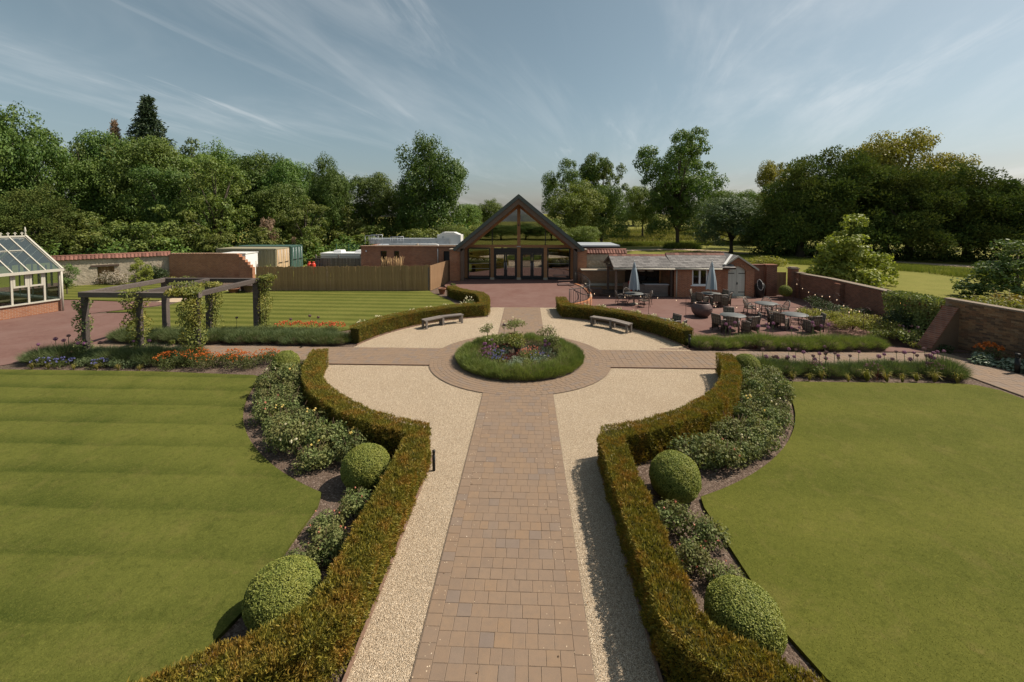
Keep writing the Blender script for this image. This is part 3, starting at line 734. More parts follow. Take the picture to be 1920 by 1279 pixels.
for x0, x1 in ((-5.75, -4.84), (4.84, 5.62)):
    p = MB().box(((x0+x1)/2, 0.35, 1.27), (x1-x0-0.02, 0.75, 2.66)).build('brick_pier', M_orange, hall)
    MB().box(((x0+x1)/2, 0.35, 2.63), (x1-x0+0.06, 0.85, 0.07)).build('coping', M_stone, p)
MB().box((7.0, 4.4, 2.77), (3.6, 4.4, 0.16)).build('flat_roof', M_galv, hall)
MB().box((7.0, 2.16, 2.62), (3.6, 0.12, 0.20)).build('roof_fascia', M_oakdark, hall)
# ramp grille set into the terrace
g = tag(MB().box((3.75, -1.55, 0.03), (1.25, 0.9, 0.03)).build('entrance_mat', M_steel, None, (-0.42, 18.8, HZ-0.02)), 'brown woven mat lying on the terrace by the right hand hall post', 'mat')

# ---- flat roofed brick annex behind the fence
ax = thing('brick_annex', 'low flat roofed red brick annex with roof plant beside the hall', 'building', (-14.5, 21.0, 0.2))
def wall_with_holes(name, L, H, holes, t, mat, parent, loc=None, rot=None):
    """wall along local x, thickness along +y, with rectangular openings (x0,x1,z0,z1)"""
    xs = sorted({0.0, L, *[h[0] for h in holes], *[h[1] for h in holes]}); zs = sorted({0.0, H, *[h[2] for h in holes], *[h[3] for h in holes]})
    m = MB()
    for i in range(len(xs)-1):
        for j in range(len(zs)-1):
            cx, cz = (xs[i]+xs[i+1])/2, (zs[j]+zs[j+1])/2
            if any(h[0] < cx < h[1] and h[2] < cz < h[3] for h in holes): continue
            m.box((cx, t/2, cz), (xs[i+1]-xs[i], t, zs[j+1]-zs[j]))
    me = m.mesh(name, mat); bm = bmesh.new(); bm.from_mesh(me); bmesh.ops.remove_doubles(bm, verts=bm.verts, dist=1e-4)
    seen = {}
    for f in bm.faces:
        seen.setdefault(tuple(round(c, 3) for c in f.calc_center_median()), []).append(f)
    bmesh.ops.delete(bm, geom=[f for v in seen.values() if len(v) > 1 for f in v], context='FACES_ONLY')
    bm.to_mesh(me); bm.free(); return link(name, me, parent, loc, rot)
wall_with_holes('wall', 8.7, 2.68, [(1.75, 2.32, 0.4, 2.32), (2.97, 3.42, 1.6, 2.32), (7.40, 8.15, 0.1, 2.32)], 0.3, M_red, ax)
MB().box((-0.0+0.15, 3.3, 1.34), (0.3, 5.9, 2.67)).build('side_wall', M_red, ax)
MB().box((4.35, 3.3, 2.62), (8.2, 6.2, 0.1)).build('flat_roof', M_galv, ax)
MB().box((4.35, 0.12, 2.74), (8.8, 0.40, 0.09)).build('coping', M_orange, ax)
w = MB(); w.box((1.78, 0.16, 1.36), (0.06, 0.1, 1.92)); w.box((2.29, 0.16, 1.36), (0.06, 0.1, 1.92)); w.box((2.035, 0.16, 2.29), (0.45, 0.1, 0.06)); w.box((2.035, 0.16, 1.2), (0.45, 0.08, 0.05)); w = w.build('door', M_darkframe, ax)
MB().box((2.035, 0.17, 1.35), (0.46, 0.03, 1.86)).build('pane', M_winglass, w)
w = MB(); w.box((3.0, 0.16, 1.96), (0.06, 0.1, 0.72)); w.box((3.39, 0.16, 1.96), (0.06, 0.1, 0.72)); w.box((3.195, 0.16, 2.29), (0.34, 0.1, 0.06)); w.box((3.195, 0.16, 1.63), (0.34, 0.1, 0.06)); w = w.build('window', M_darkframe, ax)
MB().box((3.195, 0.17, 1.96), (0.34, 0.03, 0.62)).build('pane', M_winglass, w)
MB().box((7.775, 0.2, 1.2), (0.74, 0.08, 2.2)).build('dark_opening', M_darkframe, ax)  # near-black panel stands for the dark inside of the opening
MB().lathe([(0.01, -0.07), (0.06, -0.04), (0.075, 0), (0.06, 0.04), (0.01, 0.07)], 10, (0.5, -0.07, 2.30)).build('bulkhead_lamp', M_white, ax)
MB().tube([(6.9, -0.06, 2.55), (6.9, -0.06, 1.2)], 0.035, 8).build('drainpipe', M_offwhite, ax)
d = MB(); d.box((3.9, 2.1, 3.10), (7.4, 0.9, 0.50))
for k in range(9): d.box((0.7+k*0.82, 1.63, 3.10), (0.04, 0.04, 0.52))
d.build('ventilation_duct', M_galv, ax)
u = MB(); u.box((7.55, 2.6, 3.25), (2.2, 1.6, 0.85)); u.xprism([(6.6, 3.68), (6.95, 3.92), (8.0, 3.92), (8.5, 3.70)], 1.9, 3.2); u = u.build('air_handling_unit', M_offwhite, ax)
MB().box((7.0, 1.78, 3.3), (0.16, 0.05, 0.5)).build('access_hatch', M_galv, u)
for x0, w_, z in ((-0.1, 1.1, 0.95), (0.45, 1.05, 1.02), (2.25, 0.6, 0.82), (2.65, 0.8, 0.85)):
    r_ = MB()
    for xx in (x0, x0+w_*0.33, x0+w_*0.66, x0+w_): r_.tube([(xx, 1.3, 2.68), (xx, 1.3, 2.68+z)], 0.02, 5)
    r_.tube([(x0, 1.3, 2.68+z), (x0+w_, 1.3, 2.68+z)], 0.025, 5); r_.tube([(x0, 1.3, 2.68+z*0.55), (x0+w_, 1.3, 2.68+z*0.55)], 0.018, 5)
    r_.build('guard_rail', M_galv, ax)
MB().tube([(2.3, 0.75, 2.86), (6.6, 0.75, 2.86), (6.75, 0.75, 2.82), (6.8, 0.75, 2.68)], 0.07, 8).build('pipe', M_offwhite, ax)
MB().lathe([(0.12, 0), (0.20, 0.03), (0.20, 0.16), (0.08, 0.24)], 10, (4.9, 0.8, 2.70)).build('roof_cowl', M_stone, ax)

# ---- boarded fences
def board_fence(name, label, p0, p1, h0, h1, mat, bw=0.125, waney=0.03, group=None):
    L = math.hypot(p1[0]-p0[0], p1[1]-p0[1]); a = math.atan2(p1[1]-p0[1], p1[0]-p0[0])
    t = thing(name, label, 'fence', (p0[0], p0[1], 0.0), a, group)
    n = int(L/bw); me = MB().box((0, 0, 0.5), (bw*0.98, 0.018, 1.0)).mesh('fence_board', mat)
    for k in range(n):
        f = (k+0.5)/n; h = h0+(h1-h0)*f+random.gauss(0, waney)
        link('fence_board', me, t, ((k+0.5)*L/n, -0.01-0.014*(k % 2)+random.gauss(0, 0.002), 0.02), (0, random.gauss(0, 0.004), random.gauss(0, 0.01)), (1, 1, h))
    for z in (0.4, 1.0, 1.55): MB().box((L/2, 0.04, z), (L, 0.04, 0.08)).build('rail', M_grey, t)
    k = 0.0
    while k <= L+0.01: MB().box((min(k, L-0.05), 0.11, 0.9), (0.1, 0.1, 1.75)).build('post', M_grey, t); k += L/max(1, round(L/2.4))
    return t
board_fence('garden_fence', 'long brown waney boarded fence at the back of the striped lawn', (-20.0, 14.78), (-7.02, 15.12), 1.78, 1.90, M_fence)
board_fence('return_fence', 'short pale boarded fence running back from the lawn corner to the hall', (-6.98, 15.12), (-6.1, 20.1), 1.90, 1.90, M_fence2, 0.11, 0.012)
board_fence('end_fence', 'low boarded fence return beside the brick wall end and its climber', (-21.35, 16.8), (-20.02, 14.8), 2.02, 1.78, M_fence, 0.12, 0.02)
board_fence('yard_fence', 'grey boarded fence in front of the white trailer behind the long fence', (-20.85, 25.4), (-16.25, 25.4), 1.42, 1.42, M_grey, 0.13, 0.004)
br = thing('brushwood_bundle', 'bundle of twiggy brushwood leaning on the annex behind the fence', 'brushwood', (-11.4, 19.6, 0.2))
b = MB()
for k in range(70):
    x = random.uniform(-1.0, 1.0); b.tube([(x*0.85, random.uniform(-0.1, 0.1), 0), (x+random.gauss(0, 0.08), random.uniform(0, 0.4), random.uniform(1.5, 2.0))], 0.014, 4)
b.build('twigs', M_fence, br)

# ---- yard behind the fence
def container(loc, rz, L, label, side, door, group):
    c = thing('shipping_container', label, 'container', loc, rz, group); H, W = 2.59, 2.43
    pts = []; n = int(L/0.36)
    b = MB()
    for k in range(n):
        x = k*L/n; s = L/n
        for (a, y0), (bq, y1) in zip(((0, 0), (0.3, 0), (0.5, 0.06), (0.8, 0.06)), ((0.3, 0), (0.5, 0.06), (0.8, 0.06), (1.0, 0))):
            b.add([(x+a*s, y0+0.03, 0.15), (x+bq*s, y1+0.03, 0.15), (x+bq*s, y1+0.03, H-0.12), (x+a*s, y0+0.03, H-0.12)], [(0, 1, 2, 3)])
    b.build('corrugated_side', side, c)
    MB().box((L/2, W/2, H-0.05), (L, W, 0.1)).build('roof', side, c)
    f = MB()
    for x in (0.06, L-0.06):
        for y in (0.06, W-0.06): f.box((x, y, H/2), (0.12, 0.12, H-0.12))
    f.box((L/2, 0.05, 0.08), (L-0.26, 0.1, 0.14)); f.box((L/2, 0.02, H-0.115), (L-0.26, 0.06, 0.11)); f.build('corner_frame', side, c)
    for s in (0, 1):
        dd = MB().box((L+0.02, 0.13+W*0.23+s*W*0.46, H/2), (0.05, W*0.44, H-0.25)).build('door', door, c)
        for q in (0.25, 0.75):
            yy = 0.13+W*0.01+s*W*0.46+q*W*0.44; MB().tube([(L+0.06, yy, 0.15), (L+0.06, yy, H-0.15)], 0.022, 6).build('lock_rod', M_galv, dd)
        MB().box((L+0.09, 0.13+W*0.23+s*W*0.46, 1.15), (0.04, W*0.3, 0.05)).build('handle', M_darkframe, dd)
    return c
M_ctan = m_plain('tan_container_paint', (0.27, 0.245, 0.165), 0.6, 0.15, 1.5, 0.05)
M_cpeach = m_plain('peach_container_paint', (0.50, 0.36, 0.22), 0.6, 0.15, 1.5, 0.05)
M_cgreen = m_plain('green_container_paint', (0.048, 0.095, 0.080), 0.6, 0.2, 1.5, 0.05)
container((-30.7, 25.0, -0.20), 0.0, 6.06, 'tan corrugated shipping container with peach doors behind the brick wall', M_ctan, M_cpeach, 'shipping containers in the yard')
container((-30.62, 27.55, -0.14), 0.0, 6.06, 'green shipping container standing behind the tan one, doors showing', M_cgreen, M_cgreen, 'shipping containers in the yard')
s = thing('site_cabin', 'small white cabin half hidden by the stepped brick wall end', 'cabin', (-27.1, 23.2, 0.0))
MB().box((0, 0, 1.05), (2.4, 1.8, 2.1)).build('body', M_white, s); MB().box((0, 0, 2.13), (2.5, 1.9, 0.07)).build('roof', M_offwhite, s); MB().box((-0.2, -0.93, 1.3), (0.04, 0.03, 1.5)).build('panel_joint', M_galv, s)
s = thing('box_trailer', 'pale grey box trailer with two white roof humps beyond the fence', 'trailer', (-18.8, 27.6, 0.0))
MB().box((0, 0, 1.20), (4.2, 2.0, 1.10)).build('body', M_offwhite, s); MB().box((0, 0, 1.785), (4.3, 2.06, 0.07)).build('roof', M_white, s)
for x in (-0.55, 1.75): MB().box((x, 0, 1.95), (0.85, 1.2, 0.26), taper=0.85).build('roof_hump', M_white, s)
for x in (-1.2, 1.2): MB().box((x, -0.8, 0.35), (0.65, 0.2, 0.65)).build('wheel', M_ironblk, s)
for (x, lbl) in ((-20.75, 'red gas bottle standing in a black frame behind the fence'), (-20.35, 'second red gas bottle, beside the one in the black frame')):
    s = thing('gas_bottle', lbl, 'gas bottle', (x, 24.0, 0.0), 0, 'red gas bottles behind the fence')
    M_gas = bpy.data.materials.get('red_enamel') or m_plain('red_enamel', (0.55, 0.045, 0.020), 0.4, 0.08, 3.0, 0.0, spec=0.4)
    MB().lathe([(0.19, 0), (0.2, 0.05), (0.2, 0.95), (0.15, 1.08), (0.05, 1.12)], 14).build('bottle', M_gas, s); MB().lathe([(0.11, 1.12), (0.11, 1.22)], 10).build('collar', M_gas, s)
s = thing('loader_frame', 'black roll frame of a small loader behind the fence', 'loader', (-20.5, 24.4, 0.0)); b = MB()
for x in (-0.6, 0.6): b.beam((x, 0, 0.3), (x, 0, 1.46), 0.08, 0.08)
b.beam((-0.6, 0, 1.42), (0.6, 0, 1.42), 0.08, 0.08); b.beam((0, 0, 0.9), (0, 0, 1.4), 0.05, 0.05); b.build('roll_frame', M_ironblk, s); MB().box((0, 0.3, 0.4), (1.1, 0.8, 0.5)).build('body', M_ironblk, s)
s = thing('mesh_fence', 'green mesh fence panel in front of the dark wood', 'fence', (-22.6, 34.0, 0.0)); M_gmesh = m_plain('green_wire', (0.02, 0.10, 0.085), 0.6, 0.1, 3.0, 0.0)
b = MB()
for k in range(40): b.tube([(k*0.08, 0, 0.1), (k*0.08, 0, 2.2)], 0.006, 3, False)
for k in range(12): b.tube([(0, 0, 0.1+k*0.19), (3.1, 0, 0.1+k*0.19)], 0.008, 3, False)
b.build('mesh_panel', M_gmesh, s)
for x in (0, 1.5, 3.1): MB().box((x, 0.04, 1.15), (0.06, 0.06, 2.3)).build('post', M_gmesh, s)

# ---- walls as runs of straight pieces
def wall_run(root, pts, hs, th, mat, z0=-0.35, part='wall', cap=None, capw=0.06, caph=0.06):
    for i in range(len(pts)-1):
        p, q = Vector(pts[i]), Vector(pts[i+1]); L = (q-p).length; a = math.atan2(q.y-p.y, q.x-p.x); h0, h1 = hs[i], hs[i+1]
        m = MB().xprism([(0, z0), (L, z0), (L, h1), (0, h0)], -th/2, th/2)
        o = m.build(part, mat, root, (p.x-root.location.x, p.y-root.location.y, -root.location.z), (0, 0, a))
        if cap:
            m = MB().xprism([(-0.01, h0+0.002), (L+0.01, h1+0.002), (L+0.01, h1+caph), (-0.01, h0+caph)], -th/2-capw, th/2+capw)
            c = m.build('coping', cap, root, (p.x-root.location.x, p.y-root.location.y, -root.location.z), (0, 0, a))
# left boundary: cob wall with pantile coping, then brick
lw = thing('cob_wall', 'cream rendered cob wall with a pantiled coping behind the greenhouse', 'wall', (-38.5, 15.2, 0))
A_, B_ = Vector((-40.5, 12.6)), Vector((-31.3, 20.2)); d_ = (B_-A_); L_ = d_.length; an = math.atan2(d_.y, d_.x)
wall_with_holes('wall', L_, 2.15, [(7.2, 8.25, -0.01, 1.45)], 0.5, M_render, lw, (A_.x+38.5, A_.y-15.2, 0), (0, 0, an))
ux, uy = math.cos(an), math.sin(an)
def lwp(x, y=0.0, z=0.0): return (A_.x+38.5+ux*x-uy*y, A_.y-15.2+uy*x+ux*y, z)
MB().box((0, 0, 0), (1.7, 0.1, 0.14)).build('lintel', M_oakdark, lw, lwp(7.7, -0.02, 1.53), (0, 0, an))
MB().box((0, 0, 0.7), (1.0, 0.05, 1.4)).build('door', M_fence, lw, lwp(7.73, 0.35), (0, 0, an))
tile = MB().xprism([(-0.13, 0.0), (-0.07, 0.05), (0.0, 0.06), (0.07, 0.04), (0.13, 0.0), (0.13, -0.015), (0.0, 0.03), (-0.13, -0.015)], -0.24, 0.24).mesh('coping_tile', M_tile)
nt = int(L_/0.24)
for k in range(nt):
    for sd in (-1, 1):
        link('coping_tile', tile, lw, lwp((k+0.5)*L_/nt, 0.25+sd*0.20, 2.26+random.gauss(0, 0.008)), (sd*R(-38), random.gauss(0, 0.02), an))
MB().tube([lwp(0, 0.25, 2.42), lwp(L_, 0.25, 2.42)], 0.09, 8).build('ridge', M_tile, lw)
MB().box((0, 0, 0), (L_, 0.3, 0.2)).build('tile_bed', M_tile, lw, lwp(L_/2, 0.25, 2.22), (0, 0, an))
bw_ = thing('brick_wall', 'orange red brick wall, its right end stepped and broken', 'wall', (-31.3, 20.2, 0))
wall_run(bw_, [(-31.25, 20.15), (-28.0, 20.5), (-24.9, 20.15)], [2.25, 2.27, 2.27], 0.36, M_orange, 0)
for k, (x, h) in enumerate(((-24.75, 2.05), (-24.5, 1.8), (-24.25, 1.6), (-24.0, 1.35), (-23.8, 1.15))):
    MB().box((x+31.3, -0.05-0.035*k, h/2), (0.30, 0.36+0.004*k, h)).build('broken_end', M_orange, bw_)
for k in range(26):
    x = -31.1+k*0.235; MB().box((x+31.3, 0.02+0.28*min(k/13, 1)-0.32*max(0, (k-13)/13), 2.305), (0.2, 0.40, 0.055)).build('coping_brick', M_orange, bw_)
# hall side: cob wall with pantiles over tiered brick
hw_ = thing('garden_end_wall', 'cream cob wall with pantile coping between the hall and the bar', 'wall', (5.3, 19.3, 0))
MB().box((1.55, 0, 1.2), (3.3, 0.5, 2.5)).build('wall', M_render, hw_)
MB().box((1.55, -0.27, 1.45), (3.25, 0.06, 1.0)).build('stone_patch', M_rubble, hw_)
for k in range(14):
    for sd in (-1, 1): link('coping_tile', tile, hw_, (0.04+k*0.235, sd*0.20, 2.68), (sd*R(-38), 0, 0))
MB().tube([(-0.08, 0, 2.83), (3.22, 0, 2.83)], 0.09, 8).build('ridge', M_tile, hw_)
MB().box((1.55, 0, 2.55), (3.3, 0.42, 0.18)).build('tile_bed', M_tile, hw_)
t1 = thing('upper_brick_terrace', 'upper tan brick retaining wall with a stone cap left of the bar', 'wall', (6.2, 18.1, 0))
MB().box((0.2, 0.3, 0.45), (3.4, 1.2, 1.6)).build('wall', M_tanbrick, t1); MB().box((0.2, 0.28, 1.27), (3.5, 1.3, 0.07)).build('coping', M_stone, t1)
t2 = thing('lower_brick_terrace', 'lower tan brick retaining wall with a stone cap left of the bar', 'wall', (6.5, 17.0, 0))
MB().box((0, 0.1, -0.07), (3.2, 0.8, 0.60)).build('wall', M_tanbrick, t2); MB().box((0, 0.1, 0.25), (3.3, 0.9, 0.07)).build('coping', M_stone, t2)

# ---- open bar and brick store under one slate roof
PB = -0.30
bar = thing('garden_bar', 'open timber bar with a slate roof and red ridge tiles on the patio', 'bar', (6.5, 14.8, PB))
def slate_roof(parent, x0, x1, y_e, z_e, y_r, z_r, maxn=300, back=True, hang=0.0):
    L = math.hypot(y_r-y_e, z_r-z_e); a = math.atan2(z_r-z_e, y_r-y_e); rows = 8; rh_ = L/rows; w = 0.42; n = round((x1-x0)/w); w = (x1-x0)/n
    me = bpy.data.meshes.get('slate') or MB().box((0, 0, 0), (1, 1, 1)).mesh('slate', M_slate)
    for r in range(rows):
        for k in range(n+(r % 2)):
            xa = x0+(k-0.5*(r % 2))*w; xb = min(xa+w, x1); xa = max(xa, x0)
            if xb-xa < 0.05: continue
            c = (r+0.5)*rh_
            link('slate', me, parent, ((xa+xb)/2, y_e+math.cos(a)*c, z_e+math.sin(a)*c+0.022+random.gauss(0, 0.002)), (a-0.06, 0, random.gauss(0, 0.008)), (xb-xa-0.012, rh_*1.12, 0.016))
    m = MB().add([(x0, y_e+0.02, z_e), (x1, y_e+0.02, z_e), (x1, y_r, z_r), (x0, y_r, z_r), (x0, y_e+0.02, z_e-0.09), (x1, y_e+0.02, z_e-0.09), (x1, y_r, z_r-0.09), (x0, y_r, z_r-0.09)],
                 [(0, 1, 2, 3), (4, 7, 6, 5), (0, 4, 5, 1), (1, 5, 6, 2), (3, 2, 6, 7), (0, 3, 7, 4)])
    m.build('roof_deck', M_oakdark, parent)
    if back:
        yb = 2*y_r-y_e
        MB().add([(x0, yb, z_e), (x1, yb, z_e), (x1, y_r, z_r), (x0, y_r, z_r), (x0, yb, z_e-0.09), (x1, yb, z_e-0.09), (x1, y_r, z_r-0.09), (x0, y_r, z_r-0.09)],
                 [(0, 3, 2, 1), (4, 5, 6, 7), (0, 1, 5, 4), (1, 2, 6, 5), (3, 7, 6, 2), (0, 4, 7, 3)]).build('back_slope', M_slate, parent)
    k = 0; n = max(1, round((x1-x0)/0.33)); rt = bpy.data.meshes.get('ridge_tile') or MB().xprism([(-0.17, -0.06), (0, 0.10), (0.17, -0.06), (0.15, -0.09), (0, 0.05), (-0.15, -0.09)], -0.5, 0.5).mesh('ridge_tile', M_tile)
    for k in range(n): link('ridge_tile', rt, parent, (x0+(k+0.5)*(x1-x0)/n, y_r, z_r+0.03), (0, 0, R(90)), (1, (x1-x0)/n-0.01, 1))
slate_roof(bar, 0.05, 4.38, -0.3, 2.18, 1.75, 2.88)
MB().tube([(0.0, -0.36, 2.10), (4.4, -0.36, 2.10)], 0.055, 8).build('gutter', M_cream, bar)
for x, y in ((0.28, 0.0), (-0.05, 1.3), (2.55, 2.6), (4.3, 0.1)):
    MB().box((x, y, 1.06), (0.15, 0.15, 2.12)).build('post', M_oakdark if x != 0.28 else M_oak, bar)
b = MB(); b.beam((0.05, -0.25, 2.10), (4.35, -0.25, 2.10), 0.12, 0.14); b.build('wall_plate', M_oak, bar)
b = MB(); b.beam((0.06, -0.3, 2.12), (0.06, 1.75, 2.80), 0.05, 0.16); b.beam((0.06, 3.8, 2.12), (0.06, 1.75, 2.80), 0.05, 0.16); b.build('bargeboard', M_oak, bar)
b = MB(); b.beam((0.2, 0, 2.08), (0.2, 3.4, 2.08), 0.12, 0.14); b.beam((0.2, 1.75, 2.1), (0.2, 1.75, 2.7), 0.1, 0.1); b.build('gable_tie', M_oak, bar)
for k in range(13): MB().box((1.5+k*0.235, 3.35, 1.05), (0.228, 0.03, 2.1)).build('back_board', M_oakdark, bar)
MB().box((0.9, 3.4, 0.95), (1.3, 0.2, 1.9)).build('back_wall', M_tanbrick, bar)
MB().box((3.55, 2.95, 0.75), (1.5, 0.5, 0.06)).build('back_shelf', M_oak, bar)
for x, z, w_, h_, m_ in ((2.9, 1.1, 0.5, 0.32, M_darkframe), (3.7, 0.98, 0.75, 0.28, M_darkframe)): MB().box((x, 2.95, z-0.12), (w_, 0.35, h_)).build('oven' if w_ < 0.6 else 'coffee_machine', m_, bar)
cn = thing('bar_counter', 'grey boarded bar counter under the slate roof', 'counter', (9.05, 15.0, PB))
MB().box((0.72, 0.28, 0.44), (1.66, 0.46, 0.86)).build('carcass', M_oakdark, cn)
for k in range(6): MB().box((0.73, 0.035, 0.09+k*0.142), (1.68, 0.03, 0.136)).build('board', M_grey, cn)
MB().box((0.73, 0.24, 0.90), (1.78, 0.62, 0.05)).build('worktop', M_galv, cn)
sc_ = MB().box((-1.0, 0.75, 0.46), (1.1, 0.06, 0.92)).build('side_screen', M_oak, cn)
MB().box((-0.28, 0.25, 0.45), (0.5, 0.4, 0.88)).build('return_counter', M_grey, cn)
s = thing('fire_extinguisher', 'red fire point under the bar roof beside its left post', 'extinguisher', (8.05, 15.6, PB+0.25))
MB().lathe([(0.10, 0), (0.105, 0.02), (0.105, 0.50), (0.06, 0.6), (0.03, 0.64)], 12).build('cylinder', M_gas, s); MB().box((0, 0.06, 0.64), (0.3, 0.1, 0.32)).build('backboard', M_gas, s); MB().tube([(0.02, -0.02, 0.62), (0.13, -0.05, 0.55), (0.13, -0.05, 0.3)], 0.015, 5).build('hose', M_ironblk, s)
dk = thing('timber_deck', 'dark low timber deck and step in front of the bar', 'deck', (5.25, 15.0, PB))
for k in range(9): MB().box((1.95, 0.12+k*0.195, 0.21), (3.1, 0.185, 0.035)).build('deck_board', M_oakdark, dk)
MB().box((1.95, 0.03, 0.10), (3.1, 0.03, 0.2)).build('riser', M_oakdark, dk); MB().box((0.15, 0.5, 0.27), (0.9, 0.8, 0.52)).build('planter_box', M_oakdark, dk)
for nm, xs, lb, mt in (('hanging_lamp', 9.6, 'pale curved lamp shade hanging under the bar roof, right one', M_cream), ('hanging_lamp', 8.95, 'pale curved lamp shade hanging under the bar roof, left one', M_cream)):
    s = thing(nm, lb, 'lamp', (xs, 16.0, PB+1.85), 0, 'lamp shades under the bar roof'); MB().lathe([(0.03, 0.12), (0.12, 0.08), (0.26, -0.08), (0.25, -0.09), (0.10, 0.05)], 14, cap=False).build('shade', mt, s); MB().tube([(0, 0, 0.1), (0, 0, 0.45)], 0.012, 4).build('flex', M_ironblk, s)

st = thing('brick_store', 'small brick store with a slate roof, white window and arched double doors', 'building', (11.0, 14.85, PB))
wall_with_holes('wall', 3.35, 2.15, [(1.28, 2.38, 0.88, 2.08)], 0.3, M_red, st, (0, 0, 0))
slate_roof(st, -0.12, 4.30, -0.22, 2.18, 1.75, 2.98)
MB().box((2.0, 3.55, 1.05), (4.0, 0.25, 2.1)).build('rear_wall', M_red, st); MB().box((0.12, 1.8, 1.05), (0.24, 3.3, 2.1)).build('end_wall', M_red, st)
MB().tube([(-0.1, -0.28, 2.10), (3.3, -0.28, 2.10)], 0.055, 8).build('gutter', M_cream, st)
MB().tube([(0.14, -0.08, 2.05), (0.14, -0.08, 0.02)], 0.045, 8).build('drainpipe', M_cream, st)
w = MB()
for x in (1.32, 1.83, 2.34): w.box((x, 0.06, 1.48), (0.09 if x != 1.83 else 0.12, 0.09, 1.2))
for z in (0.93, 2.03): w.box((1.83, 0.06, z), (1.1, 0.088, 0.09))
w = w.build('window', M_white, st)
for x in (1.575, 2.085): MB().box((x, 0.07, 1.48), (0.40, 0.02, 1.03)).build('pane', M_winglass, w)
MB().box((1.83, -0.03, 0.86), (1.3, 0.12, 0.06)).build('sill', M_white, w)
# gable bay with the doors
gx0, gx1, gxc = 3.36, 5.86, 4.61
def gable_wall():
    n = 12; ar = [(gxc-0.64+1.28*k/n, 2.02+0.26*math.sin(math.pi*k/n)) for k in range(n+1)]
    m = MB(); y0, y1 = 0.30-0.02, 0.55
    # left jamb, right jamb, head
    m.xprism([(gx0, 0), (gxc-0.64, 0), (gxc-0.64, 2.02), (gx0, 2.02)], y0, y1); m.xprism([(gxc+0.64, 0), (gx1, 0), (gx1, 2.02), (gxc+0.64, 2.02)], y0, y1)
    top = [(gx0, 2.02)]+ar+[(gx1, 2.02), (gxc, 3.0)]
    m.xprism(top, y0, y1); return m
gable_wall().build('gable_wall', M_red, st)
b = MB()
for k in range(13):
    a = math.pi*(0.12+0.76*k/12); cx, cz = gxc, 1.55; rr = 0.84
    b.box((cx+rr*math.cos(a)*0.92, 0.262, cz+rr*math.sin(a)), (0.085, 0.05, 0.2), rot=Matrix.Rotation(-(a-math.pi/2), 3, 'Y'))
b.build('arch_ring', M_orange, st)
for s in (-1, 1):
    MB().add([(gxc, 0.12, 3.06), (gxc+s*1.42, 0.12, 2.10), (gxc+s*1.42, 2.6, 2.10), (gxc, 2.6, 3.06), (gxc, 0.12, 2.97), (gxc+s*1.42, 0.12, 2.01), (gxc+s*1.42, 2.6, 2.01), (gxc, 2.6, 2.97)],
             [(0, 1, 2, 3), (4, 7, 6, 5), (0, 4, 5, 1), (1, 5, 6, 2), (2, 6, 7, 3), (3, 7, 4, 0)]).build('gable_roof', M_slate, st)
    MB().xprism([(gxc, 3.07), (gxc+s*1.48, 2.07), (gxc+s*1.48, 1.93), (gxc, 2.93)], 0.08, 0.16).build('bargeboard', M_cream, st)
    dpan = MB(); n = 12
    pts = [(gxc+s*0.01, 0.03)]+[(gxc+s*0.62, 0.03)]+[(gxc+s*0.62*(1-k/6), 2.02+0.25*math.sin(math.pi*(0.5*k/6))) for k in range(6)]+[(gxc+s*0.01, 2.27)]
    dd = MB().xprism(pts, 0.40, 0.44).build('door', M_sage, st)
    for k in range(5):
        xx = gxc+s*(0.07+k*0.122); MB().box((xx, 0.385, 1.02), (0.112, 0.02, 1.98)).build('board', M_sage, dd)
    for z in (0.35, 1.72): MB().box((gxc+s*0.38, 0.368, z), (0.46, 0.015, 0.05)).build('strap_hinge', M_ironblk, dd)
MB().box((gxc+0.06, 0.36, 0.98), (0.06, 0.03, 0.16)).build('latch', M_ironblk, st)
MB().beam((gx0+0.2, -0.05, 2.42), (gxc-0.12, 0.9, 3.05), 0.16, 0.04).build('valley_flashing', M_offwhite, st)
MB().box((gxc, 0.1, 0.03), (1.7, 0.5, 0.06)).build('doorstep', M_stone, st); MB().box((5.74, 2.0, 1.0), (0.24, 2.9, 2.0)).build('side_wall', M_red, st)
# recess wall, gate, piers
rw = thing('recess_wall', 'dark old brick wall beside the store ending in a square pier', 'wall', (17.0, 15.6, 0))
MB().box((0.45, 0.35, 0.80), (1.1, 0.3, 2.3)).build('wall', M_oldred, rw); MB().box((1.32, 0.2, 0.82), (0.75, 0.6, 2.28)).build('pier', M_oldred, rw)
MB().box((0.45, 0.35, 1.985), (1.1, 0.4, 0.06)).build('coping', M_tile, rw); MB().box((1.32, 0.2, 2.0), (0.83, 0.68, 0.07)).build('coping', M_oldred, rw)
gt = thing('garden_gate', 'wooden ledged gate between two brick piers', 'gate', (18.74, 15.75, -0.28))
for k in range(6): MB().box((0.07+k*0.125, 0, 0.88), (0.118, 0.025, 1.72)).build('gate_board', M_fence2, gt)
for z in (0.35, 1.35): MB().box((0.385, 0.04, z), (0.76, 0.03, 0.1)).build('ledge', M_fence, gt)
MB().beam((0.05, 0.04, 0.4), (0.72, 0.04, 1.3), 0.03, 0.09).build('brace', M_fence, gt)
gp = thing('gate_pier', 'square old brick pier with a stepped stone cap right of the gate', 'pier', (19.75, 15.35, 0))
MB().box((0, 0, 0.72), (0.5, 0.5, 2.1)).build('pier', M_oldred, gp); MB().box((0, 0, 1.80), (0.62, 0.62, 0.07)).build('cap', M_lichen, gp); MB().box((0, 0, 1.87), (0.46, 0.46, 0.06)).build('cap_top', M_lichen, gp)
MB().box((0.24, -0.43, 0.58), (0.42, 0.42, 1.84)).build('buttress', M_oldred, gp); MB().box((0.24, -0.43, 1.53), (0.52, 0.52, 0.06)).build('buttress_cap', M_lichen, gp)
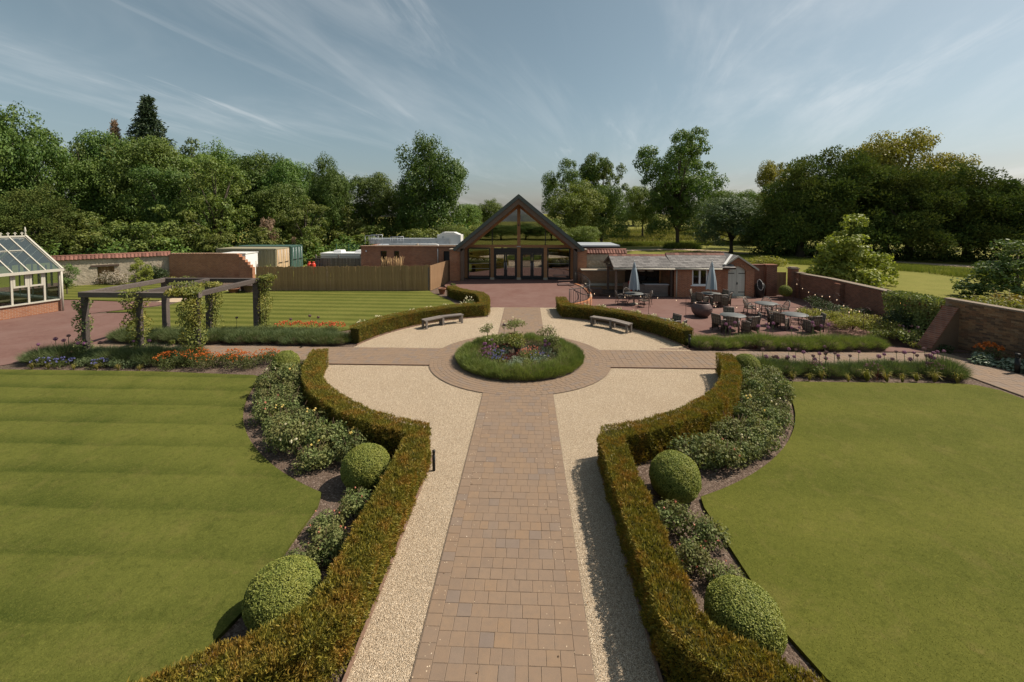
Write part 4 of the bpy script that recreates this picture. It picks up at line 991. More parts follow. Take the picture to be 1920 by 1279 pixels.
fw = thing('patio_wall', 'long shadowed old brick wall along the right of the patio', 'wall', (20.1, 15.0, 0))
wall_run(fw, [(20.05, 14.7), (20.15, 12.0), (20.05, 9.5), (19.9, 7.6), (19.5, 5.2), (18.75, 3.0)], [1.45, 1.5, 1.5, 1.52, 1.55, 1.75], 0.34, M_oldred, -0.4, cap=M_lichen)
MB().box((-0.32, -4.3, 0.55), (0.3, 0.5, 1.7)).build('buttress', M_oldred, fw)
# the near wall, brick by brick
nw = thing('near_wall', 'weathered tan and red brick wall at the right edge with a leaning buttress', 'wall', (18.55, 2.3, 0))
pA, pB = Vector((18.45, 2.4)), Vector((20.05, -2.6)); dW = pB-pA; LW = dW.length; aW = math.atan2(dW.y, dW.x)
def nwp(x, y, z): return (pA.x-18.55+math.cos(aW)*x-math.sin(aW)*y, pA.y-2.3+math.sin(aW)*x+math.cos(aW)*y, z)
top = lambda x: 2.02-0.03*x
MB().xprism([(0, -0.05), (LW, -0.05), (LW, top(LW)), (0, top(0))], -0.14, 0.14).build('wall', m_plain('lime_mortar', (0.26, 0.195, 0.135), 0.95, 0.3, 8.0, 0.2), nw, nwp(0, 0, 0), (0, 0, aW))
def oldbrick_mat():
    t = NT('weathered_brick'); r = t.rnd(); v = t.pos()
    col = t.ramp(r, [(0.0, (0.115, 0.068, 0.042)), (0.2, (0.21, 0.105, 0.058)), (0.45, (0.29, 0.165, 0.085)), (0.7, (0.23, 0.14, 0.080)), (0.85, (0.085, 0.052, 0.038)), (1.0, (0.33, 0.215, 0.125))])
    col = t.mix(t.range(t.noise(t.map(v, (1, 1, 0.5)), 1.2, 5.0, 0.65), 0.46, 0.7, 0.0, 0.6), col, (0.075, 0.052, 0.036))
    f = t.noise(v, 30.0, 4.0, 0.7); col = t.mix(t.range(f, 0.4, 0.8, 0, 0.35), col, (0.34, 0.26, 0.18))
    return t.done(col, 0.92, t.bump(f, 0.5, 0.008), 0.15)
M_obrick = oldbrick_mat()
bme = MB().box((0, 0, 0), (0.218, 0.05, 0.066)).mesh('brick', M_obrick); cnt = 0; rest = MB()
blist = []
for r_ in range(27):
    z = 0.04+r_*0.075
    for k in range(int(LW/0.228)+1):
        x = (k+0.5)*0.228+(0.114 if r_ % 2 else 0)
        if x < 0.12 or x > LW-0.1 or z > top(x)-0.02: continue
        blist.append((x, z))
blist.sort(key=lambda b: (abs(b[0]-1.35) > 1.25, -b[1]))
for i, (x, z) in enumerate(blist):
    if i < 300: link('brick', bme, nw, nwp(x, -0.13-0.004*random.random(), z), (0, random.gauss(0, 0.01), aW+random.gauss(0, 0.012)))
    else:
        q = Vector(nwp(x, -0.13, z)); rest.box(q, (0.218, 0.05, 0.066), rz=aW+random.gauss(0, 0.012))
tag(rest.build('brickwork', M_obrick, nw), kind='stuff')
MB().xprism([(-0.02, top(0)+0.003), (LW, top(LW)+0.003), (LW, top(LW)+0.07), (-0.02, top(0)+0.07)], -0.20, 0.18).build('coping', M_lichen, nw, nwp(0, 0, 0), (0, 0, aW))
bu = MB().xprism([(0, -0.05), (1.55, -0.05), (1.55, 0.10), (0.12, 1.72), (0, 1.78)], -0.25, 0.25)
bo = bu.build('buttress', M_obrick, nw, nwp(0.25, -0.1, 0), (0, 0, R(195)))
cap = MB()
for k in range(13):
    f = (k+0.5)/13; x = 1.55+(0.12-1.55)*f; z = 0.10+1.62*f+0.01
    cap.box((x+0.012, 0, z+0.012), (0.165, 0.53, 0.05), rot=Matrix.Rotation(R(48.6), 3, 'Y'))
cap.build('sloped_coping', M_oldred, nw, nwp(0.25, -0.1, 0), (0, 0, R(195)))

# ---- greenhouse
gh_ = thing('greenhouse', 'cream framed glass greenhouse on a brick base at the left edge', 'greenhouse', (-27.35, 7.66, 0))
GL = 8.0; a_g = math.atan2(5.27-7.66, -28.05+27.35)       # wall direction towards the camera
ghr = bpy.data.objects.new('x', None) if False else None
gh_.rotation_euler = (0, 0, a_g)                          # local +x runs along the wall towards the camera, local -y faces the drive? (+y = drive side)
EH, RH, HWD = 2.42, 4.28, 3.35
sgn = 1 if (Matrix.Rotation(a_g, 3, 'Z') @ Vector((0, 1, 0))).x > 0 else -1     # drive side
def gy(v): return -sgn*v                                   # v metres behind the wall face
M_ghbrick = m_brick('greenhouse_brick', (0.36, 0.15, 0.070), (0.27, 0.105, 0.055), (0.40, 0.32, 0.26), dark=(0.20, 0.085, 0.05), wear=0.3)
MB().box((GL/2, gy(0.11), 0.33), (GL, 0.22, 0.66)).build('brick_base', M_ghbrick, gh_)
MB().box((0.11, gy(HWD+0.11), 0.33), (0.22, 2*HWD-0.2, 0.66)).build('brick_base', M_ghbrick, gh_)
MB().box((GL/2, gy(2*HWD), 0.33), (GL, 0.22, 0.66)).build('brick_base', M_ghbrick, gh_)
MB().box((GL/2, gy(0.08), 0.70), (GL+0.1, 0.34, 0.07)).build('sill', M_cream, gh_); MB().box((0.08, gy(HWD), 0.70), (0.34, 2*HWD, 0.065)).build('sill', M_cream, gh_)
nb = 12
for k in range(nb+1):
    x = k*GL/nb; MB().box((x, gy(0.06), 1.58), (0.085, 0.10, 1.70)).build('mullion', M_cream, gh_); MB().box((x, gy(2*HWD), 1.58), (0.085, 0.10, 1.70)).build('mullion', M_cream, gh_)
    MB().beam((x, gy(-0.12), EH+0.08), (x, gy(HWD), RH+0.07), 0.055, 0.06).build('rafter', M_cream, gh_); MB().beam((x, gy(2*HWD+0.12), EH+0.08), (x, gy(HWD), RH+0.07), 0.055, 0.06).build('rafter', M_cream, gh_)
for k in range(nb):
    x = (k+0.5)*GL/nb; w_ = GL/nb-0.09
    MB().box((x, gy(0.07), 1.58), (w_, 0.012, 1.66)).build('glass_pane', M_ghglass, gh_)
    if k % 3 != 0:
        f = MB()
        for xx in (x-w_/2+0.05, x+w_/2-0.05): f.box((xx, gy(0.03), 2.02), (0.09, 0.06, 0.78))
        for z in (1.68, 2.37): f.box((x, gy(0.03), z), (w_-0.19, 0.058, 0.09))
        f.build('casement', M_cream, gh_)
    for sd in (0, 1):
        y0 = gy(-0.1) if not sd else gy(2*HWD+0.1)
        n_ = Vector((0, (gy(HWD)-y0), RH-EH)); mid = Vector((x, y0, EH+0.08))+n_*0.5
        MB().add([(x-w_/2, y0, EH+0.075), (x+w_/2, y0, EH+0.075), (x+w_/2, gy(HWD), RH+0.065), (x-w_/2, gy(HWD), RH+0.065)], [(0, 1, 2, 3)]).build('roof_pane', M_ghroof, gh_)
        if not sd:
            q = Vector((0, y0, EH+0.08))+n_*0.58
            if k % 3: MB().beam((x-w_/2, q.y, q.z+0.03), (x+w_/2, q.y, q.z+0.03), 0.05, 0.05).build('vent_bar', M_cream, gh_)
MB().box((GL/2, gy(-0.12), EH+0.02), (GL+0.25, 0.15, 0.15)).build('gutter', M_cream, gh_); MB().box((GL/2, gy(2*HWD+0.12), EH+0.02), (GL+0.25, 0.15, 0.15)).build('gutter', M_cream, gh_)
MB().tube([(-0.02, gy(-0.14), EH), (-0.02, gy(-0.14), 0.02)], 0.055, 8).build('downpipe', M_cream, gh_)
MB().box((GL/2, gy(HWD), RH+0.10), (GL+0.2, 0.14, 0.10)).build('ridge', M_cream, gh_)
for s in (0, 1): MB().beam((-0.06, gy(-0.18) if not s else gy(2*HWD+0.18), EH+0.07), (-0.06, gy(HWD), RH+0.12), 0.09, 0.12).build('gable_rafter', M_cream, gh_)
for k in range(26):
    x = 0.1+k*0.3; MB().box((x, gy(HWD), RH+0.26), (0.05, 0.02, 0.20)).box((x, gy(HWD), RH+0.29), (0.14, 0.02, 0.05)).build('cresting', M_cream, gh_)
MB().lathe([(0.04, 0), (0.05, 0.1), (0.025, 0.2), (0.06, 0.3), (0.01, 0.55)], 8, (-0.05, gy(HWD), RH+0.13)).build('finial', M_cream, gh_)
MB().add([(-0.02, gy(0.1), 0.74), (-0.02, gy(2*HWD-0.1), 0.74), (-0.02, gy(2*HWD-0.1), EH), (-0.02, gy(HWD), RH), (-0.02, gy(0.1), EH)], [(0, 1, 2, 3, 4)]).build('gable_pane', M_ghglass, gh_)
for v in (1.35, 2.75, 4.1): MB().box((-0.03, gy(v), 1.7), (0.07, 0.07, 1.95)).build('gable_mullion', M_cream, gh_)
for (x, v) in ((1.6, 1.6), (4.0, 1.6), (1.6, 4.0), (4.2, 4.0)):
    b = MB().box((x, gy(v), 0.78), (1.9, 0.8, 0.05))
    for dx in (-0.85, 0.85):
        for dv in (-0.32, 0.32): b.box((x+dx, gy(v+dv), 0.38), (0.06, 0.06, 0.75))
    b.build('staging', M_fence2, gh_)
# ================================================================ GARDEN FURNITURE
# ---- benches: two straight boards each, following the round court
def bench(label, a_mid, flip):
    r = 6.62; c = (r*math.cos(R(a_mid)), r*math.sin(R(a_mid)))
    t = thing('garden_bench', label, 'bench', (c[0], c[1], 0.0), R(a_mid)+math.pi/2, 'weathered backless benches on the gravel')
    for s in (-1, 1):
        x0, y0 = 0.0, 0.0; a = s*R(9.5)
        cx, cy = s*0.56*math.cos(abs(a)), 0.56*math.sin(abs(a))*0.9
        for k in range(3):
            off = (k-1)*0.135
            MB().box((cx, cy+off, 0.425), (1.14, 0.128, 0.05), rz=a).build('seat_board', M_grey, t)
        MB().box((cx, cy, 0.36), (1.06, 0.3, 0.07), rz=a).build('apron', M_oak, t)
        for e in ((s*1.03, 0.17+0.02), ):
            for v in (-0.15, 0.15): MB().box((e[0]-v*math.sin(a), e[1]+v, 0.20), (0.095, 0.085, 0.40), rz=a).build('leg', M_grey, t)
    for v in (-0.15, 0.15): MB().box((0, 0.01+v, 0.20), (0.11, 0.085, 0.40)).build('leg', M_grey, t)
    return t
bench('long grey weathered backless bench on the gravel by the left hand back hedge', 128.5, 1)
bench('long grey weathered backless bench on the gravel by the right hand back hedge', 46.5, 1)

# ---- pergola over the left path
M_pgwood = m_wood('pergola_timber', (0.070, 0.055, 0.048), (0.135, 0.112, 0.100))
pg = thing('pergola', 'weathered grey timber pergola with climbers over the left hand path', 'pergola', (-15.2, 1.4, 0.0))
FX = (-17.05, -14.85, -12.55); BX = (-17.1, -14.95, -12.62); FY, BY = -0.55, 3.25
for i, x in enumerate(FX): MB().box((x+15.2, FY-1.4, 1.22), (0.17, 0.17, 2.44)).build('post', M_pgwood, pg, bevel=0.012)
for i, x in enumerate(BX): MB().box((x+15.2, BY-1.4, 1.22), (0.24, 0.22, 2.44)).build('post', M_pgwood, pg, bevel=0.012)
MB().box((-14.8+15.2, FY-1.4, 2.54), (4.85, 0.20, 0.21)).build('beam', M_pgwood, pg, bevel=0.012)
MB().box((-14.85+15.2, BY-1.4, 2.54), (4.80, 0.20, 0.21)).build('beam', M_pgwood, pg, bevel=0.012)
for x in (-17.08, -14.9, -12.6): MB().box((x+15.2, 1.35-1.4, 2.55), (0.20, 3.60, 0.19)).build('cross_beam', M_pgwood, pg, bevel=0.012)

# ---- bollards along the paths
M_bol = m_plain('black_powder_coat', (0.012, 0.012, 0.012), 0.45, 0.1, 4.0, 0.0)
def bollard(x, y, label, h=0.55, r=0.05):
    t = thing('bollard_light', label, 'bollard', (x, y, 0.0), 0, 'low dark path bollards')
    MB().lathe([(r, 0), (r, h*0.78)], 12).build('post', M_bol, t); MB().lathe([(r*0.8, h*0.78), (r*0.8, h*0.86)], 12).build('lens', M_winglass, t); MB().lathe([(r, h*0.86), (r, h)], 12).build('cap', M_bol, t)
bollard(-1.76, -7.5, 'black bollard light against the corner of the left front hedge', 0.46, 0.034)
bollard(7.22, 1.72, 'black bollard light at the end of the back right hedge by the lavender')
bollard(3.70, 7.0, 'grey green bollard light in front of the back right hedge', 0.6)
bollard(17.75, -0.95, 'black bollard light among the hostas beside the side path', 0.72, 0.075)

# ---- pots
def pot(x, y, label, r=0.26, h=0.42, mat=None, z=0.0, group='terracotta pots beside the garden fence'):
    t = thing('plant_pot', label, 'pot', (x, y, z), 0, group)
    MB().lathe([(r*0.68, 0), (r*0.98, h*0.82), (r*1.08, h*0.83), (r*1.1, h), (r*0.92, h), (r*0.88, h*0.9)], 16, cap=False).build('pot', mat or M_pot, t)
    MB().lathe([(0.01, h*0.88), (r*0.9, h*0.9)], 12, cap=False).build('soil', M_soilcore, t)
    return t
pot(-5.85, 13.95, 'terracotta pot beside the corner where the pale fence starts')
pot(-21.2, 13.9, 'shallow dark pot of yellow flowers near the left end of the fence', 0.38, 0.34)
pot(-20.1, 14.05, 'tall dark round pot against the left end of the fence', 0.42, 0.62, M_steel)
pot(-20.75, 14.45, 'small dark pot half hidden behind the two larger pots', 0.30, 0.5, M_steel)

# ---- terrace railing and its curved brick wall
rl = thing('curved_railing', 'black iron railing curling round the terrace edge above the patio', 'railing', (2.9, 10.2, 0))
def rz_(x, y): return terrace_z(x, y)
path = spline([(2.95, 10.3), (3.6, 10.75), (4.3, 11.6), (4.62, 13.0), (4.66, 14.6), (4.5, 16.4), (4.05, 17.6)], 6)
tops = []
for i, p in enumerate(path):
    z = rz_(p.x, p.y); tops.append((p.x-2.9, p.y-10.2, z+0.98))
MB().tube(tops, 0.026, 6).build('handrail', M_ironblk, rl)
MB().tube([(a, b, c-0.86) for a, b, c in tops], 0.014, 5).build('bottom_rail', M_ironblk, rl)
bar_me = MB().tube([(0, 0, 0), (0, 0, 0.9)], 0.011, 5).mesh('baluster', M_ironblk)
acc = 0.0; last = path[0]
for i in range(1, len(path)):
    seg = path[i]-path[i-1]; n = max(1, int(seg.length/0.16))
    for k in range(n):
        q = path[i-1]+seg*(k/n); link('baluster', bar_me, rl, (q.x-2.9, q.y-10.2, rz_(q.x, q.y)+0.08))
for i in range(0, len(path), 7):
    p = path[i]; MB().tube([(p.x-2.9, p.y-10.2, -0.3), (p.x-2.9, p.y-10.2, rz_(p.x, p.y)+1.0)], 0.026, 6).build('post', M_ironblk, rl)
sw = thing('curved_brick_wall', 'low curved orange brick retaining wall under the terrace railing', 'wall', (2.9, 10.2, 0))
pp = [(p.x+0.04, p.y-0.04) for p in path][::2]
wall_run(sw, [(x, y) for x, y in pp], [rz_(x, y)+0.06 for x, y in pp], 0.22, M_orange, -0.35)
fr2 = thing('step_railing', 'low black iron railing stepping down from the terrace corner to the patio', 'railing', (3.2, 9.9, 0))
pts = [(0.0, 0.2, 1.0), (0.5, -0.1, 0.8), (1.0, -0.1, 0.72)]
MB().tube(pts, 0.024, 6).build('handrail', M_ironblk, fr2)
for k in range(6):
    f = k/5; a = Vector(pts[0]).lerp(Vector(pts[2]), f); MB().tube([(a.x, a.y-0.08*math.sin(f*3.14), -0.3), (a.x, a.y-0.08*math.sin(f*3.14), a.z-0.04)], 0.012, 5).build('baluster', M_ironblk, fr2)

# ---- patio furniture
M_ttop = m_plain('slate_grey_tabletop', (0.095, 0.100, 0.098), 0.6, 0.1, 5.0, 0.0, spec=0.4)
M_chair = m_plain('dark_brown_frame', (0.050, 0.036, 0.030), 0.5, 0.2, 6.0, 0.0)
M_chairpale = m_plain('pale_grey_frame', (0.20, 0.175, 0.155), 0.5, 0.15, 6.0, 0.0)  # paler frame tone for arms, arched backs and top rails
def wicker_mat():
    t = NT('woven_cane'); v = t.coord('Object'); w1 = t.n('ShaderNodeTexWave'); t.l(t.map(v, (60, 60, 60)), w1.inputs['Vector']); w1.inputs['Scale'].default_value = 1.0
    return t.done(t.mix(w1.outputs[0], (0.075, 0.056, 0.042), (0.165, 0.130, 0.100)), 0.7, None, 0.2)
M_wick = wicker_mat()
M_cane = m_plain('pale_woven_panel', (0.205, 0.175, 0.130), 0.8, 0.3, 30.0, 0.0)
def table(x, y, label, r=0.62, hole=False):
    t = thing('round_table', label, 'table', (x, y, patio_z(x, y)), random.uniform(0, 1.5), 'round grey patio tables')
    MB().lathe([(0.03, 0.70), (r*0.98, 0.705), (r, 0.715), (r, 0.735), (r*0.99, 0.745), (0.02, 0.748)], 28).build('tabletop', M_ttop, t)
    for k in range(4):
        a = k*math.pi/2; c, s = math.cos(a), math.sin(a)
        MB().tube([(c*r*0.72, s*r*0.72, 0.0), (c*r*0.50, s*r*0.50, 0.35), (c*r*0.62, s*r*0.62, 0.70)], 0.020, 6).build('leg', M_chair, t)
    b = MB(); b.tube([(r*0.5*math.cos(k*math.pi/8), r*0.5*math.sin(k*math.pi/8), 0.35) for k in range(17)], 0.012, 5); b.build('ring_stretcher', M_chair, t)
    return t
def chair_round():
    """armchair with an arched cane back; faces +y"""
    t = thing('cane_armchair', 'x', 'chair', (0, 0, 0))
    MB().box((0, 0.0, 0.42), (0.47, 0.46, 0.05), taper=0.94).build('seat', M_wick, t)
    arch = [(0.27*math.cos(math.pi*k/10), -0.20-0.14*math.sin(math.pi*k/10)**1.0, 0.55+0.36*math.sin(math.pi*k/10)) for k in range(11)]
    MB().tube([(0.27, 0.20, 0.64), (0.28, 0.0, 0.63)]+arch+[(-0.28, 0.0, 0.63), (-0.27, 0.20, 0.64)], 0.021, 7).build('back_frame', M_chairpale, t)
    b = MB()
    for k in range(1, 10):
        x = 0.24*math.cos(math.pi*k/10); zt = 0.55+0.35*math.sin(math.pi*k/10); yb = -0.20-0.13*math.sin(math.pi*k/10)
        b.tube([(x*0.85, -0.21, 0.44), (x, yb, zt)], 0.008, 4)
    for z in (0.55, 0.66, 0.77): b.tube([(-0.22, -0.25, z), (0, -0.29, z), (0.22, -0.25, z)], 0.007, 4)
    b.build('back_cane', M_wick, t)
    for s in (-1, 1):
        MB().tube([(s*0.27, 0.20, 0.64), (s*0.25, 0.23, 0.42), (s*0.27, 0.25, 0.0)], 0.017, 6).build('leg', M_chair, t)
        MB().tube([(s*0.25, -0.20, 0.55), (s*0.24, -0.21, 0.42), (s*0.27, -0.27, 0.0)], 0.017, 6).build('leg', M_chair, t)
    b = MB(); b.tube([(-0.24, 0.22, 0.2), (0.24, 0.22, 0.2)], 0.009, 5); b.tube([(-0.24, -0.23, 0.2), (0.24, -0.23, 0.2)], 0.009, 5); b.build('stretcher', M_chair, t)
    return t
def chair_square():
    """woven armchair with boxed lattice sides; faces +y"""
    t = thing('woven_armchair', 'x', 'chair', (0, 0, 0))
    MB().box((0, 0.01, 0.41), (0.50, 0.48, 0.06)).build('seat', M_wick, t)
    def panel(o, ux, uz, w, h, name):
        m = MB(); o, ux, uz = Vector(o), Vector(ux), Vector(uz)
        P = lambda a, c: o+ux*a+uz*c
        m.add([P(0, 0), P(w, 0), P(w, h), P(0, h)], [(0, 1, 2, 3)])
        pp_ = m.build(name, M_cane, t)
        l = MB()
        for k in range(4): l.tube([P(w*(k+0.5)/4, 0), P(w*(k+0.5)/4, h)], 0.011, 4)
        for k in range(3): l.tube([P(0, h*(k+0.5)/3), P(w, h*(k+0.5)/3)], 0.011, 4)
        l.build('lattice', M_chair, pp_)
    panel((-0.24, -0.25, 0.42), (1, 0, 0), (0, -0.16, 0.987), 0.48, 0.46, 'back')
    for s in (-1, 1):
        panel((s*0.27, -0.23, 0.10), (0, 1, 0), (0, 0, 1), 0.44, 0.50, 'side_panel')
        MB().tube([(s*0.27, -0.26, 0.62), (s*0.28, -0.05, 0.645), (s*0.27, 0.2, 0.63), (s*0.27, 0.25, 0.58)], 0.024, 6).build('arm', M_chairpale, t)
        MB().tube([(s*0.27, 0.24, 0.60), (s*0.27, 0.24, 0.0)], 0.022, 6).build('leg', M_chair, t)
        MB().tube([(s*0.26, -0.34, 0.90), (s*0.26, -0.25, 0.42), (s*0.27, -0.24, 0.0)], 0.022, 6).build('leg', M_chair, t)
    MB().tube([(-0.26, -0.34, 0.90), (0.26, -0.34, 0.90)], 0.024, 6).build('top_rail', M_chairpale, t)
    return t
CR, CS = chair_round(), chair_square()
used = {'r': False, 's': False}
def put_chair(kind, x, y, face, label, group):
    src = CR if kind == 'r' else CS
    if not used[kind]:
        used[kind] = True; o = src; o.location = (x, y, patio_z(x, y)); o.rotation_euler = (0, 0, face-math.pi/2); o['label'] = label; o['group'] = group; return o
    return copy_tree(src, (x, y, patio_z(x, y)), face-math.pi/2, None, label, group)
T1 = table(7.45, 12.2, 'round grey table under the upright closed parasol before the bar')
T2 = table(6.85, 4.75, 'round grey table behind the end of the back right hedge, among white roses')
T3 = table(11.05, 6.0, 'round grey table just behind the lavender, left of the other near table')
T4 = table(14.5, 9.2, 'round grey table ringed by arched cane chairs near the gate')
T5 = table(12.6, 12.4, 'round grey table with the leaning closed parasol in front of the brick store')
T6 = table(14.4, 6.3, 'round grey table just behind the lavender, nearest the border plants')
where = lambda a: ('on the right of', 'on the far right of', 'behind', 'on the far left of', 'on the left of', 'on the near left of', 'in front of', 'on the near right of')[int(((a % 360)+22.5)//45) % 8]
def ring_chairs(T, kind, angs, desc, d=0.92):
    nm = 'arched cane armchair' if kind == 'r' else 'woven lattice armchair'
    for a in angs:
        x, y = T.location.x+d*math.cos(R(a)), T.location.y+d*math.sin(R(a))
        put_chair(kind, x, y, R(a)+math.pi+random.gauss(0, 0.12), f'{nm} {where(a)} the {desc}', 'patio chairs around the round tables')
ring_chairs(T1, 'r', (185, 100, 300, 10), 'upright parasol table')
ring_chairs(T2, 's', (28, 325, 265), 'table by the white roses')
ring_chairs(T3, 's', (205, 245, 300, 345, 75), 'left hand table behind the lavender')
ring_chairs(T4, 'r', (175, 130, 60, 355, 268), 'table of arched chairs near the gate')
ring_chairs(T5, 's', (160, 215, 265, 320, 20), 'leaning parasol table')
ring_chairs(T6, 's', (200, 150, 290, 330), 'right hand table behind the lavender')
# closed parasols
M_canvas = m_plain('blue_grey_canvas', (0.235, 0.285, 0.32), 0.85, 0.1, 4.0, 0.1)
M_canvas2 = m_plain('pale_canvas', (0.55, 0.55, 0.53), 0.85, 0.08, 4.0, 0.1)
def parasol(x, y, label, lean):
    t = thing('closed_parasol', label, 'parasol', (x, y, patio_z(x, y)), 0, 'closed parasols over the patio tables'); t.rotation_euler = lean
    MB().lathe([(0.28, 0.0), (0.28, 0.06), (0.05, 0.09), (0.04, 0.25)], 16).build('base', M_stone, t)
    MB().tube([(0, 0, 0.05), (0, 0, 2.85)], 0.022, 8).build('pole', M_canvas2, t)
    n = 32; prof = [(0.30, 1.02), (0.285, 1.35), (0.22, 1.9), (0.13, 2.42), (0.10, 2.47), (0.115, 2.52), (0.05, 2.78), (0.015, 2.86)]
    for part in (0, 1):
        m = MB(); vs = []
        for (r, z) in prof:
            for k in range(n):
                f = 1.0+0.22*(1 if k % 4 == 0 else (-0.7 if k % 4 == 2 else 0.1))*(1-(z-1.0)/2.0); vs.append((r*f*math.cos(2*math.pi*k/n), r*f*math.sin(2*math.pi*k/n), z-(0.06 if k % 4 == 0 and z < 1.1 else 0)))
        fs = [(i*n+k, i*n+(k+1) % n, (i+1)*n+(k+1) % n, (i+1)*n+k) for i in range(len(prof)-1) for k in range(n) if ((k//4) % 4 == 3) == (part == 1)]
        m.add(vs, fs, True); m.build('canopy' if part == 0 else 'pale_gore', M_canvas if part == 0 else M_canvas2, t)
    MB().lathe([(0.02, 2.86), (0.03, 2.90), (0.01, 2.95)], 8).build('finial', M_canvas2, t)
parasol(7.45, 12.2, 'closed blue grey parasol standing upright in front of the bar', (0, 0, 0.4))
parasol(12.6, 12.4, 'closed blue grey parasol leaning over in front of the brick store', (0.0, R(5), 1.0))
# fire bowl
s = thing('fire_bowl', 'large rust brown round fire bowl in the middle of the patio', 'fire bowl', (10.55, 8.75, patio_z(10.5, 8.7)))
s.scale = (0.87, 0.87, 0.90)
MB().lathe([(0.30, 0.0), (0.42, 0.06), (0.62, 0.30), (0.68, 0.50), (0.63, 0.72), (0.52, 0.86), (0.50, 0.90), (0.45, 0.90), (0.47, 0.84), (0.55, 0.7)], 32, cap=False).build('bowl', M_steel, s)
MB().lathe([(0.68, 0.605), (0.69, 0.62), (0.67, 0.64)], 32, cap=False).build('seam', M_steel, s)
MB().lathe([(0.01, 0.66), (0.54, 0.68)], 20, cap=False).build('ash', M_soilcore, s)
s = thing('covered_barbecue', 'black covered barbecue with a white rimmed cover beside the gabled doors', 'barbecue', (17.2, 15.0, -0.29))
MB().lathe([(0.26, 0.0), (0.30, 0.5), (0.36, 0.8), (0.30, 1.0), (0.1, 1.15)], 14).build('cover', M_ironblk, s); MB().tube([(0.15*math.cos(k*math.pi/10)-0.14, -0.30-0.1*math.cos(k*math.pi/10), 0.95+0.36*math.sin(k*math.pi/10)-0.12*math.cos(k*math.pi/10)) for k in range(21)], 0.016, 5).build('rim', M_offwhite, s)
MB().add([(-0.12+0.14*math.cos(k*math.pi/8)-0.02, -0.29-0.1*math.cos(k*math.pi/8), 0.95+0.35*math.sin(k*math.pi/8)-0.12*math.cos(k*math.pi/8)) for k in range(16)], [tuple(range(16))]).build('lid', M_ironblk, s)
# festoon lights on thin hooked stakes
M_bulb = m_emit('warm_bulb', (1.0, 0.70, 0.45), 0.8)
stakes = [(3.9, 9.2, 'nearest the terrace steps'), (7.3, 8.2, 'by the table in front of the bar'), (8.95, 6.9, 'left of the fire bowl'), (11.4, 5.2, 'beside the left hand lavender table'), (14.35, 5.25, 'beside the right hand lavender table'), (16.4, 4.3, 'in front of the dark border shrub'), (17.7, 8.2, 'in the border below the old wall'), (18.9, 13.8, 'beside the gate pier')]
for i, (x, y, d) in enumerate(stakes):
    z = patio_z(x, y); t = thing('light_stake', 'thin rusty hooked stake for festoon lights, '+d, 'stake', (x, y, z), random.uniform(-0.6, 0.6), 'hooked stakes carrying the festoon lights')
    MB().tube([(0, 0, 0), (0, 0, 1.38), (0.03, 0, 1.5), (0.12, 0, 1.56), (0.21, 0, 1.5), (0.24, 0, 1.42), (0.30, 0, 1.42)], 0.011, 5).build('stake', M_steel, t)
bulb_me = MB().lathe([(0.005, -0.05), (0.016, -0.03), (0.018, -0.005), (0.012, 0.02)], 8).mesh('bulb', M_bulb)
sock_me = MB().lathe([(0.016, 0.018), (0.018, 0.055), (0.008, 0.075)], 6).mesh('socket', M_ironblk)
for i in range(len(stakes)-1):
    a, b_ = Vector((stakes[i][0], stakes[i][1], patio_z(*stakes[i][:2])+1.44)), Vector((stakes[i+1][0], stakes[i+1][1], patio_z(*stakes[i+1][:2])+1.44))
    L = (b_-a).length; t = thing('festoon_lights', 'string of lit bulbs from the stake '+stakes[i][2], 'festoon lights', tuple(a), 0, 'festoon light strings over the patio')
    sag = 0.06*L; P = [(b_-a)*f-Vector((0, 0, sag*4*f*(1-f))) for f in [k/14 for k in range(15)]]
    MB().tube(P, 0.006, 4).build('cable', M_ironblk, t); n = max(2, int(L/0.85))
    for k in range(n):
        f = (k+0.5)/n; q = (b_-a)*f-Vector((0, 0, sag*4*f*(1-f)+0.075)); so = link('socket', sock_me, t, q); link('bulb', bulb_me, so)
s = thing('wall_lantern', 'black lantern glowing orange on the old wall above the border', 'lantern', (19.45, 5.9, 1.15), R(200))
MB().box((0, 0, 0), (0.16, 0.16, 0.26), taper=1.25).build('cage', M_ironblk, s); MB().box((0, 0, 0.17), (0.24, 0.24, 0.06), taper=0.4).build('roof', M_ironblk, s); MB().lathe([(0.02, -0.05), (0.05, 0.0), (0.02, 0.06)], 8, (0.09, 0, 0)).build('bulb', m_emit('lantern_glow', (1.0, 0.38, 0.10), 12.0), s); MB().box((-0.12, 0, 0), (0.1, 0.08, 0.1)).build('bracket', M_ironblk, s)
# edging boards
def edging(name, pts, label, w=0.03, h=0.075):
    m = MB()
    for i in range(len(pts)-1): m.beam((pts[i][0], pts[i][1], h/2-0.02), (pts[i+1][0], pts[i+1][1], h/2-0.02), w, h)
    tag(m.build(name, M_edge, None), label, 'edging', 'timber edging of the gravel')
edging('timber_edging', [(-1.9, -13.2), (-1.9, -7.02)]+arc(7.26, 254, 187, 40), 'thin brown timber edging board along the left front hedge')
edging('timber_edging', [(1.9, -13.2), (1.9, -7.02)]+arc(7.26, 286, 353, 40), 'thin brown timber edging board along the right front hedge')
edging('timber_edging', arc(7.26, 168, 107, 30), 'thin brown timber edging board below the back left hedge')
edging('timber_edging', arc(7.26, 12, 72, 30), 'thin brown timber edging board below the back right hedge')
for x0, x1, y, lb in ((-9.3, -3.35, -0.90, 'raised dark edge of the left path where it meets the near gravel'), (3.35, 7.3, -0.90, 'raised dark edge of the right path where it meets the near gravel')):
    tag(MB().box(((x0+x1)/2, y, 0.012), (x1-x0, 0.035, 0.06)).build('path_edging', M_edge, None), lb, 'edging', 'timber edging of the gravel')
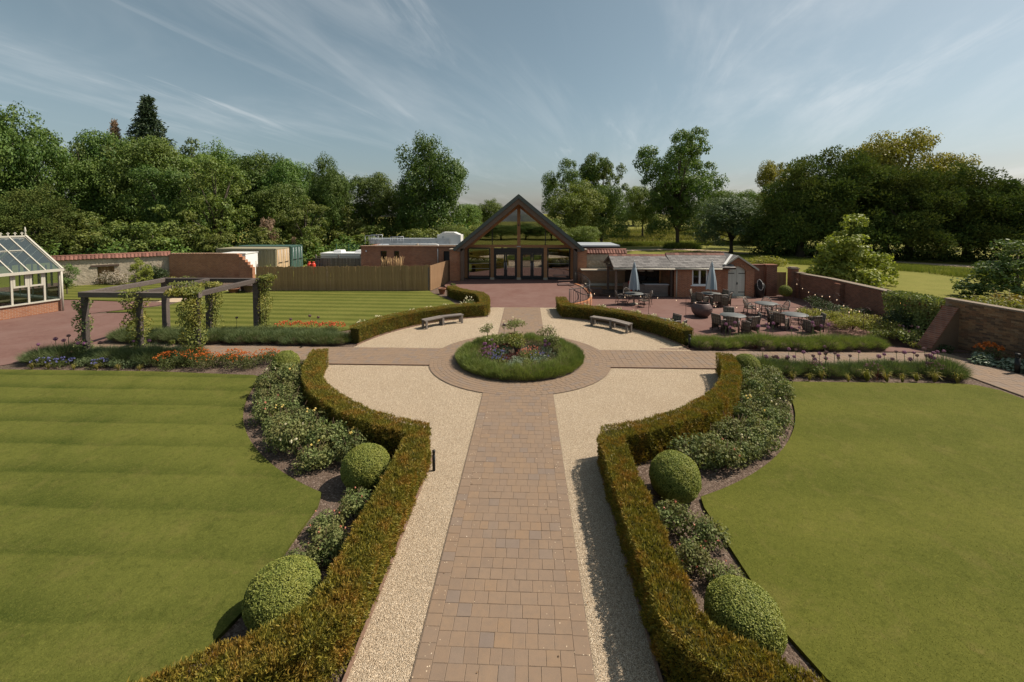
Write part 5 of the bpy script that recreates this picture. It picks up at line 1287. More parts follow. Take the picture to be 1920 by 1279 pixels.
# park rail fence, far off
pf = thing('estate_fence', 'dark iron estate fence crossing the far meadow beyond the track', 'fence', (6.0, 66.0, 0))
pst = MB().box((0, 0, 0.6), (0.06, 0.06, 1.2)).mesh('post', M_ironblk)
for k in range(44):
    x = k*1.0; y = k*0.16; link('post', pst, pf, (x, y, gh(6+x, 66+y)))
for z in (0.3, 0.6, 0.9, 1.15): MB().beam((0, 0, z), (44, 7.0, z), 0.03, 0.04).build('rail', M_ironblk, pf)
# ================================================================ HEDGES AND BED PLANTS
M_yew = m_leaf('yew_hedge_leaf', (0.078, 0.090, 0.014), (0.300, 0.245, 0.038), (0.36, 0.160, 0.034), 0.25, 0.82, 2.6, (0.45, 0.67), tint=(1.2, 1.15, 0.5))
M_yewin = m_plain('dark_yew_core', (0.050, 0.046, 0.014), 1.0, 0.5, 14.0, 0.0, spec=0.0)
M_box = m_leaf('box_leaf', (0.118, 0.155, 0.027), (0.30, 0.315, 0.074), (0.30, 0.27, 0.05), 0.22, 0.4, 3.0)
M_lav = m_leaf('lavender_leaf', (0.095, 0.140, 0.036), (0.225, 0.265, 0.085), (0.26, 0.26, 0.08), 0.25, 0.4, 1.6)
M_lavdk = m_leaf('lavender_leaf_grey', (0.062, 0.098, 0.040), (0.160, 0.198, 0.085), (0.18, 0.185, 0.07), 0.22, 0.4, 1.6)
M_rose = m_leaf('rose_leaf', (0.082, 0.112, 0.034), (0.225, 0.245, 0.092), (0.18, 0.115, 0.045), 0.22, 0.5, 2.4, objvar=0.3, spec=0.15, rough=0.6)
M_bloomw = m_leaf('cream_petal', (0.62, 0.55, 0.36), (0.80, 0.74, 0.58), None, 0.2)
M_bloomy = m_leaf('yellow_petal', (0.62, 0.45, 0.10), (0.75, 0.60, 0.24), None, 0.2)
M_bloomp = m_leaf('pink_petal', (0.55, 0.16, 0.13), (0.62, 0.30, 0.18), None, 0.2)
M_orange_f = m_leaf('orange_petal', (0.46, 0.105, 0.020), (0.62, 0.20, 0.040), None, 0.25)
M_coral_f = m_leaf('coral_petal', (0.55, 0.110, 0.045), (0.66, 0.20, 0.075), None, 0.25)
M_purple = m_leaf('allium_petal', (0.19, 0.070, 0.16), (0.33, 0.15, 0.27), None, 0.2)
M_dullpurple = m_leaf('faded_allium_petal', (0.15, 0.085, 0.10), (0.25, 0.15, 0.16), None, 0.2)
M_blue = m_leaf('blue_petal', (0.13, 0.13, 0.34), (0.22, 0.22, 0.44), None, 0.2)
M_darkred = m_leaf('dark_red_leaf', (0.055, 0.018, 0.018), (0.125, 0.035, 0.028), None, 0.2)
M_geum = m_leaf('geum_leaf', (0.048, 0.068, 0.018), (0.125, 0.145, 0.042), (0.15, 0.11, 0.045), 0.25, 0.5)
M_daylily = m_leaf('daylily_leaf', (0.135, 0.145, 0.030), (0.29, 0.245, 0.060), (0.33, 0.22, 0.09), 0.3, 0.6, 3.0)
M_hosta = m_leaf('hosta_leaf', (0.115, 0.165, 0.095), (0.30, 0.35, 0.25), None, 0.2, rough=0.4)
M_shrubd = m_leaf('dark_shrub_leaf', (0.022, 0.042, 0.016), (0.075, 0.105, 0.040), (0.10, 0.12, 0.05), 0.22, 0.4, 2.0, spec=0.25, rough=0.5)
M_shrubm = m_leaf('green_shrub_leaf', (0.085, 0.122, 0.028), (0.235, 0.262, 0.075), (0.25, 0.23, 0.08), 0.28, 0.5, 1.6)
M_shruby = m_leaf('yellow_green_leaf', (0.17, 0.19, 0.034), (0.38, 0.36, 0.085), (0.32, 0.25, 0.08), 0.3, 0.5, 1.8)
M_vine = m_leaf('climber_leaf', (0.078, 0.105, 0.024), (0.235, 0.245, 0.062), (0.36, 0.29, 0.06), 0.3, 0.7, 1.1, (0.45, 0.62))
M_twigl = m_leaf('brownish_leaf', (0.085, 0.060, 0.032), (0.165, 0.120, 0.065), None, 0.2)
M_stem = m_plain('green_stem', (0.10, 0.125, 0.045), 0.8, 0.2, 6.0, 0.0)
M_twig = m_plain('brown_twig', (0.105, 0.070, 0.045), 0.9, 0.25, 6.0, 0.0)

def lumpy(P, f=2.2, amp=1.0, seed=0.0):
    x, y, z = P[:, 0]*f, P[:, 1]*f, P[:, 2]*f
    return amp*(np.sin(x*1.7+1.3*np.sin(y*1.1+seed)+seed)*np.cos(y*1.9+z*1.3+seed*2)+0.6*np.sin(x*3.9+y*3.1+seed)*np.cos(z*3.3-y*2.7))
def hedge(name, label, cl, width, height, dens, mat, L=0.055, Wd=0.013, group='clipped yew hedges', topfuzz=0.035, cap_dens=True):
    """hedge swept along a centre line; short sprigs over the top and sides, solid twig-brown core added to block light"""
    cl = [Vector(p) for p in cl]; base = cl[0]
    root = thing(name, label, 'hedge', (base.x, base.y, 0), 0, group)
    n = len(cl); nor = []
    for i in range(n):
        d = (cl[min(i+1, n-1)]-cl[max(i-1, 0)]).normalized(); nor.append(Vector((-d.y, d.x)))
    # mitre the corners
    wid = []
    for i in range(n):
        if 0 < i < n-1:
            d1 = (cl[i]-cl[i-1]).normalized(); d2 = (cl[i+1]-cl[i]).normalized(); c = max(0.5, math.sqrt(max(0.0, (1+d1.dot(d2))/2))); wid.append(1/c)
        else: wid.append(1.0)
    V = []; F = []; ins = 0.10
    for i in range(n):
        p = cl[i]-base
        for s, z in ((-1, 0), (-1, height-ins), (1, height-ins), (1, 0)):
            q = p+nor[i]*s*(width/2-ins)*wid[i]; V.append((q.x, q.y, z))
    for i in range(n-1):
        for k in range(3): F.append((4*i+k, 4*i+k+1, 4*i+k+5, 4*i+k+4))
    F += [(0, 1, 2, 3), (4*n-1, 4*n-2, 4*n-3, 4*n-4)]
    me = bpy.data.meshes.new('core'); me.from_pydata(V, [], F); me.materials.append(M_yewin); link('core', me, root)  # solid core blocks light; dark twig tone stands for the shaded inside
    Ps, Ns = [], []
    def face(A, B, C, D, N):
        A, B, C, D = [np.array(q) for q in (A, B, C, D)]
        area = np.linalg.norm(np.cross(B-A, D-A)); mid = (A+C)/2+np.array((base.x, base.y, 0))
        k = int(area*dens(mid)); 
        if k < 1: return
        u, v = rng.random((k, 1)), rng.random((k, 1))
        P = A*(1-u)*(1-v)+B*u*(1-v)+C*u*v+D*(1-u)*v
        Ps.append(P); Ns.append(np.repeat(np.array(N, float)[None], k, 0))
    for i in range(n-1):
        p, q = cl[i]-base, cl[i+1]-base; h = width/2
        a0, a1 = p+nor[i]*h*wid[i], p-nor[i]*h*wid[i]; b0, b1 = q+nor[i+1]*h*wid[i+1], q-nor[i+1]*h*wid[i+1]
        nn = ((nor[i]+nor[i+1])/2).normalized()
        T = lambda v, z: (v.x, v.y, z)
        face(T(a0, height), T(b0, height), T(b1, height), T(a1, height), (0, 0, 1))
        face(T(a0, 0.03), T(b0, 0.03), T(b0, height), T(a0, height), (nn.x, nn.y, 0.15))
        face(T(a1, 0.03), T(b1, 0.03), T(b1, height), T(a1, height), (-nn.x, -nn.y, 0.15))
    for i, sg in ((0, -1), (n-1, 1)):
        p = cl[i]-base; h = width/2; d = (cl[1]-cl[0] if i == 0 else cl[n-1]-cl[n-2]).normalized()*sg
        a0, a1 = p+nor[i]*h, p-nor[i]*h
        face((a0.x, a0.y, 0.03), (a1.x, a1.y, 0.03), (a1.x, a1.y, height), (a0.x, a0.y, height), (d.x, d.y, 0.15))
    P = np.concatenate(Ps); N = np.concatenate(Ns); k = len(P)
    wob = lumpy(P+np.array((base.x, base.y, 0)), 2.4, 0.024)+lumpy(P, 8.0, 0.022, 2.0)+lumpy(P, 19.0, 0.020, 4.0)
    P = P+N*(wob[:, None]-0.035-0.03*rng.random((k, 1))**1.0)
    # round the shoulders
    over = np.maximum(P[:, 2]-(height-0.05), 0); P[:, 2] -= over*0.4
    upw = np.array((0, 0, 1.0)); D = unit(N*0.75+rng.normal(size=(k, 3))*0.55+upw*0.35)
    long = np.where(rng.random(k) < 0.06, 1.6, 1.0)
    Q = sprigs(P, D, L*(0.7+0.6*rng.random(k))*long, Wd*(0.8+0.5*rng.random(k)))
    link('foliage', np_mesh('foliage', Q, 4, mat), root)
    return root
HH = 0.76
dn = lambda m: 5600 if m[1] < -9 else (4000 if m[1] < -5 else 2600)
db = lambda m: 1900
def front_hedge(s, label):
    a = arc(7.52, 270-s*11.7 if s < 0 else 281.7, 270+s*82 if s > 0 else 188, 26) if False else None
    ang = [R(270+s*(15.0+(79.5-15.0)*i/26)) for i in range(27)]
    cl = [(7.40*math.cos(a), 7.40*math.sin(a)) for a in ang][::-1]+[(s*2.14, -7.30), (s*2.14, -8.6), (s*2.15, -9.8), (s*2.16, -11.0), (s*2.18, -11.55), (s*2.42, -11.92), (s*3.2, -12.45), (s*4.4, -13.2), (s*5.4, -13.8)]
    cl = cl[:26]+cl[27:]
    return hedge('yew_hedge', label, cl, 0.54, HH, dn, M_yew)
front_hedge(-1, 'clipped bronze tipped yew hedge curving along the left side of the near gravel')
front_hedge(1, 'clipped bronze tipped yew hedge curving along the right side of the near gravel')
hedge('yew_hedge', 'clipped yew hedge behind the left bench, hooking back to the terrace and fence', arc(7.55, 166, 107.5, 24)+[(-2.12, 7.55), (-2.2, 8.3), (-2.32, 9.3), (-2.75, 10.6), (-3.75, 11.35), (-4.55, 12.2), (-5.1, 13.3)], 0.60, 0.74, db, M_yew)
hedge('yew_hedge', 'clipped yew hedge behind the right bench with a brown patch near its end', arc(7.55, 15.5, 71, 24)+[(2.42, 7.4), (2.35, 8.2), (2.33, 9.3)], 0.60, 0.74, db, M_yew)

# ---- clipped box balls
def ball_mesh(r, k, seed):
    N = rand_dir(k); P = N*(r*(1+lumpy(N, 3.0, 0.02, seed)[:, None])-0.02*rng.random((k, 1)))
    D = unit(N*0.8+rng.normal(size=(k, 3))*0.6+np.array((0, 0, 0.2)))
    return leaves(P, D, 0.026*(0.7+0.6*rng.random(k)), 0.018)
ball_lv = np_mesh('foliage', ball_mesh(0.5, 26000, 0.4), 4, M_box)
core_me = MB().lathe([(0.47*math.sin(math.pi*k/10)+0.001, -0.47*math.cos(math.pi*k/10)) for k in range(11)], 16, cap=False).mesh('core', m_plain('inner_box_leaves', (0.055, 0.070, 0.020), 1.0, 0.4, 12.0, 0.0))
def ball(x, y, r, label, sq=0.95):
    t = thing('box_ball', label, 'box ball', (x, y, r*sq*0.84), random.uniform(0, 6), 'clipped box balls in the rose beds'); t.scale = (2*r, 2*r, 2*r*sq)
    link('core', core_me, t); link('foliage', ball_lv, t)
ball(-3.08, -8.0, 0.50, 'round clipped box ball at the inner corner of the left rose bed', 0.86)
ball(-3.12, -11.0, 0.49, 'big pale clipped box ball in the bottom left, behind the hedge corner', 0.80)
ball(-8.25, -1.95, 0.46, 'clipped box ball at the far end of the left rose bed by the orange flowers', 1.0)
ball(3.25, -8.17, 0.49, 'round clipped box ball at the inner corner of the right rose bed')
ball(3.13, -11.15, 0.48, 'clipped box ball in the bottom right, between hedge corner and lawn edge', 0.84)
ball(8.0, -1.5, 0.44, 'yellow green clipped ball at the far end of the right rose bed')
ball(18.55, 14.2, 0.42, 'bright small clipped ball at the foot of the gate pier')

# ---- generic leafy clump
def clump_pts(k, rx, ry, rz_v, nlobe=9, seed=0, low=0.0):
    r = np.random.default_rng(seed); C = unit(r.normal(size=(nlobe, 3)))*np.array((rx, ry, rz_v))*(0.45+0.35*r.random((nlobe, 1))); C[:, 2] = np.abs(C[:, 2])*0.9+rz_v*low
    idx = r.integers(0, nlobe, k); d = unit(r.normal(size=(k, 3))); sc = np.array((rx, ry, rz_v))*(0.42+0.1*r.random((k, 1)))
    P = C[idx]+d*sc*(0.65+0.35*r.random((k, 1))); P[:, 2] = np.maximum(P[:, 2], 0.02)
    return P, d
def clump_mesh(k, rx, ry, h, L, W, mat, seed, nlobe=9, upbias=0.35):
    P, d = clump_pts(k, rx, ry, h*0.55, nlobe, seed, 0.35)
    N = unit(d*0.6+rng.normal(size=d.shape)*0.6+np.array((0, 0, upbias)))
    return np_mesh('foliage', leaves(P, N, L*(0.7+0.6*rng.random(k)), W*(0.7+0.6*rng.random(k))), 4, mat)
def stems_mesh(n, r, h, mat, seed, rad=0.008):
    rd = random.Random(seed); b = MB()
    for k in range(n):
        a = rd.uniform(0, 6.28); q = r*rd.uniform(0.3, 1.0); b.tube([(0.05*math.cos(a), 0.05*math.sin(a), 0), (q*0.5*math.cos(a+0.2), q*0.5*math.sin(a+0.2), h*0.45), (q*math.cos(a), q*math.sin(a), h*rd.uniform(0.75, 1.0))], [rad, rad*0.8, rad*0.5], 4)
    return b.mesh('stems', mat)
def petals_mesh(k, rx, ry, h, size, mat, seed, top=0.35, per=7):
    r = np.random.default_rng(seed); d = unit(r.normal(size=(k, 3))); d[:, 2] = np.abs(d[:, 2])+top; d = unit(d)
    c = d*np.array((rx, ry, h*0.55))*(0.85+0.2*r.random((k, 1)))+np.array((0, 0, h*0.38))
    c = np.repeat(c, per, 0); off = unit(r.normal(size=c.shape)); P = c+off*size*0.5; N = unit(off+0.3*r.normal(size=c.shape))
    return np_mesh('blooms', leaves(P, N, size, size*0.85), 4, mat)

# ---- rose bushes
rose_protos = []
for v in range(4):
    lf = clump_mesh(1700, 0.46, 0.44, 0.74+0.09*v, 0.060, 0.040, M_rose, 40+v, 13, 0.4); sm = stems_mesh(9, 0.40, 0.62, M_twig, 60+v)
    rose_protos.append((lf, sm))
bl_me = {'w': petals_mesh(7, 0.40, 0.38, 0.72, 0.045, M_bloomw, 3), 'y': petals_mesh(5, 0.40, 0.38, 0.72, 0.040, M_bloomy, 4), 'p': petals_mesh(5, 0.40, 0.38, 0.70, 0.036, M_bloomp, 5), 'W': petals_mesh(16, 0.40, 0.38, 0.75, 0.06, M_bloomw, 6)}
def rose(x, y, sc, bloom, label, group, z=0.0):
    lf, sm = rose_protos[random.randrange(4)]
    t = thing('rose_bush', label, 'rose bush', (x, y, z), random.uniform(0, 6.28), group); t.scale = (sc, sc, sc*random.uniform(0.9, 1.12))
    link('stems', sm, t); link('foliage', lf, t)
    if bloom: link('blooms', bl_me[bloom], t)
for s, nm in ((-1, 'left'), (1, 'right')):
    grp = f'rose bushes in the {nm} hand bed'
    for i in range(9):
        a = 270+s*(28+ i*6.0+random.gauss(0, 0.8)); r = 8.12+random.gauss(0, 0.05); rose(r*math.cos(R(a)), r*math.sin(R(a)), random.uniform(0.92, 1.15), random.choice(('y', 'y', None, None)), f'rose bush in the hedge side row of the {nm} bed, {ORD[i]} from the corner ball', grp)
    for i in range(9):
        a = 270+s*(31.5+ i*5.4+random.gauss(0, 0.8)); r = 8.62+random.gauss(0, 0.06)
        rose(r*math.cos(R(a)), r*math.sin(R(a)), random.uniform(0.80, 1.05), random.choice(('y', 'w', 'p', None, None)), f'rose bush in the lawn side row of the {nm} bed, {ORD[i]} from the corner ball', grp)
    lab2 = f'low straggling rose bush between the two box balls of the {nm} bed'
    for (x, y, sc) in ((2.92, -9.0, 0.75), (3.25, -9.45, 0.8), (2.95, -9.95, 0.78), (3.3, -10.25, 0.65)):
        rose(s*x+random.gauss(0, 0.05), y-(0.1 if s > 0 else 0), sc*random.uniform(0.9, 1.05), 'p', lab2, f'low roses between the {nm} box balls')
for i, a in enumerate((24, 30, 37, 44, 51, 58, 64)): rose(8.25*math.cos(R(a)), 8.25*math.sin(R(a)), 1.0, 'W', f'white rose bush behind the back right hedge, {ORD[i]} from its lavender end', 'white roses behind the back right hedge', -0.02)
for i, a in enumerate((114, 121, 128, 135, 142, 149, 156)): rose(8.3*math.cos(R(a)), 8.3*math.sin(R(a)), 0.95, 'W', f'white rose bush behind the back left hedge, {ORD[i]} from its terrace corner', 'white roses behind the back left hedge')
rose(-3.3, 9.4, 0.9, 'W', 'white rose in the corner of the back left hedge', None)
rose(-3.4, 8.4, 0.8, None, 'leafy green clump beside the white rose in the back left hedge corner', None)
rose(-5.6, 16.9, 0.6, None, 'small green shrub at the foot of the left brick pier', None)

# ---- lavender
def lav_mesh(k, rx, ry, h, seed, mat, L=0.16, W=0.009):
    r = np.random.default_rng(seed); a = r.random(k)*2*np.pi; q = np.sqrt(r.random(k)); 
    P = np.c_[np.cos(a)*q*rx*0.7, np.sin(a)*q*ry*0.7, h*0.62*np.sqrt(np.maximum(1-q*q*0.9, 0))*(0.4+0.6*r.random(k))]
    D = unit(np.c_[np.cos(a)*q*1.1, np.sin(a)*q*1.1, np.full(k, 1.0)]+r.normal(size=(k, 3))*0.22)
    return np_mesh('foliage', blades(P, D, L*h/0.5*(0.7+0.7*r.random(k)), W), 3, mat)
lav_p = [lav_mesh(2600, 0.62, 0.52, 0.52, 80+i, M_lav, 0.22) for i in range(2)]; lav_d = [lav_mesh(3000, 0.72, 0.62, 0.55, 90+i, M_lavdk, 0.22) for i in range(2)]
lav_core = MB().lathe([(0.01, 0.30), (0.30, 0.26), (0.42, 0.12), (0.40, 0.0)], 12, cap=False).mesh('woody_base', M_twig)
def lavender(x, y, sc, protos, label, group, z=0.0):
    t = thing('lavender_bush', label, 'lavender', (x, y, z), random.uniform(0, 6.28), group); t.scale = (sc*random.uniform(0.9, 1.1), sc*random.uniform(0.9, 1.1), sc*random.uniform(0.85, 1.12))
    link('woody_base', lav_core, t); link('foliage', protos[random.randrange(len(protos))], t)
for i in range(12): lavender(7.75+i*0.66, 1.92+random.gauss(0, 0.06), random.uniform(1.0, 1.3), lav_p, f'green lavender mound in the row edging the patio, {ORD[i]} from its left end', 'lavender row edging the patio')
for i in range(17): lavender(-18.0+i*0.62, 1.95+random.gauss(0, 0.06), 1.06, lav_d, f'lavender mound in the long row behind the left path, {ORD[i]} from its left end', 'lavender row behind the left path')
for i in range(9): lavender(-14.0+i*0.62, 2.75+random.gauss(0, 0.06), 0.92, lav_d, f'lavender mound in the short back row behind the left path, {ORD[i]} from the left', 'second lavender row behind the left path')
for i in range(9): lavender(-18.4+i*0.72, -0.78+random.gauss(0, 0.1), random.uniform(1.0, 1.3), lav_d, f'dark lavender mound below the front pergola posts, {ORD[i]} from the left', 'lavender below the pergola')
for i in range(9): lavender(8.7+i*0.78, -1.28+random.gauss(0, 0.10), random.uniform(0.85, 1.2), lav_d, f'grey green lavender mound in the allium border, {ORD[i]} from the left', 'lavender in the allium border')
# the ring of lavender round the centre
t = thing('lavender_ring', 'thick circular ring of green lavender round the central flower bed', 'lavender', (0, 0, 0.0))
k = 62000; a = rng.random(k)*2*np.pi; q = rng.random(k); rr = 1.50+0.95*np.sqrt(rng.random(k)); hh = 0.46*np.sqrt(np.maximum(1-((rr-1.95)/0.62)**2, 0.04))
wv = 1+0.10*np.sin(a*11)+0.08*np.sin(a*23+1)+lumpy(np.c_[np.cos(a)*rr, np.sin(a)*rr, a*0], 4.5, 0.22)
P = np.c_[np.cos(a)*rr, np.sin(a)*rr, hh*wv*(0.25+0.68*rng.random(k))*0.8]
lean = (rr-1.95)/0.5
D = unit(np.c_[np.cos(a)*lean*0.8, np.sin(a)*lean*0.8, np.full(k, 1.0)]+rng.normal(size=(k, 3))*0.26)
link('foliage', np_mesh('foliage', blades(P, D, 0.13*(0.7+0.9*rng.random(k)), 0.011), 3, M_lav), t)
MB().lathe([(1.50, 0.0), (1.62, 0.22), (1.95, 0.28), (2.25, 0.2), (2.36, 0.0)], 48, cap=False).build('woody_base', M_twig, t)
sheet('bed_soil', arc(2.42, 0, 352, 44), 0.03, M_soil)
# ---- centre: urn, standards, bedding
s = thing('garden_urn', 'brown terracotta urn in the middle of the round bed with a leafy plant', 'urn', (-0.10, 0.35, 0.03))
MB().lathe([(0.16, 0), (0.17, 0.05), (0.09, 0.12), (0.12, 0.2), (0.20, 0.40), (0.21, 0.52), (0.17, 0.60), (0.19, 0.64), (0.15, 0.64)], 18, cap=False).build('urn', M_steel, s)
f = link('foliage', clump_mesh(1300, 0.58, 0.54, 0.66, 0.07, 0.040, M_vine, 7, 9), s, (0, 0, 0.42))
def standard(x, y, h, r, label, seed, mat=None, hh=0.55, n=800):
    t = thing('standard_rose', label, 'standard rose', (x, y, 0.03), random.uniform(0, 6), 'standard roses in the round bed')
    MB().tube([(0, 0, 0), (0.015, 0.01, h*0.5), (0, 0, h)], [0.022, 0.018, 0.016], 6).build('stem', M_twig, t)
    link('branches', stems_mesh(8, r*0.9, hh*0.7, M_twig, seed), t, (0, 0, h-0.1))
    link('foliage', clump_mesh(n, r, r, hh, 0.060, 0.034, mat or M_rose, seed, 9), t, (0, 0, h-0.12)); link('blooms', bl_me['w'], t, (0, 0, h-0.2), None, (r/0.45, r/0.45, 0.8))
standard(-0.25, 1.55, 0.92, 0.58, 'tallest rounded standard rose at the back of the round bed', 15, M_shrubm)
standard(-1.35, 1.05, 0.82, 0.42, 'thin sparse standard rose at the back left of the round bed', 16, None, 0.5, 350)
standard(-1.0, 0.75, 0.45, 0.48, 'low bushy standard rose on the left of the round bed', 17, M_shrubm)
standard(1.12, 0.55, 0.85, 0.38, 'slim upright standard rose on the right of the round bed', 18, None, 0.6, 500)
standard(1.32, 0.10, 0.60, 0.42, 'leafy standard rose on a bare stem at the right of the round bed', 19, None, 0.62, 900)
s = thing('clay_jar', 'dark round clay pot behind the urn below the tallest standard', 'pot', (-0.35, 1.35, 0.03))
MB().lathe([(0.16, 0), (0.24, 0.2), (0.22, 0.45), (0.12, 0.55), (0.14, 0.6)], 14, cap=False).build('jar', M_pot, s)
def bedding(x, y, rx, ry, h, mat, fmat, label, seed, nf=30, k=700, name='bedding_plant', cat='bedding plant', fs=0.035, z=0.03, group=None, L=0.045):
    t = thing(name, label, cat, (x, y, z), random.uniform(-0.3, 0.3), group)
    link('foliage', clump_mesh(k, rx, ry, h, L, L*0.6, mat, seed, 10), t)
    if fmat: link('blooms', petals_mesh(nf, rx*0.95, ry*0.95, h, fs, fmat, seed+1, 0.5), t)
    return t
bedding(-0.85, -0.45, 0.44, 0.43, 0.50, M_geum, M_blue, 'blue violas at the front left of the round bed', 21, 26)
bedding(-0.45, -0.65, 0.39, 0.40, 0.48, M_darkred, None, 'dark red leaved plant at the front of the round bed', 22)
bedding(0.0, -0.75, 0.42, 0.38, 0.43, M_hosta, None, 'silver green plant at the front centre of the round bed', 23)
bedding(0.75, -0.65, 0.47, 0.40, 0.48, M_hosta, M_blue, 'silver green plant with blue flowers at the front right of the round bed', 24, 18)
bedding(0.45, -0.25, 0.44, 0.43, 0.60, M_shrubm, M_bloomp, 'green plant with coral flowers right of the urn', 25, 20)
bedding(0.85, 0.1, 0.47, 0.45, 0.62, M_hosta, None, 'pale silver leaved plant between urn and right standards', 26)
bedding(-0.55, 0.15, 0.47, 0.45, 0.58, M_hosta, M_bloomp, 'pale leaved plant left of the urn with a red flower', 27, 6)
bedding(-1.15, 0.0, 0.44, 0.50, 0.50, M_geum, M_purple, 'purple flowered plant at the left rim of the round bed', 28, 24, fs=0.05)
bedding(1.15, -0.35, 0.39, 0.43, 0.54, M_shrubd, None, 'dark leaved plant below the right standards', 29)
bedding(0.15, 0.95, 0.91, 0.44, 0.48, M_shrubd, None, 'dark green ground plant behind the urn', 30)
for i, (x, y) in enumerate(((9.2, -1.05), (10.4, -1.5), (11.5, -1.1), (12.3, -1.6), (13.3, -1.15), (14.4, -1.5))): bedding(x, y, 0.36, 0.3, 0.5+0.1*(i % 2), (M_darkred, M_shrubm, M_rose)[i % 3], M_dullpurple if i % 2 else None, f'bushy mixed perennial among the border alliums, {ORD[i]} from the left', 170+i, 26, 700, 'perennial_clump', 'perennial', 0.04, 0.0, 'mixed perennials in the allium border')
for i, x in enumerate((8.4, 9.9, 11.0, 12.6, 13.9)): bedding(x, 1.62, 0.34, 0.22, 0.34, M_darkred if i % 2 else M_twigl, None, f'brownish plant at the foot of the patio lavender row, {ORD[i]} from left', 180+i, 0, 420, 'perennial_clump', 'perennial', 0.04, 0.0, 'brownish plants below the patio lavender')
for i, (x, y, m_, fm) in enumerate(((-0.2, -0.2, M_darkred, None), (0.2, -0.1, M_shrubm, M_bloomp), (-0.2, -1.05, M_hosta, None), (-0.75, -0.95, M_shrubm, M_blue), (0.45, -1.05, M_shrubm, None), (1.0, -0.85, M_geum, None), (0.6, 0.55, M_darkred, None), (-0.75, 0.5, M_shrubd, None), (-1.3, -0.55, M_geum, M_purple))): bedding(x, y, 0.40, 0.38, 0.44, m_, fm, f'bushy filler plant in the round bed, {("left of", "right of", "in front of", "front left of", "front right of", "far right front of", "behind right of", "behind left of", "far left front of")[i]} the urn', 190+i, 24, 700, 'bedding_plant', 'bedding plant', 0.04, 0.03, 'filler plants in the round bed')
# ---- alliums
al_stem = MB().tube([(0, 0, 0), (0.01, 0, 0.45), (0, 0, 0.86)], 0.008, 5).mesh('stem', M_stem)
def head_mesh(mat, seed): r = np.random.default_rng(seed); d = unit(r.normal(size=(260, 3))); return np_mesh('flower_head', leaves(d*0.068*(0.7+0.3*r.random((260, 1))), unit(d+0.4*r.normal(size=d.shape)), 0.030, 0.018), 4, mat)
hd = [head_mesh(M_purple, 1), head_mesh(M_dullpurple, 2)]
def allium(x, y, h, dull, label, group, z=0.0):
    t = thing('allium', label, 'allium', (x, y, z), random.uniform(0, 6.28), group); t.scale = (1.1, 1.1, 1); t.rotation_euler = (random.gauss(0, 0.08), random.gauss(0, 0.08), 0)
    link('stem', al_stem, t, None, None, (1, 1, h/0.86)); link('flower_head', hd[dull], t, (0, 0, h+0.03), None, (random.uniform(0.65, 1.05),)*3)
for i in range(40): allium(random.uniform(8.9, 15.1), random.uniform(-1.55, -0.85), random.uniform(0.45, 0.85), 1 if random.random() < 0.4 else 0, 'purple globe allium in the border between the right lawn and path', 'alliums in the right border')
for i in range(15): allium(random.uniform(8.6, 13.6), random.uniform(2.05, 2.4), random.uniform(0.72, 0.98), 1 if random.random() < 0.25 else 0, 'pink purple globe allium standing above the patio lavender row', 'alliums above the patio lavender')
for i in range(9): allium(random.uniform(-18.6, -13.8), random.uniform(-1.5, -0.5), random.uniform(0.55, 0.95), 1 if random.random() < 0.5 else 0, 'purple globe allium in the mixed bed below the pergola', 'alliums below the pergola')
for i in range(5): allium(random.uniform(-15.5, -9.0), random.uniform(2.9, 3.4), random.uniform(0.65, 0.95), 1, 'dark faded allium behind the left lavender rows', 'faded alliums at the back lawn edge')
for (x, y, h) in ((-1.45, 0.1, 0.55), (-1.35, -0.1, 0.6), (-1.2, -0.2, 0.52), (-0.95, -0.2, 0.58), (-1.1, 0.35, 0.62), (1.05, 0.05, 0.68), (1.15, -0.15, 0.62), (0.98, -0.1, 0.55)): allium(x, y, h, 0, 'magenta allium among the bedding in the round bed', 'alliums in the round bed')
allium(-0.72, 1.5, 0.95, 1, 'single dark allium head at the back of the round bed', None)
# ---- orange geums
gq = 'orange geums in the left bed'
for i, (x, y, sc) in enumerate(((-13.0, -1.35, 1.0), (-12.3, -1.0, 1.0), (-11.6, -1.4, 1.0), (-10.9, -1.05, 1.05), (-10.2, -1.4, 1.0), (-9.6, -0.9, 0.9))):
    t = bedding(x, y, 0.62, 0.55, 0.62, M_geum, M_orange_f, f'mound of bright orange geums in the left bed, {ORD[i]} from the left', 100+i, 80, 1900, 'geum_clump', 'geum', 0.034, 0.0, gq)
for i, x in enumerate((-11.4, -10.7, -10.0, -9.3, -8.75)): bedding(x, 3.35, 0.5, 0.4, 0.62, M_geum, M_coral_f, f'airy coral geum behind the left lavender rows, {ORD[i]} from the left', 120+i, 46, 260, 'geum_clump', 'geum', 0.05, 0.0, 'coral geums at the back lawn edge')
bedding(18.15, 0.35, 0.55, 0.45, 0.75, M_geum, M_orange_f, 'orange flowering clump against the near brick wall', 130, 42, 800, 'geum_clump', 'geum', 0.075)
bedding(18.7, -0.9, 0.5, 0.5, 0.75, M_geum, M_orange_f, 'second orange flowering clump against the near wall, further right', 131, 42, 800, 'geum_clump', 'geum', 0.075)
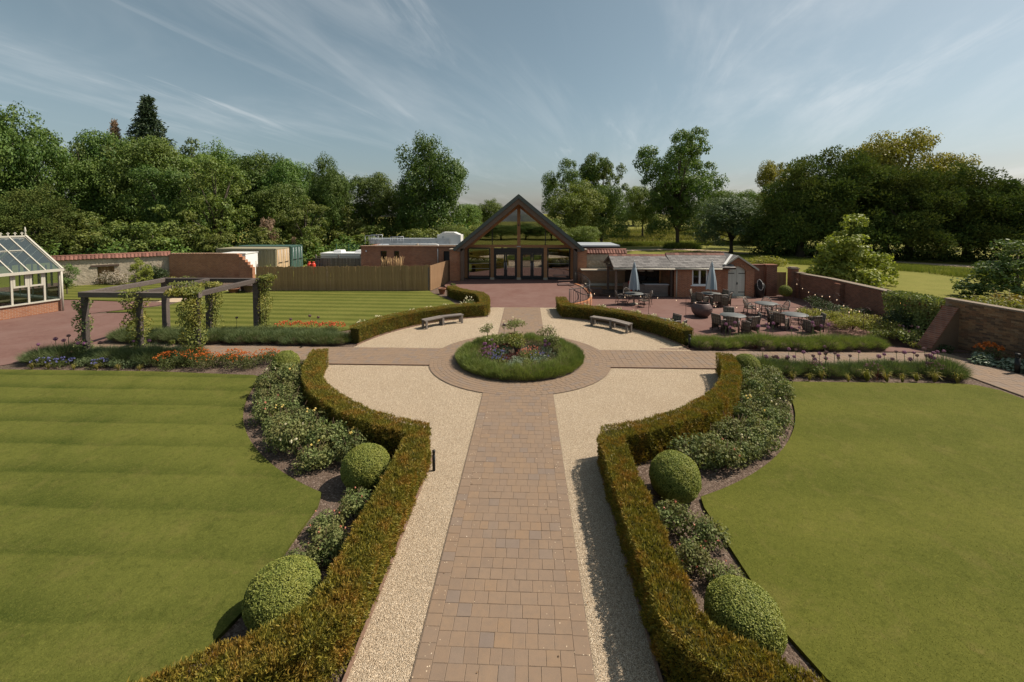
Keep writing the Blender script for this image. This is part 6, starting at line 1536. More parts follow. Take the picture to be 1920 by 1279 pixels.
# ---- front of the left bed: geraniums and grey mounds
for i, (x, y, r) in enumerate(((-17.7, -1.45, 0.5), (-17.0, -1.5, 0.5), (-15.6, -1.5, 0.4))): bedding(x, y, r, r*0.8, 0.36, M_geum, M_blue, f'blue geranium clump at the front of the left bed, {ORD[i]} from the left', 140+i, 24, 700, 'geranium', 'geranium', 0.05, 0.0, 'blue geraniums in the left bed')
for i, (x, y, r) in enumerate(((-15.0, -1.45, 0.42), (-14.2, -1.3, 0.5), (-16.3, -1.35, 0.36))): bedding(x, y, r, r*0.85, 0.46, M_lavdk, None, f'grey green leafy mound in the left bed below the {("middle", "right", "left")[i]} front pergola post', 150+i, 0, 900, 'sedum_mound', 'sedum', 0.05, 0.0, 'leafy mounds in the left bed')
# ---- daylilies
def tuft_mesh(k, h, spread, mat, seed, W=0.022):
    r = np.random.default_rng(seed); a = r.random(k)*2*np.pi; l = h*(0.6+0.6*r.random(k)); out = spread*(0.3+0.7*r.random(k)); V = []
    for i in range(k):
        c, s = math.cos(a[i]), math.sin(a[i]); p = [(0.03*c, 0.03*s, 0), (out[i]*0.45*c, out[i]*0.45*s, l[i]*0.75), (out[i]*c, out[i]*s, l[i]*(0.75 if r.random() < 0.6 else 0.45))]
        for (q0, q1, w0, w1) in ((p[0], p[1], W, W*0.9), (p[1], p[2], W*0.9, W*0.15)):
            V.append([(q0[0]-s*w0/2, q0[1]+c*w0/2, q0[2]), (q0[0]+s*w0/2, q0[1]-c*w0/2, q0[2]), (q1[0]+s*w1/2, q1[1]-c*w1/2, q1[2]), (q1[0]-s*w1/2, q1[1]+c*w1/2, q1[2])])
    return np_mesh('foliage', np.array(V), 4, mat)
dl = [tuft_mesh(42, 0.42, 0.30, M_daylily, 200+i) for i in range(3)]
for i in range(11):
    t = thing('daylily', f'yellow green daylily tuft in front of the allium border, {ORD[i]} from the left', 'daylily', (8.85+i*0.58+random.gauss(0, 0.12), -1.88+random.gauss(0, 0.06), 0), random.uniform(0, 6.28), 'daylilies in front of the allium border'); sc = random.uniform(0.7, 1.15); t.scale = (sc,)*3
    link('foliage', dl[i % 3], t)
for i in range(6):
    t = thing('daylily', f'small straw coloured tuft along the left bed front, {ORD[i]} from the left', 'daylily', (-18.2+i*0.9+random.gauss(0, 0.15), -1.75, 0), random.uniform(0, 6.28), 'straw tufts along the left bed'); t.scale = (0.6,)*3; link('foliage', dl[i % 3], t)
# ---- hostas
hm = []
for i in range(2):
    r = np.random.default_rng(300+i); P, d = clump_pts(520, 0.55, 0.5, 0.26, 9, 300+i, 0.4); hm.append(np_mesh('foliage', leaves(P, unit(d*0.4+np.array((0, 0, 0.9))+0.35*r.normal(size=d.shape)), 0.14, 0.09), 4, M_hosta))
for i, (x, y) in enumerate(((17.35, 0.25), (17.75, -0.35), (18.0, -1.2), (18.35, -1.9), (17.95, -0.55))):
    t = thing('hosta', f'silvery hosta below the near brick wall, {ORD[i]} planted along the side path', 'hosta', (x+0.35, y, 0), i*1.3, 'hostas along the side path'); link('foliage', hm[i % 2], t)

# ---- border against the old wall, climbers, shrubs
def shrub(x, y, rx, ry, h, mat, label, seed, k=2200, L=0.075, name='shrub', cat='shrub', z=0.0, group=None, nl=14, fmat=None, nf=20, fs=0.1):
    t = thing(name, label, cat, (x, y, z), random.uniform(0, 6.28) if rx == ry else 0, group)
    link('foliage', clump_mesh(k, rx, ry, h, L, L*0.62, mat, seed, nl), t); link('stems', stems_mesh(10, min(rx, ry)*0.8, h*0.8, M_twig, seed, 0.014), t)
    if fmat: link('blooms', petals_mesh(nf, rx, ry, h, fs, fmat, seed, 0.6, 9), t)
    return t
shrub(17.2, 7.6, 0.9, 1.2, 0.75, M_shrubd, 'low dark perennial clump at the top of the patio border', 400, 1400)
shrub(16.2, 8.3, 0.45, 0.45, 0.5, M_shrubm, 'round pale green clump beside the arched chairs', 401, 700)
for i, (x, y) in enumerate(((16.5, 6.6), (17.4, 6.5), (16.7, 5.6), (17.6, 5.4), (16.9, 4.7), (16.3, 4.9), (16.0, 7.2), (17.3, 4.0))): shrub(x, y, 0.72, 0.7, 0.85+0.12*(i % 2), M_shruby, f'yellow green perennial in the patio border, '+('far back by the wall', 'far back nearer the wall', 'mid border, patio side', 'mid border, wall side', 'near end, middle', 'near end, patio side', 'top end, patio side', 'beside the dark evergreen')[i], 410+i, 1300, 0.07, 'perennial_clump', 'perennial', 0, 'yellow green perennials in the patio border')
for i, (x, y) in enumerate(((18.4, 8.6), (18.9, 7.4), (18.3, 9.9), (18.8, 11.4))): shrub(x, y, 0.7, 0.8, 0.7, M_shrubd, f'dark perennial below the shadowed old wall, {("third", "fourth", "second", "first")[i]} from the gate pier', 420+i, 1300, 0.06, 'perennial_clump', 'perennial', 0, 'dark perennials below the old wall')
shrub(18.2, 4.35, 0.95, 0.85, 1.55, M_shrubd, 'large dark glossy evergreen shrub against the old wall', 430, 4200, 0.095)
shrub(17.2, 2.75, 0.75, 0.65, 0.85, M_shrubm, 'hydrangea with pale pink heads left of the leaning buttress', 431, 2200, 0.10, 'hydrangea', 'hydrangea', 0, None, 12, M_dullpurple, 5, 0.09)
shrub(16.95, 2.05, 0.3, 0.3, 0.35, M_shruby, 'tiny yellow clump at the foot of the leaning buttress', 432, 300, 0.06)
shrub(16.75, 3.6, 0.5, 0.5, 0.55, M_shrubm, 'low green plant between hydrangea and dark evergreen', 433, 800)
shrub(17.6, 1.5, 0.45, 0.35, 0.4, M_shrubd, 'small dark plant in the corner beside the buttress', 434, 600, 0.06)
# ivy over the wall corner
t = thing('ivy', 'bright ivy spilling over the wall between dark shrub and buttress', 'ivy', (18.75, 3.4, 0))
k = 5200; u = rng.random(k); z = 1.85*rng.random(k)**0.75; P = np.c_[-0.42-0.35*u+0.25*rng.random(k)*np.sin(z*2), -0.9+2.6*u, z+0.05*rng.normal(size=k)]
P[:, 0] += 0.35*np.abs(np.sin(u*9))*rng.random(k)-0.1; top_ = rng.random(k) < 0.35; P[top_, 2] = 1.72+0.22*rng.random(top_.sum()); P[top_, 0] += 0.75*rng.random(top_.sum())
N = unit(np.array((-0.8, -0.35, 0.5))+0.5*rng.normal(size=(k, 3))); link('foliage', np_mesh('foliage', leaves(P, N, 0.10, 0.08), 4, M_shrubm), t)
shrub(22.7, 4.7, 2.0, 1.6, 2.45, M_vine, 'broad mounded bronze tipped evergreen behind the near brick wall', 440, 9500, 0.12, 'evergreen_mound', 'shrub', 0, None, 26)
shrub(25.0, 5.6, 2.0, 1.5, 2.45, M_yew, 'second bronze evergreen mound further along behind the near wall', 441, 6000, 0.12, 'evergreen_mound', 'shrub', 0, None, 20)
shrub(20.6, 3.6, 0.9, 0.8, 2.05, M_shrubm, 'green leafy shrub between the ivy and the bronze evergreen', 442, 2400, 0.09)
# climbers on the pergola
def climber(x, y, h, r, label, seed, k=900, lean=0.0, mat=None, toplen=0.0):
    t = thing('climbing_rose', label, 'climber', (x, y, 0), 0, 'climbers on the pergola posts')
    rd = np.random.default_rng(seed); f = rd.random(k); a = rd.random(k)*6.28; rr = r*(0.45+0.55*np.abs(np.sin(f*7+seed)))*np.sqrt(rd.random(k))
    P = np.c_[np.cos(a)*rr+lean*f, np.sin(a)*rr, 0.1+f**0.8*h]
    if toplen:
        m = int(k*0.6); P2 = np.c_[toplen*rd.random(m), rd.normal(size=m)*0.16, 2.62+0.12*rd.random(m)+0.05*rd.normal(size=m)]; P = np.concatenate([P, P2])
    N = unit(rd.normal(size=P.shape)*0.7+np.array((0.2, -0.3, 0.5))); link('foliage', np_mesh('foliage', leaves(P, N, 0.095*(0.6+0.7*rd.random(len(P))), 0.06), 4, mat or M_vine), t)
    b = MB()
    for q in range(3): b.tube([(0.12*math.cos(q*2+1), 0.12*math.sin(q*2+1), 0), (0.1*math.cos(q*2+2.5), 0.1*math.sin(q*2+2.5), h*0.4), (0.11*math.cos(q*2+4), 0.11*math.sin(q*2+4), h*0.7), (0.05, 0, h)], 0.012, 4)
    b.build('stems', M_twig, t)
climber(-17.2, -0.5, 2.2, 0.34, 'dark leaved climber on the nearest left pergola post', 1, 900, 0.0, M_rose)
climber(-14.98, -0.5, 2.65, 0.52, 'spreading climber on the middle front pergola post', 2, 1500, -0.1)
climber(-12.62, -0.62, 2.6, 0.50, 'thick golden green climber on the right front pergola post', 3, 2300, -0.05, M_vine, -0.9)
climber(-14.75, 3.3, 2.4, 0.40, 'climber on the middle back pergola post', 4, 1100, 0.05)
climber(-12.3, 3.3, 2.7, 0.38, 'climber topping the right back pergola post', 5, 1300, 0.1, M_vine, 0.5)
climber(-16.2, 3.2, 1.2, 0.35, 'low wispy climber beside the left back pergola post', 6, 300)
climber(-15.1, 1.2, 0.1, 0.1, 'golden climber trailing along the back beam of the pergola', 7, 700, 0, M_vine, 2.2)
# shrubs and small trees by the left walls
shrub(-31.9, 19.0, 1.1, 1.0, 2.0, M_shrubd, 'glossy dark shrub where cob wall meets brick wall', 450, 2600, 0.13)
shrub(-21.9, 19.2, 0.55, 0.55, 1.95, M_shrubm, 'bright green climber at the right end of the brick wall', 451, 900, 0.12)
shrub(-33.8, 17.4, 1.6, 0.8, 1.5, m_leaf('faded_blossom', (0.28, 0.235, 0.185), (0.42, 0.36, 0.29), (0.22, 0.21, 0.12), 0.2, 0.4), 'broad pale flowering shrub trained on the cob wall', 452, 3200, 0.10)
for i, (x, y) in enumerate(((-36.6, 14.4), (-38.0, 13.4), (-35.3, 15.2), (-30.6, 19.3), (-29.2, 19.5))): shrub(x, y, 0.6, 0.6, 0.6, M_shruby if i % 2 else M_shrubm, f'low border plant below the left walls, {ORD[(1, 0, 2, 3, 4)[i]]} from the greenhouse', 460+i, 500, 0.09, 'perennial_clump', 'perennial', 0, 'border plants below the cob wall')
# ================================================================ TREES
M_oakl = m_leaf('tree_leaf', (0.047, 0.092, 0.016), (0.154, 0.211, 0.043), (0.197, 0.223, 0.048), 0.25, 0.5, 0.35, objvar=0.45)
M_oaklight = m_leaf('light_tree_leaf', (0.074, 0.111, 0.019), (0.196, 0.223, 0.049), (0.230, 0.216, 0.061), 0.28, 0.5, 0.4, objvar=0.35)
M_ashl = m_leaf('ash_leaf', (0.066, 0.113, 0.028), (0.168, 0.225, 0.065), (0.205, 0.208, 0.077), 0.25, 0.5, 0.4, objvar=0.4)
M_yewt = m_leaf('yew_tree_leaf', (0.037, 0.066, 0.020), (0.124, 0.164, 0.042), (0.161, 0.150, 0.042), 0.15, 0.6, 0.35, objvar=0.3, spec=0.03, rough=0.9)
M_firl = m_leaf('fir_needle', (0.024, 0.044, 0.022), (0.065, 0.092, 0.042), None, 0.1, objvar=0.2)
M_lime = m_leaf('lime_green_leaf', (0.155, 0.155, 0.022), (0.33, 0.29, 0.055), (0.22, 0.20, 0.04), 0.3, 0.5, 0.5)
M_deadl = m_leaf('withered_leaf', (0.20, 0.130, 0.085), (0.36, 0.25, 0.17), None, 0.2)
M_chest = m_leaf('chestnut_leaf', (0.042, 0.078, 0.031), (0.119, 0.165, 0.073), (0.182, 0.210, 0.105), 0.22, 0.4, 0.5)
M_fresh = m_leaf('fresh_small_tree_leaf', (0.137, 0.179, 0.029), (0.338, 0.367, 0.074), (0.274, 0.281, 0.072), 0.3, 0.5, 0.8)
def lobes_for(kind, r):
    """lobe centres, radii in a unit tree: z 0..1, half width 0.5"""
    C = []
    if kind == 'oak':
        for k in range(26):
            d = unit(r.normal(size=3)); d[2] = d[2]*0.9+0.1; C.append((d*np.array((0.33, 0.33, 0.31))*(0.65+0.35*r.random())+np.array((0, 0, 0.60)), 0.14+0.08*r.random()))
        for k in range(9):
            a = r.random()*6.28; C.append((np.array((0.30*math.cos(a), 0.30*math.sin(a), 0.22+0.15*r.random())), 0.12+0.06*r.random()))
        C.append((np.array((0, 0, 0.80)), 0.17)); C.append((np.array((0, 0, 0.55)), 0.25))
    elif kind == 'airy':
        for k in range(22):
            a = r.random()*6.28; z = 0.38+0.54*r.random(); w = 0.40*math.sin(math.pi*min(1, (z-0.2)/0.85))**0.6
            C.append((np.array((w*math.cos(a), w*math.sin(a), z))*np.array((0.9, 0.9, 1)), 0.095+0.065*r.random()))
        C += [(np.array((0.02, 0, 0.90)), 0.095), (np.array((0, 0.02, 0.68)), 0.14), (np.array((-0.12, 0, 0.78)), 0.1), (np.array((0.14, 0.0, 0.5)), 0.12)]
    elif kind == 'yew':
        for k in range(34):
            d = unit(r.normal(size=3)); d[2] = abs(d[2]); C.append((d*np.array((0.36, 0.36, 0.60))*(0.75+0.25*r.random())+np.array((0, 0, 0.16)), 0.12+0.06*r.random()))
        for k in range(12):
            a = r.random()*6.28; C.append((np.array((0.36*math.cos(a), 0.36*math.sin(a), 0.13+0.12*r.random())), 0.12))
    elif kind == 'ash':
        for k in range(30):
            d = unit(r.normal(size=3)); C.append((d*np.array((0.36, 0.36, 0.34))*(0.55+0.45*r.random())+np.array((0, 0, 0.60)), 0.07+0.06*r.random()))
    elif kind == 'haz':
        for k in range(26):
            d = unit(r.normal(size=3)); d[2] = abs(d[2]); C.append((d*np.array((0.38, 0.38, 0.70))*(0.5+0.5*r.random())+np.array((0, 0, 0.12)), 0.10+0.06*r.random()))
        for k in range(9):
            a = r.random()*6.28; C.append((np.array((0.34*math.cos(a), 0.34*math.sin(a), 0.09)), 0.12))
    return C
def crown_mesh(kind, seed, k, leaf, mat, dense=1.0):
    r = np.random.default_rng(seed)
    if kind == 'fir':
        tiers = 22; P = []; D = []
        for t in range(tiers):
            z = 0.10+0.90*t/(tiers-1); w = (0.50*(1-z)+0.006)*(0.85+0.3*r.random()); nb = 8 if z > 0.6 else 11
            for b in range(nb):
                a = (b+r.random()*0.7+0.5*(t % 2))/nb*6.28; w_b = w*(0.75+0.35*r.random()); m = int(k/tiers/nb*(0.4+1.5*(1-z))); f = r.random(m)**0.7
                P.append(np.c_[np.cos(a)*w_b*f, np.sin(a)*w_b*f, z-0.03*f+0.05*f*f*w*2+r.normal(size=m)*0.006]+r.normal(size=(m, 3))*np.array((0.016, 0.016, 0.004))); D.append(np.repeat([[math.cos(a)*0.6, math.sin(a)*0.6, -0.1]], m, 0))
        P = np.concatenate(P); D = unit(np.concatenate(D)+0.4*r.normal(size=P.shape)); return np_mesh('crown', sprigs(P, D, leaf*1.8, leaf*0.55), 4, mat), []
    C = lobes_for(kind, r); cs = np.array([c for c, q in C]); rs = np.array([q for c, q in C]); wt = rs**2/np.sum(rs**2)
    li = r.choice(len(C), size=k, p=wt)
    nsub = 16; sub = unit(r.normal(size=(len(C), nsub, 3))); sub[..., 2] += 0.25; sub = unit(sub); srad = 0.30+0.18*r.random((len(C), nsub))
    si = r.integers(0, nsub, k); sd = sub[li, si]; off = unit(r.normal(size=(k, 3)))
    sq = np.array((1, 1, 0.78)) if kind != 'yew' else np.array((1, 1, 0.7))
    P = cs[li]+(sd*0.80*rs[li][:, None]+off*(rs[li]*srad[li, si])[:, None]*(0.55+0.45*r.random((k, 1))))*sq
    N = unit(sd*0.45+off*0.55+r.normal(size=(k, 3))*0.45+np.array((0, 0, 0.25)))
    ok = P[:, 2] > 0.02; P, N = P[ok], N[ok]; m = len(P)
    if kind == 'yew': V = sprigs(P, unit(N+np.array((0, 0, -0.15))), leaf*1.7*(0.7+0.6*r.random(m)), leaf*0.7)
    else: V = leaves(P, N, leaf*(0.7+0.6*r.random(m)), leaf*0.72)
    return np_mesh('crown', V, 4, mat), C
def trunk_mesh(C, seed, rad, split=0.3, n=9):
    rd = random.Random(seed); b = MB()
    b.tube([(0, 0, -0.03), (0.004, 0.003, 0.05), (0.0, 0.004, split), (0.012, 0, 0.62)], [rad*1.5, rad, rad*0.8, rad*0.35], 8)
    for c, q in rd.sample(C, min(n, len(C))):
        z0 = min(split*rd.uniform(0.7, 1.3), c[2]*0.8); m = (c[0]*0.45, c[1]*0.45, z0+(c[2]-z0)*0.55)
        b.tube([(0, 0, z0), m, tuple(c)], [rad*0.5, rad*0.33, rad*0.1], 5)
    return b.mesh('trunk', M_bark)
PROTO = {}
def proto(kind, v, k, leaf, mat, rad, split=0.3, n=9):
    cm, C = crown_mesh(kind, 500+v+hash(kind[0]) % 1+len(kind)*31, k, leaf, mat)
    if C: tm = trunk_mesh(C, v, rad, split, n)
    else: tm = MB().tube([(0, 0, -0.02), (0, 0, 0.5), (0, 0, 0.98)], [rad*0.5, rad*0.35, rad*0.02], 7).mesh('trunk', M_bark)
    PROTO.setdefault(kind, []).append((cm, tm))
for v in range(4): proto('oak', v, 30000, 0.0195, M_oakl, 0.022, 0.22, 12)
for v in range(2): proto('airy', v, 24000, 0.0165, M_oakl, 0.020, 0.34, 20)
for v in range(3): proto('yew', v, 46000, 0.0125, M_yewt, 0.030, 0.15, 8)
for v in range(2): proto('ash', v, 9000, 0.022, M_ashl, 0.018, 0.25, 20)
for v in range(3): proto('haz', v, 7000, 0.036, M_oaklight, 0.016, 0.10, 12)
for v in range(2): proto('fir', v, 22000, 0.017, M_firl, 0.020)
cnt_t = {}
def tree(kind, x, y, top, hw, label, mat=None, name=None, base=None, cat='tree', group=None, hwy=None):
    i = cnt_t.get(kind, 0); cnt_t[kind] = i+1; cm, tm = PROTO[kind][i % len(PROTO[kind])]
    z = gh(x, y) if base is None else base; h = top-z
    t = thing(name or {'oak': 'broadleaf_tree', 'airy': 'oak_tree', 'yew': 'yew_tree', 'ash': 'ash_tree', 'haz': 'hazel_shrub', 'fir': 'fir_tree'}[kind], label, cat, (x, y, z), (i*2.4) % 6.28, group)
    t.scale = (hw*2.05, (hwy or hw)*2.05, h*1.02)
    link('trunk', tm, t); link('crown', cm, t, mat=mat)
    return t
WG = 'trees of the wood behind the left wall'
T = tree
# the wood at the left, front to back
T('oak', -62.5, 34, 18.6, 5.6, 'tall dark tree at the far left edge of the wood', None, None, None, 'tree', WG)
T('oak', -71.4, 36, 17.8, 6.0, 'tree mostly cut off by the left edge of the photo', None, None, None, 'tree', WG)
T('ash', -68.3, 42, 17.5, 5.2, 'thin crowned tree with bare twigs above the wood, second from the left edge', None, None, None, 'tree', WG)
T('yew', -52.1, 27, 10.2, 5.6, 'dark brown green yew standing behind the greenhouse ridge', None, None, None, 'tree', WG)
T('yew', -57.5, 26, 9.0, 4.6, 'dark yew at the left edge behind the greenhouse', None, None, None, 'tree', WG)
T('ash', -63.5, 44, 16.7, 5.2, 'grey green tree between the left edge trees and the rounded dark crown', None, None, None, 'tree', WG)
T('oak', -64.1, 48, 19.4, 6.0, 'rounded dark crown left of the dead conifer tip', None, None, None, 'tree', WG)
T('fir', -65.3, 50, 20.2, 4.5, 'thin bare conifer tip beside the tall fir', M_deadl, 'dead_conifer', None, 'tree', WG)
T('fir', -61.6, 52, 24.4, 9.5, 'tall pointed fir rising highest above the wood', None, None, None, 'tree', WG)
T('oak', -52.0, 42, 16.9, 5.8, 'broad green tree directly below the pointed fir', None, None, None, 'tree', WG)
T('ash', -53.5, 50, 17.4, 5.6, 'feathery tree right of the fir', None, None, None, 'tree', WG)
T('oak', -51.8, 54, 17.4, 5.4, 'tree second right of the fir along the skyline', None, None, None, 'tree', WG)
T('oak', -45.0, 36, 11.8, 4.8, 'mid height tree in front of the wood below the fir', None, None, None, 'tree', WG)
T('ash', -38.0, 35, 12.9, 5.6, 'light green tree with a pale trunk showing near the containers', M_oaklight, None, None, 'tree', WG)
T('oak', -43.2, 52, 16.9, 6.4, 'wide rounded crown on the skyline above the pale trunked tree', None, None, None, 'tree', WG)
T('oak', -37.2, 50, 14.7, 5.0, 'dark tree on the skyline above the containers', None, None, None, 'tree', WG)
T('oak', -29.2, 46, 14.3, 3.7, 'narrow dark tree with a rounded top at the right end of the wood', None, None, None, 'tree', WG)
T('ash', -28.4, 38, 8.0, 4.4, 'light leafy tree at the right end of the wood, low in front', M_oaklight, None, None, 'tree', WG)
T('oak', -34.0, 42, 10.2, 4.6, 'bushy tree behind the containers', None, None, None, 'tree', WG)
T('oak', -58.0, 40, 13.6, 5.5, 'dense tree filling the wood behind the greenhouse yews', None, None, None, 'tree', WG)
T('oak', -48.5, 46, 15.0, 5.4, 'dense tree in the middle depth of the wood', None, None, None, 'tree', WG)
T('oak', -70.0, 56, 17.0, 6.5, 'far tree behind the left edge of the wood', None, None, None, 'tree', WG)
T('oak', -55.5, 62, 17.0, 6.5, 'far tree behind the fir', None, None, None, 'tree', WG)
T('oak', -45.0, 64, 16.0, 6.5, 'far tree behind the rounded skyline crown', None, None, None, 'tree', WG)
T('oak', -36.0, 62, 13.5, 5.5, 'far tree behind the dark skyline tree', None, None, None, 'tree', WG)
HG = 'shrubs along the foot of the wood'
for i, (x, y, tp, hw) in enumerate(((-46.2, 27, 5.9, 3.2), (-43.3, 28, 6.5, 3.2), (-38.9, 27, 5.7, 3.4), (-36.8, 29, 6.8, 3.4), (-33.1, 28.8, 4.8, 2.5), (-49.5, 30, 7.0, 3.4), (-41.0, 31, 7.5, 3.4), (-29.8, 31.5, 5.5, 2.6), (-26.3, 34, 5.0, 2.6), (-54.5, 22, 5.5, 3.0))):
    T('haz', x, y, tp, hw, f'leafy shrub at the foot of the wood above the garden walls, {ORD[(2, 3, 5, 6, 7, 1, 4, 8, 9, 0)[i]]} from the left', None, None, None, 'shrub', HG)
T('haz', -30.2, 33, 6.9, 1.35, 'withered pinkish brown shrub above the tan container', M_deadl, 'withered_shrub', None, 'shrub')
T('haz', -27.6, 33.5, 3.6, 0.9, 'small withered cream shrub right of the green container', M_deadl, 'withered_shrub', None, 'shrub')
# centre, behind annex and hall
T('oak', -14.9, 50, 17.8, 6.4, 'tall dense dark tree rising behind the brick annex', None, None, None, 'tree', None)
T('oak', -25.3, 53, 12.7, 5.2, 'dark spreading tree left of the tall dense tree', None, None, None, 'tree', None)
T('oak', -20.4, 57, 11.7, 5.4, 'rounded tree between the spreading tree and the tall dense one', None, None, None, 'tree', None)
T('haz', -26.1, 46, 7.8, 3.8, 'bushy light tree left of the annex roof plant', None, None, None, 'shrub')
T('haz', -13.5, 40, 5.0, 4.4, 'bright leafy bush below the tall dense tree behind the roof plant', None, None, None, 'shrub')
T('haz', -21.6, 44, 4.9, 4.2, 'leafy bush behind the left end of the annex roof', None, None, None, 'shrub')
T('oak', -15.4, 95, 9.0, 4.6, 'small distant tree just right of the tall dense tree', None, None, None, 'tree')
T('oak', -11.3, 115, 10.6, 5.8, 'distant rounded tree left of the hall roof', M_oaklight, None, None, 'tree')
T('oak', -5.5, 120, 8.4, 5.6, 'distant tree touching the left slope of the hall roof', None, None, None, 'tree')
for i, (x, y, tp, hw) in enumerate(((-11.0, 46, 4.6, 3.4), (-5.6, 44, 4.4, 3.4), (-0.6, 47, 4.9, 3.2), (3.2, 45, 5.3, 3.2), (8.2, 47, 4.4, 3.2))):
    T('oak', x, y, tp, hw, f'tree seen through the hall glass at the far side, {ORD[i]} from the left', M_oaklight, None, None, 'tree', 'trees seen through the hall')
T('airy', 8.4, 66, 16.6, 5.6, 'airy oak with open branches, left part of the group right of the hall', None, None, None, 'tree', 'oaks in the park')
T('airy', 15.0, 68, 17.3, 5.6, 'airy oak with open branches behind the light round tree', None, None, None, 'tree', 'oaks in the park')
T('oak', 13.8, 62, 11.5, 5.4, 'darker spreading crown at the right of the light round tree', None, None, None, 'tree')
T('oak', 8.7, 56, 11.2, 5.4, 'light green rounded tree just right of the hall gable', M_oaklight, None, None, 'tree')
T('airy', 26.7, 60, 20.9, 7.9, 'tallest tree of the park with a bare trunk behind the bar roof', None, None, None, 'tree', 'oaks in the park')
T('oak', 27.2, 61, 13.0, 6.2, 'lower dense crown wrapped round the trunk of the tallest park tree', None, None, None, 'tree')
T('oak', 27.6, 86, 13.4, 4.8, 'distant tree left of the tallest park tree', M_oaklight, None, None, 'tree')
T('oak', 31.4, 50, 8.7, 6.0, 'low dark chestnut with a short trunk beside the track', M_chest, 'chestnut_tree', None, 'tree')
T('oak', 46.8, 95, 9.4, 5.6, 'distant tree above the chestnut', M_oaklight, None, None, 'tree')
T('oak', 45.7, 70, 10.8, 5.2, 'mid green tree between the chestnut and the great yew', None, None, None, 'tree')
T('oak', 36.0, 130, 9.5, 6.5, 'farthest tree on the meadow behind the park oaks', None, None, None, 'tree')
T('oak', 60.0, 120, 14.0, 8.5, 'far tree behind the gap right of the tallest park tree', None, None, None, 'tree')
# low trees added behind the viewpoint, sized to shape the hall glass reflection
for i, (x, y, tp, hw) in enumerate(((-27, -47, 5.4, 5.5), (-20, -45, 4.4, 5), (-13, -48, 5.0, 5.4), (-6, -46, 3.6, 5), (0, -49, 3.9, 4.8), (6, -46, 4.8, 5), (12, -48, 3.8, 5.2), (19, -45, 4.6, 5.4), (27, -47, 5.2, 5.8))):
    T('oak', x, y, tp, hw, f'added tree behind the camera for the hall glass reflection, {ORD[i]} along the row', None, None, 0.0, 'tree', 'trees added behind the camera for the hall reflection')
# right: yews
T('yew', 38.0, 44, 16.0, 7.4, 'great dark yew, left half of the mass right of the chestnut', None, None, None, 'tree', 'dark yews at the right')
T('yew', 44.0, 43, 17.2, 8.4, 'great dark yew, middle and highest of the mass at the right', None, None, None, 'tree', 'dark yews at the right')
T('yew', 50.0, 41, 15.0, 7.6, 'dark yew behind the small fresh green tree', None, None, None, 'tree', 'dark yews at the right')
T('yew', 36.6, 48, 8.8, 4.4, 'low dark yew at the left foot of the great yew mass', None, None, None, 'tree', 'dark yews at the right')
T('yew', 56.4, 40, 14.0, 7.6, 'dark yew with a pointed top near the right edge', None, None, None, 'tree', 'dark yews at the right')
T('yew', 61.5, 38, 12.3, 6.6, 'dark yew cut by the right edge', None, None, None, 'tree', 'dark yews at the right')
T('yew', 66.0, 34, 11.0, 6.0, 'dark yew just outside the right edge behind the others', None, None, None, 'tree', 'dark yews at the right')
T('airy', 44.9, 60, 15.2, 4.6, 'yellow green crown showing at the left shoulder of the great yew', M_lime, 'lime_tree', None, 'tree')
T('oak', 61.0, 58, 19.5, 8.0, 'yellow green crown rising behind the great yew', M_lime, 'lime_tree', None, 'tree')
T('oak', 69.5, 57, 16.8, 5.6, 'second yellow green crown between the yews', M_lime, 'lime_tree', None, 'tree')
T('haz', 26.9, 20, 6.3, 3.6, 'small fresh green spreading tree behind the patio wall', M_fresh, 'hawthorn_tree', -0.3, 'tree')
T('haz', 26.2, 19.6, 3.6, 2.5, 'leafy lower skirt of growth round the small fresh green tree', M_fresh, 'hawthorn_shrub', 0.0, 'shrub')
T('haz', 33.0, 13, 4.6, 3.2, 'rounded mid green bush at the right edge above the bronze evergreen', M_ashl, 'holly_bush', 0.0, 'shrub')
# orchard saplings by the cob wall
T('ash', -32.8, 12.9, 2.3, 1.0, 'small sapling with a thin stem right of the greenhouse', M_ashl, 'fruit_sapling', 0.0, 'tree', 'young fruit trees on the side lawn')
T('ash', -28.0, 13.6, 2.5, 1.0, 'bright leaved sapling in front of the cob wall door', M_fresh, 'fruit_sapling', 0.0, 'tree', 'young fruit trees on the side lawn')
# ---- undergrowth, meadow grass
def band(name, pts, w, h, k, L, mat, kindl='stuff'):
    pts = spline(pts, 6); n = len(pts); i = rng.integers(0, n-1, k); f = rng.random(k)
    A = np.array([[p.x, p.y] for p in pts]); Q = A[i]*(1-f)[:, None]+A[i+1]*f[:, None]; Q = Q+rng.normal(size=(k, 2))*w*0.4
    z = np.array([gh(x, y) for x, y in Q]); hh = h*(0.6+0.4*np.sin(Q[:, 0]*0.9)*np.cos(Q[:, 1]*1.3)); P = np.c_[Q, z+rng.random(k)**1.3*hh]
    N = unit(rng.normal(size=(k, 3))*0.7+np.array((0.2, -0.3, 0.5))); me = np_mesh(name, leaves(P, N, L*(0.6+0.8*rng.random(k)), L*0.6), 4, mat); tag(link(name, me), kind='stuff')
band('undergrowth', [(-66, 21), (-56, 23), (-47, 26), (-40, 25.5), (-33, 27.5), (-26, 33), (-22, 38)], 2.6, 3.4, 15000, 0.30, M_oakl)
band('undergrowth', [(-75, 40), (-60, 46), (-45, 45), (-32, 50), (-20, 54), (-12, 60)], 5.0, 7.0, 12000, 0.55, M_oakl)
band('undergrowth', [(34, 47), (40, 45), (48, 41), (56, 38), (64, 33)], 2.0, 2.6, 9000, 0.35, M_yewt)
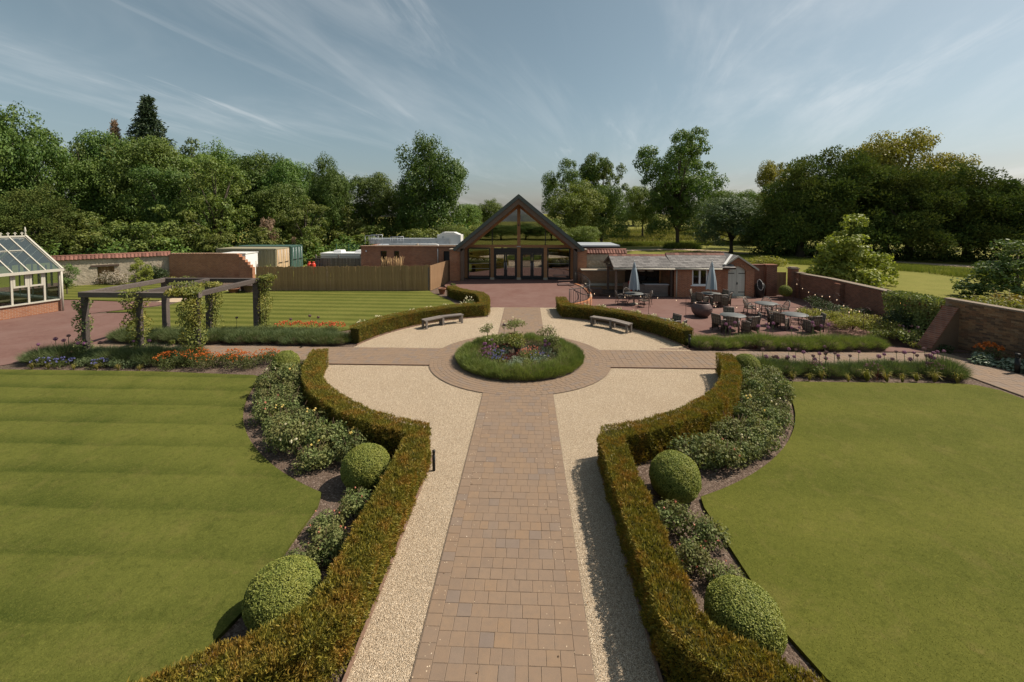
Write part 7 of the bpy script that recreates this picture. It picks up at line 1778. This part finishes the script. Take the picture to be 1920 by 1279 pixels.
def tall_grass(name, pts, w, h, k, mat, Wd=0.03):
    pts = spline(pts, 6); n = len(pts); i = rng.integers(0, n-1, k); f = rng.random(k); A = np.array([[p.x, p.y] for p in pts]); Q = A[i]*(1-f)[:, None]+A[i+1]*f[:, None]+rng.uniform(-0.5, 0.5, (k, 2))*w
    z = np.array([gh(x, y) for x, y in Q]); D = unit(np.c_[rng.normal(size=(k, 2))*0.3, np.ones(k)]); me = np_mesh(name, blades(np.c_[Q, z-0.02], D, h*(0.6+0.6*rng.random(k)), Wd), 3, mat); tag(link(name, me), kind='stuff')
M_tall = m_leaf('long_grass_blade', (0.094, 0.133, 0.025), (0.236, 0.258, 0.059), (0.276, 0.250, 0.078), 0.3, 0.5, 0.6)
tall_grass('long_grass', [(24, 38), (30, 36.5), (36, 33), (41, 28.5)], 2.6, 0.6, 15000, M_tall)
tall_grass('long_grass', [(24, 46), (31, 43.5), (38, 37.5), (44, 31), (50, 25)], 1.2, 0.45, 9000, M_tall)
tall_grass('long_grass', [(41, 26), (46, 22.5), (52, 19)], 3.0, 0.7, 9000, M_tall)
tall_grass('long_grass', [(10, 64), (25, 67), (45, 72)], 2.5, 0.9, 16000, M_tall, 0.06)
tall_grass('rough_grass', [(0, 80), (20, 88), (40, 98), (60, 110)], 26, 0.7, 26000, m_leaf('meadow_blade', (0.095, 0.105, 0.022), (0.215, 0.205, 0.055), (0.26, 0.21, 0.08), 0.3, 0.6, 0.12), 0.16)
tall_grass('rough_grass', [(20.8, 13), (21.5, 10), (22.0, 7.5)], 1.2, 0.45, 5000, M_tall)
tall_grass('ground_ivy', [(25.3, 58.5), (27, 59.0), (29, 58.5)], 2.5, 1.1, 2600, M_yewt, 0.12)
s = shrub(27, 33, 2.6, 1.2, 1.5, M_shruby, 'yellow green bush just behind the brick store roof', 480, 2200, 0.16, 'shrub', 'shrub')
# estate signpost and low post beside the track
s = thing('marker_post', 'small pale wooden marker post beside the track', 'post', (35.4, 46.0, 0)); MB().box((0, 0, 0.5), (0.14, 0.14, 1.0)).build('post', M_grey, s); MB().box((0, 0, 1.03), (0.18, 0.18, 0.06)).build('cap', M_grey, s)
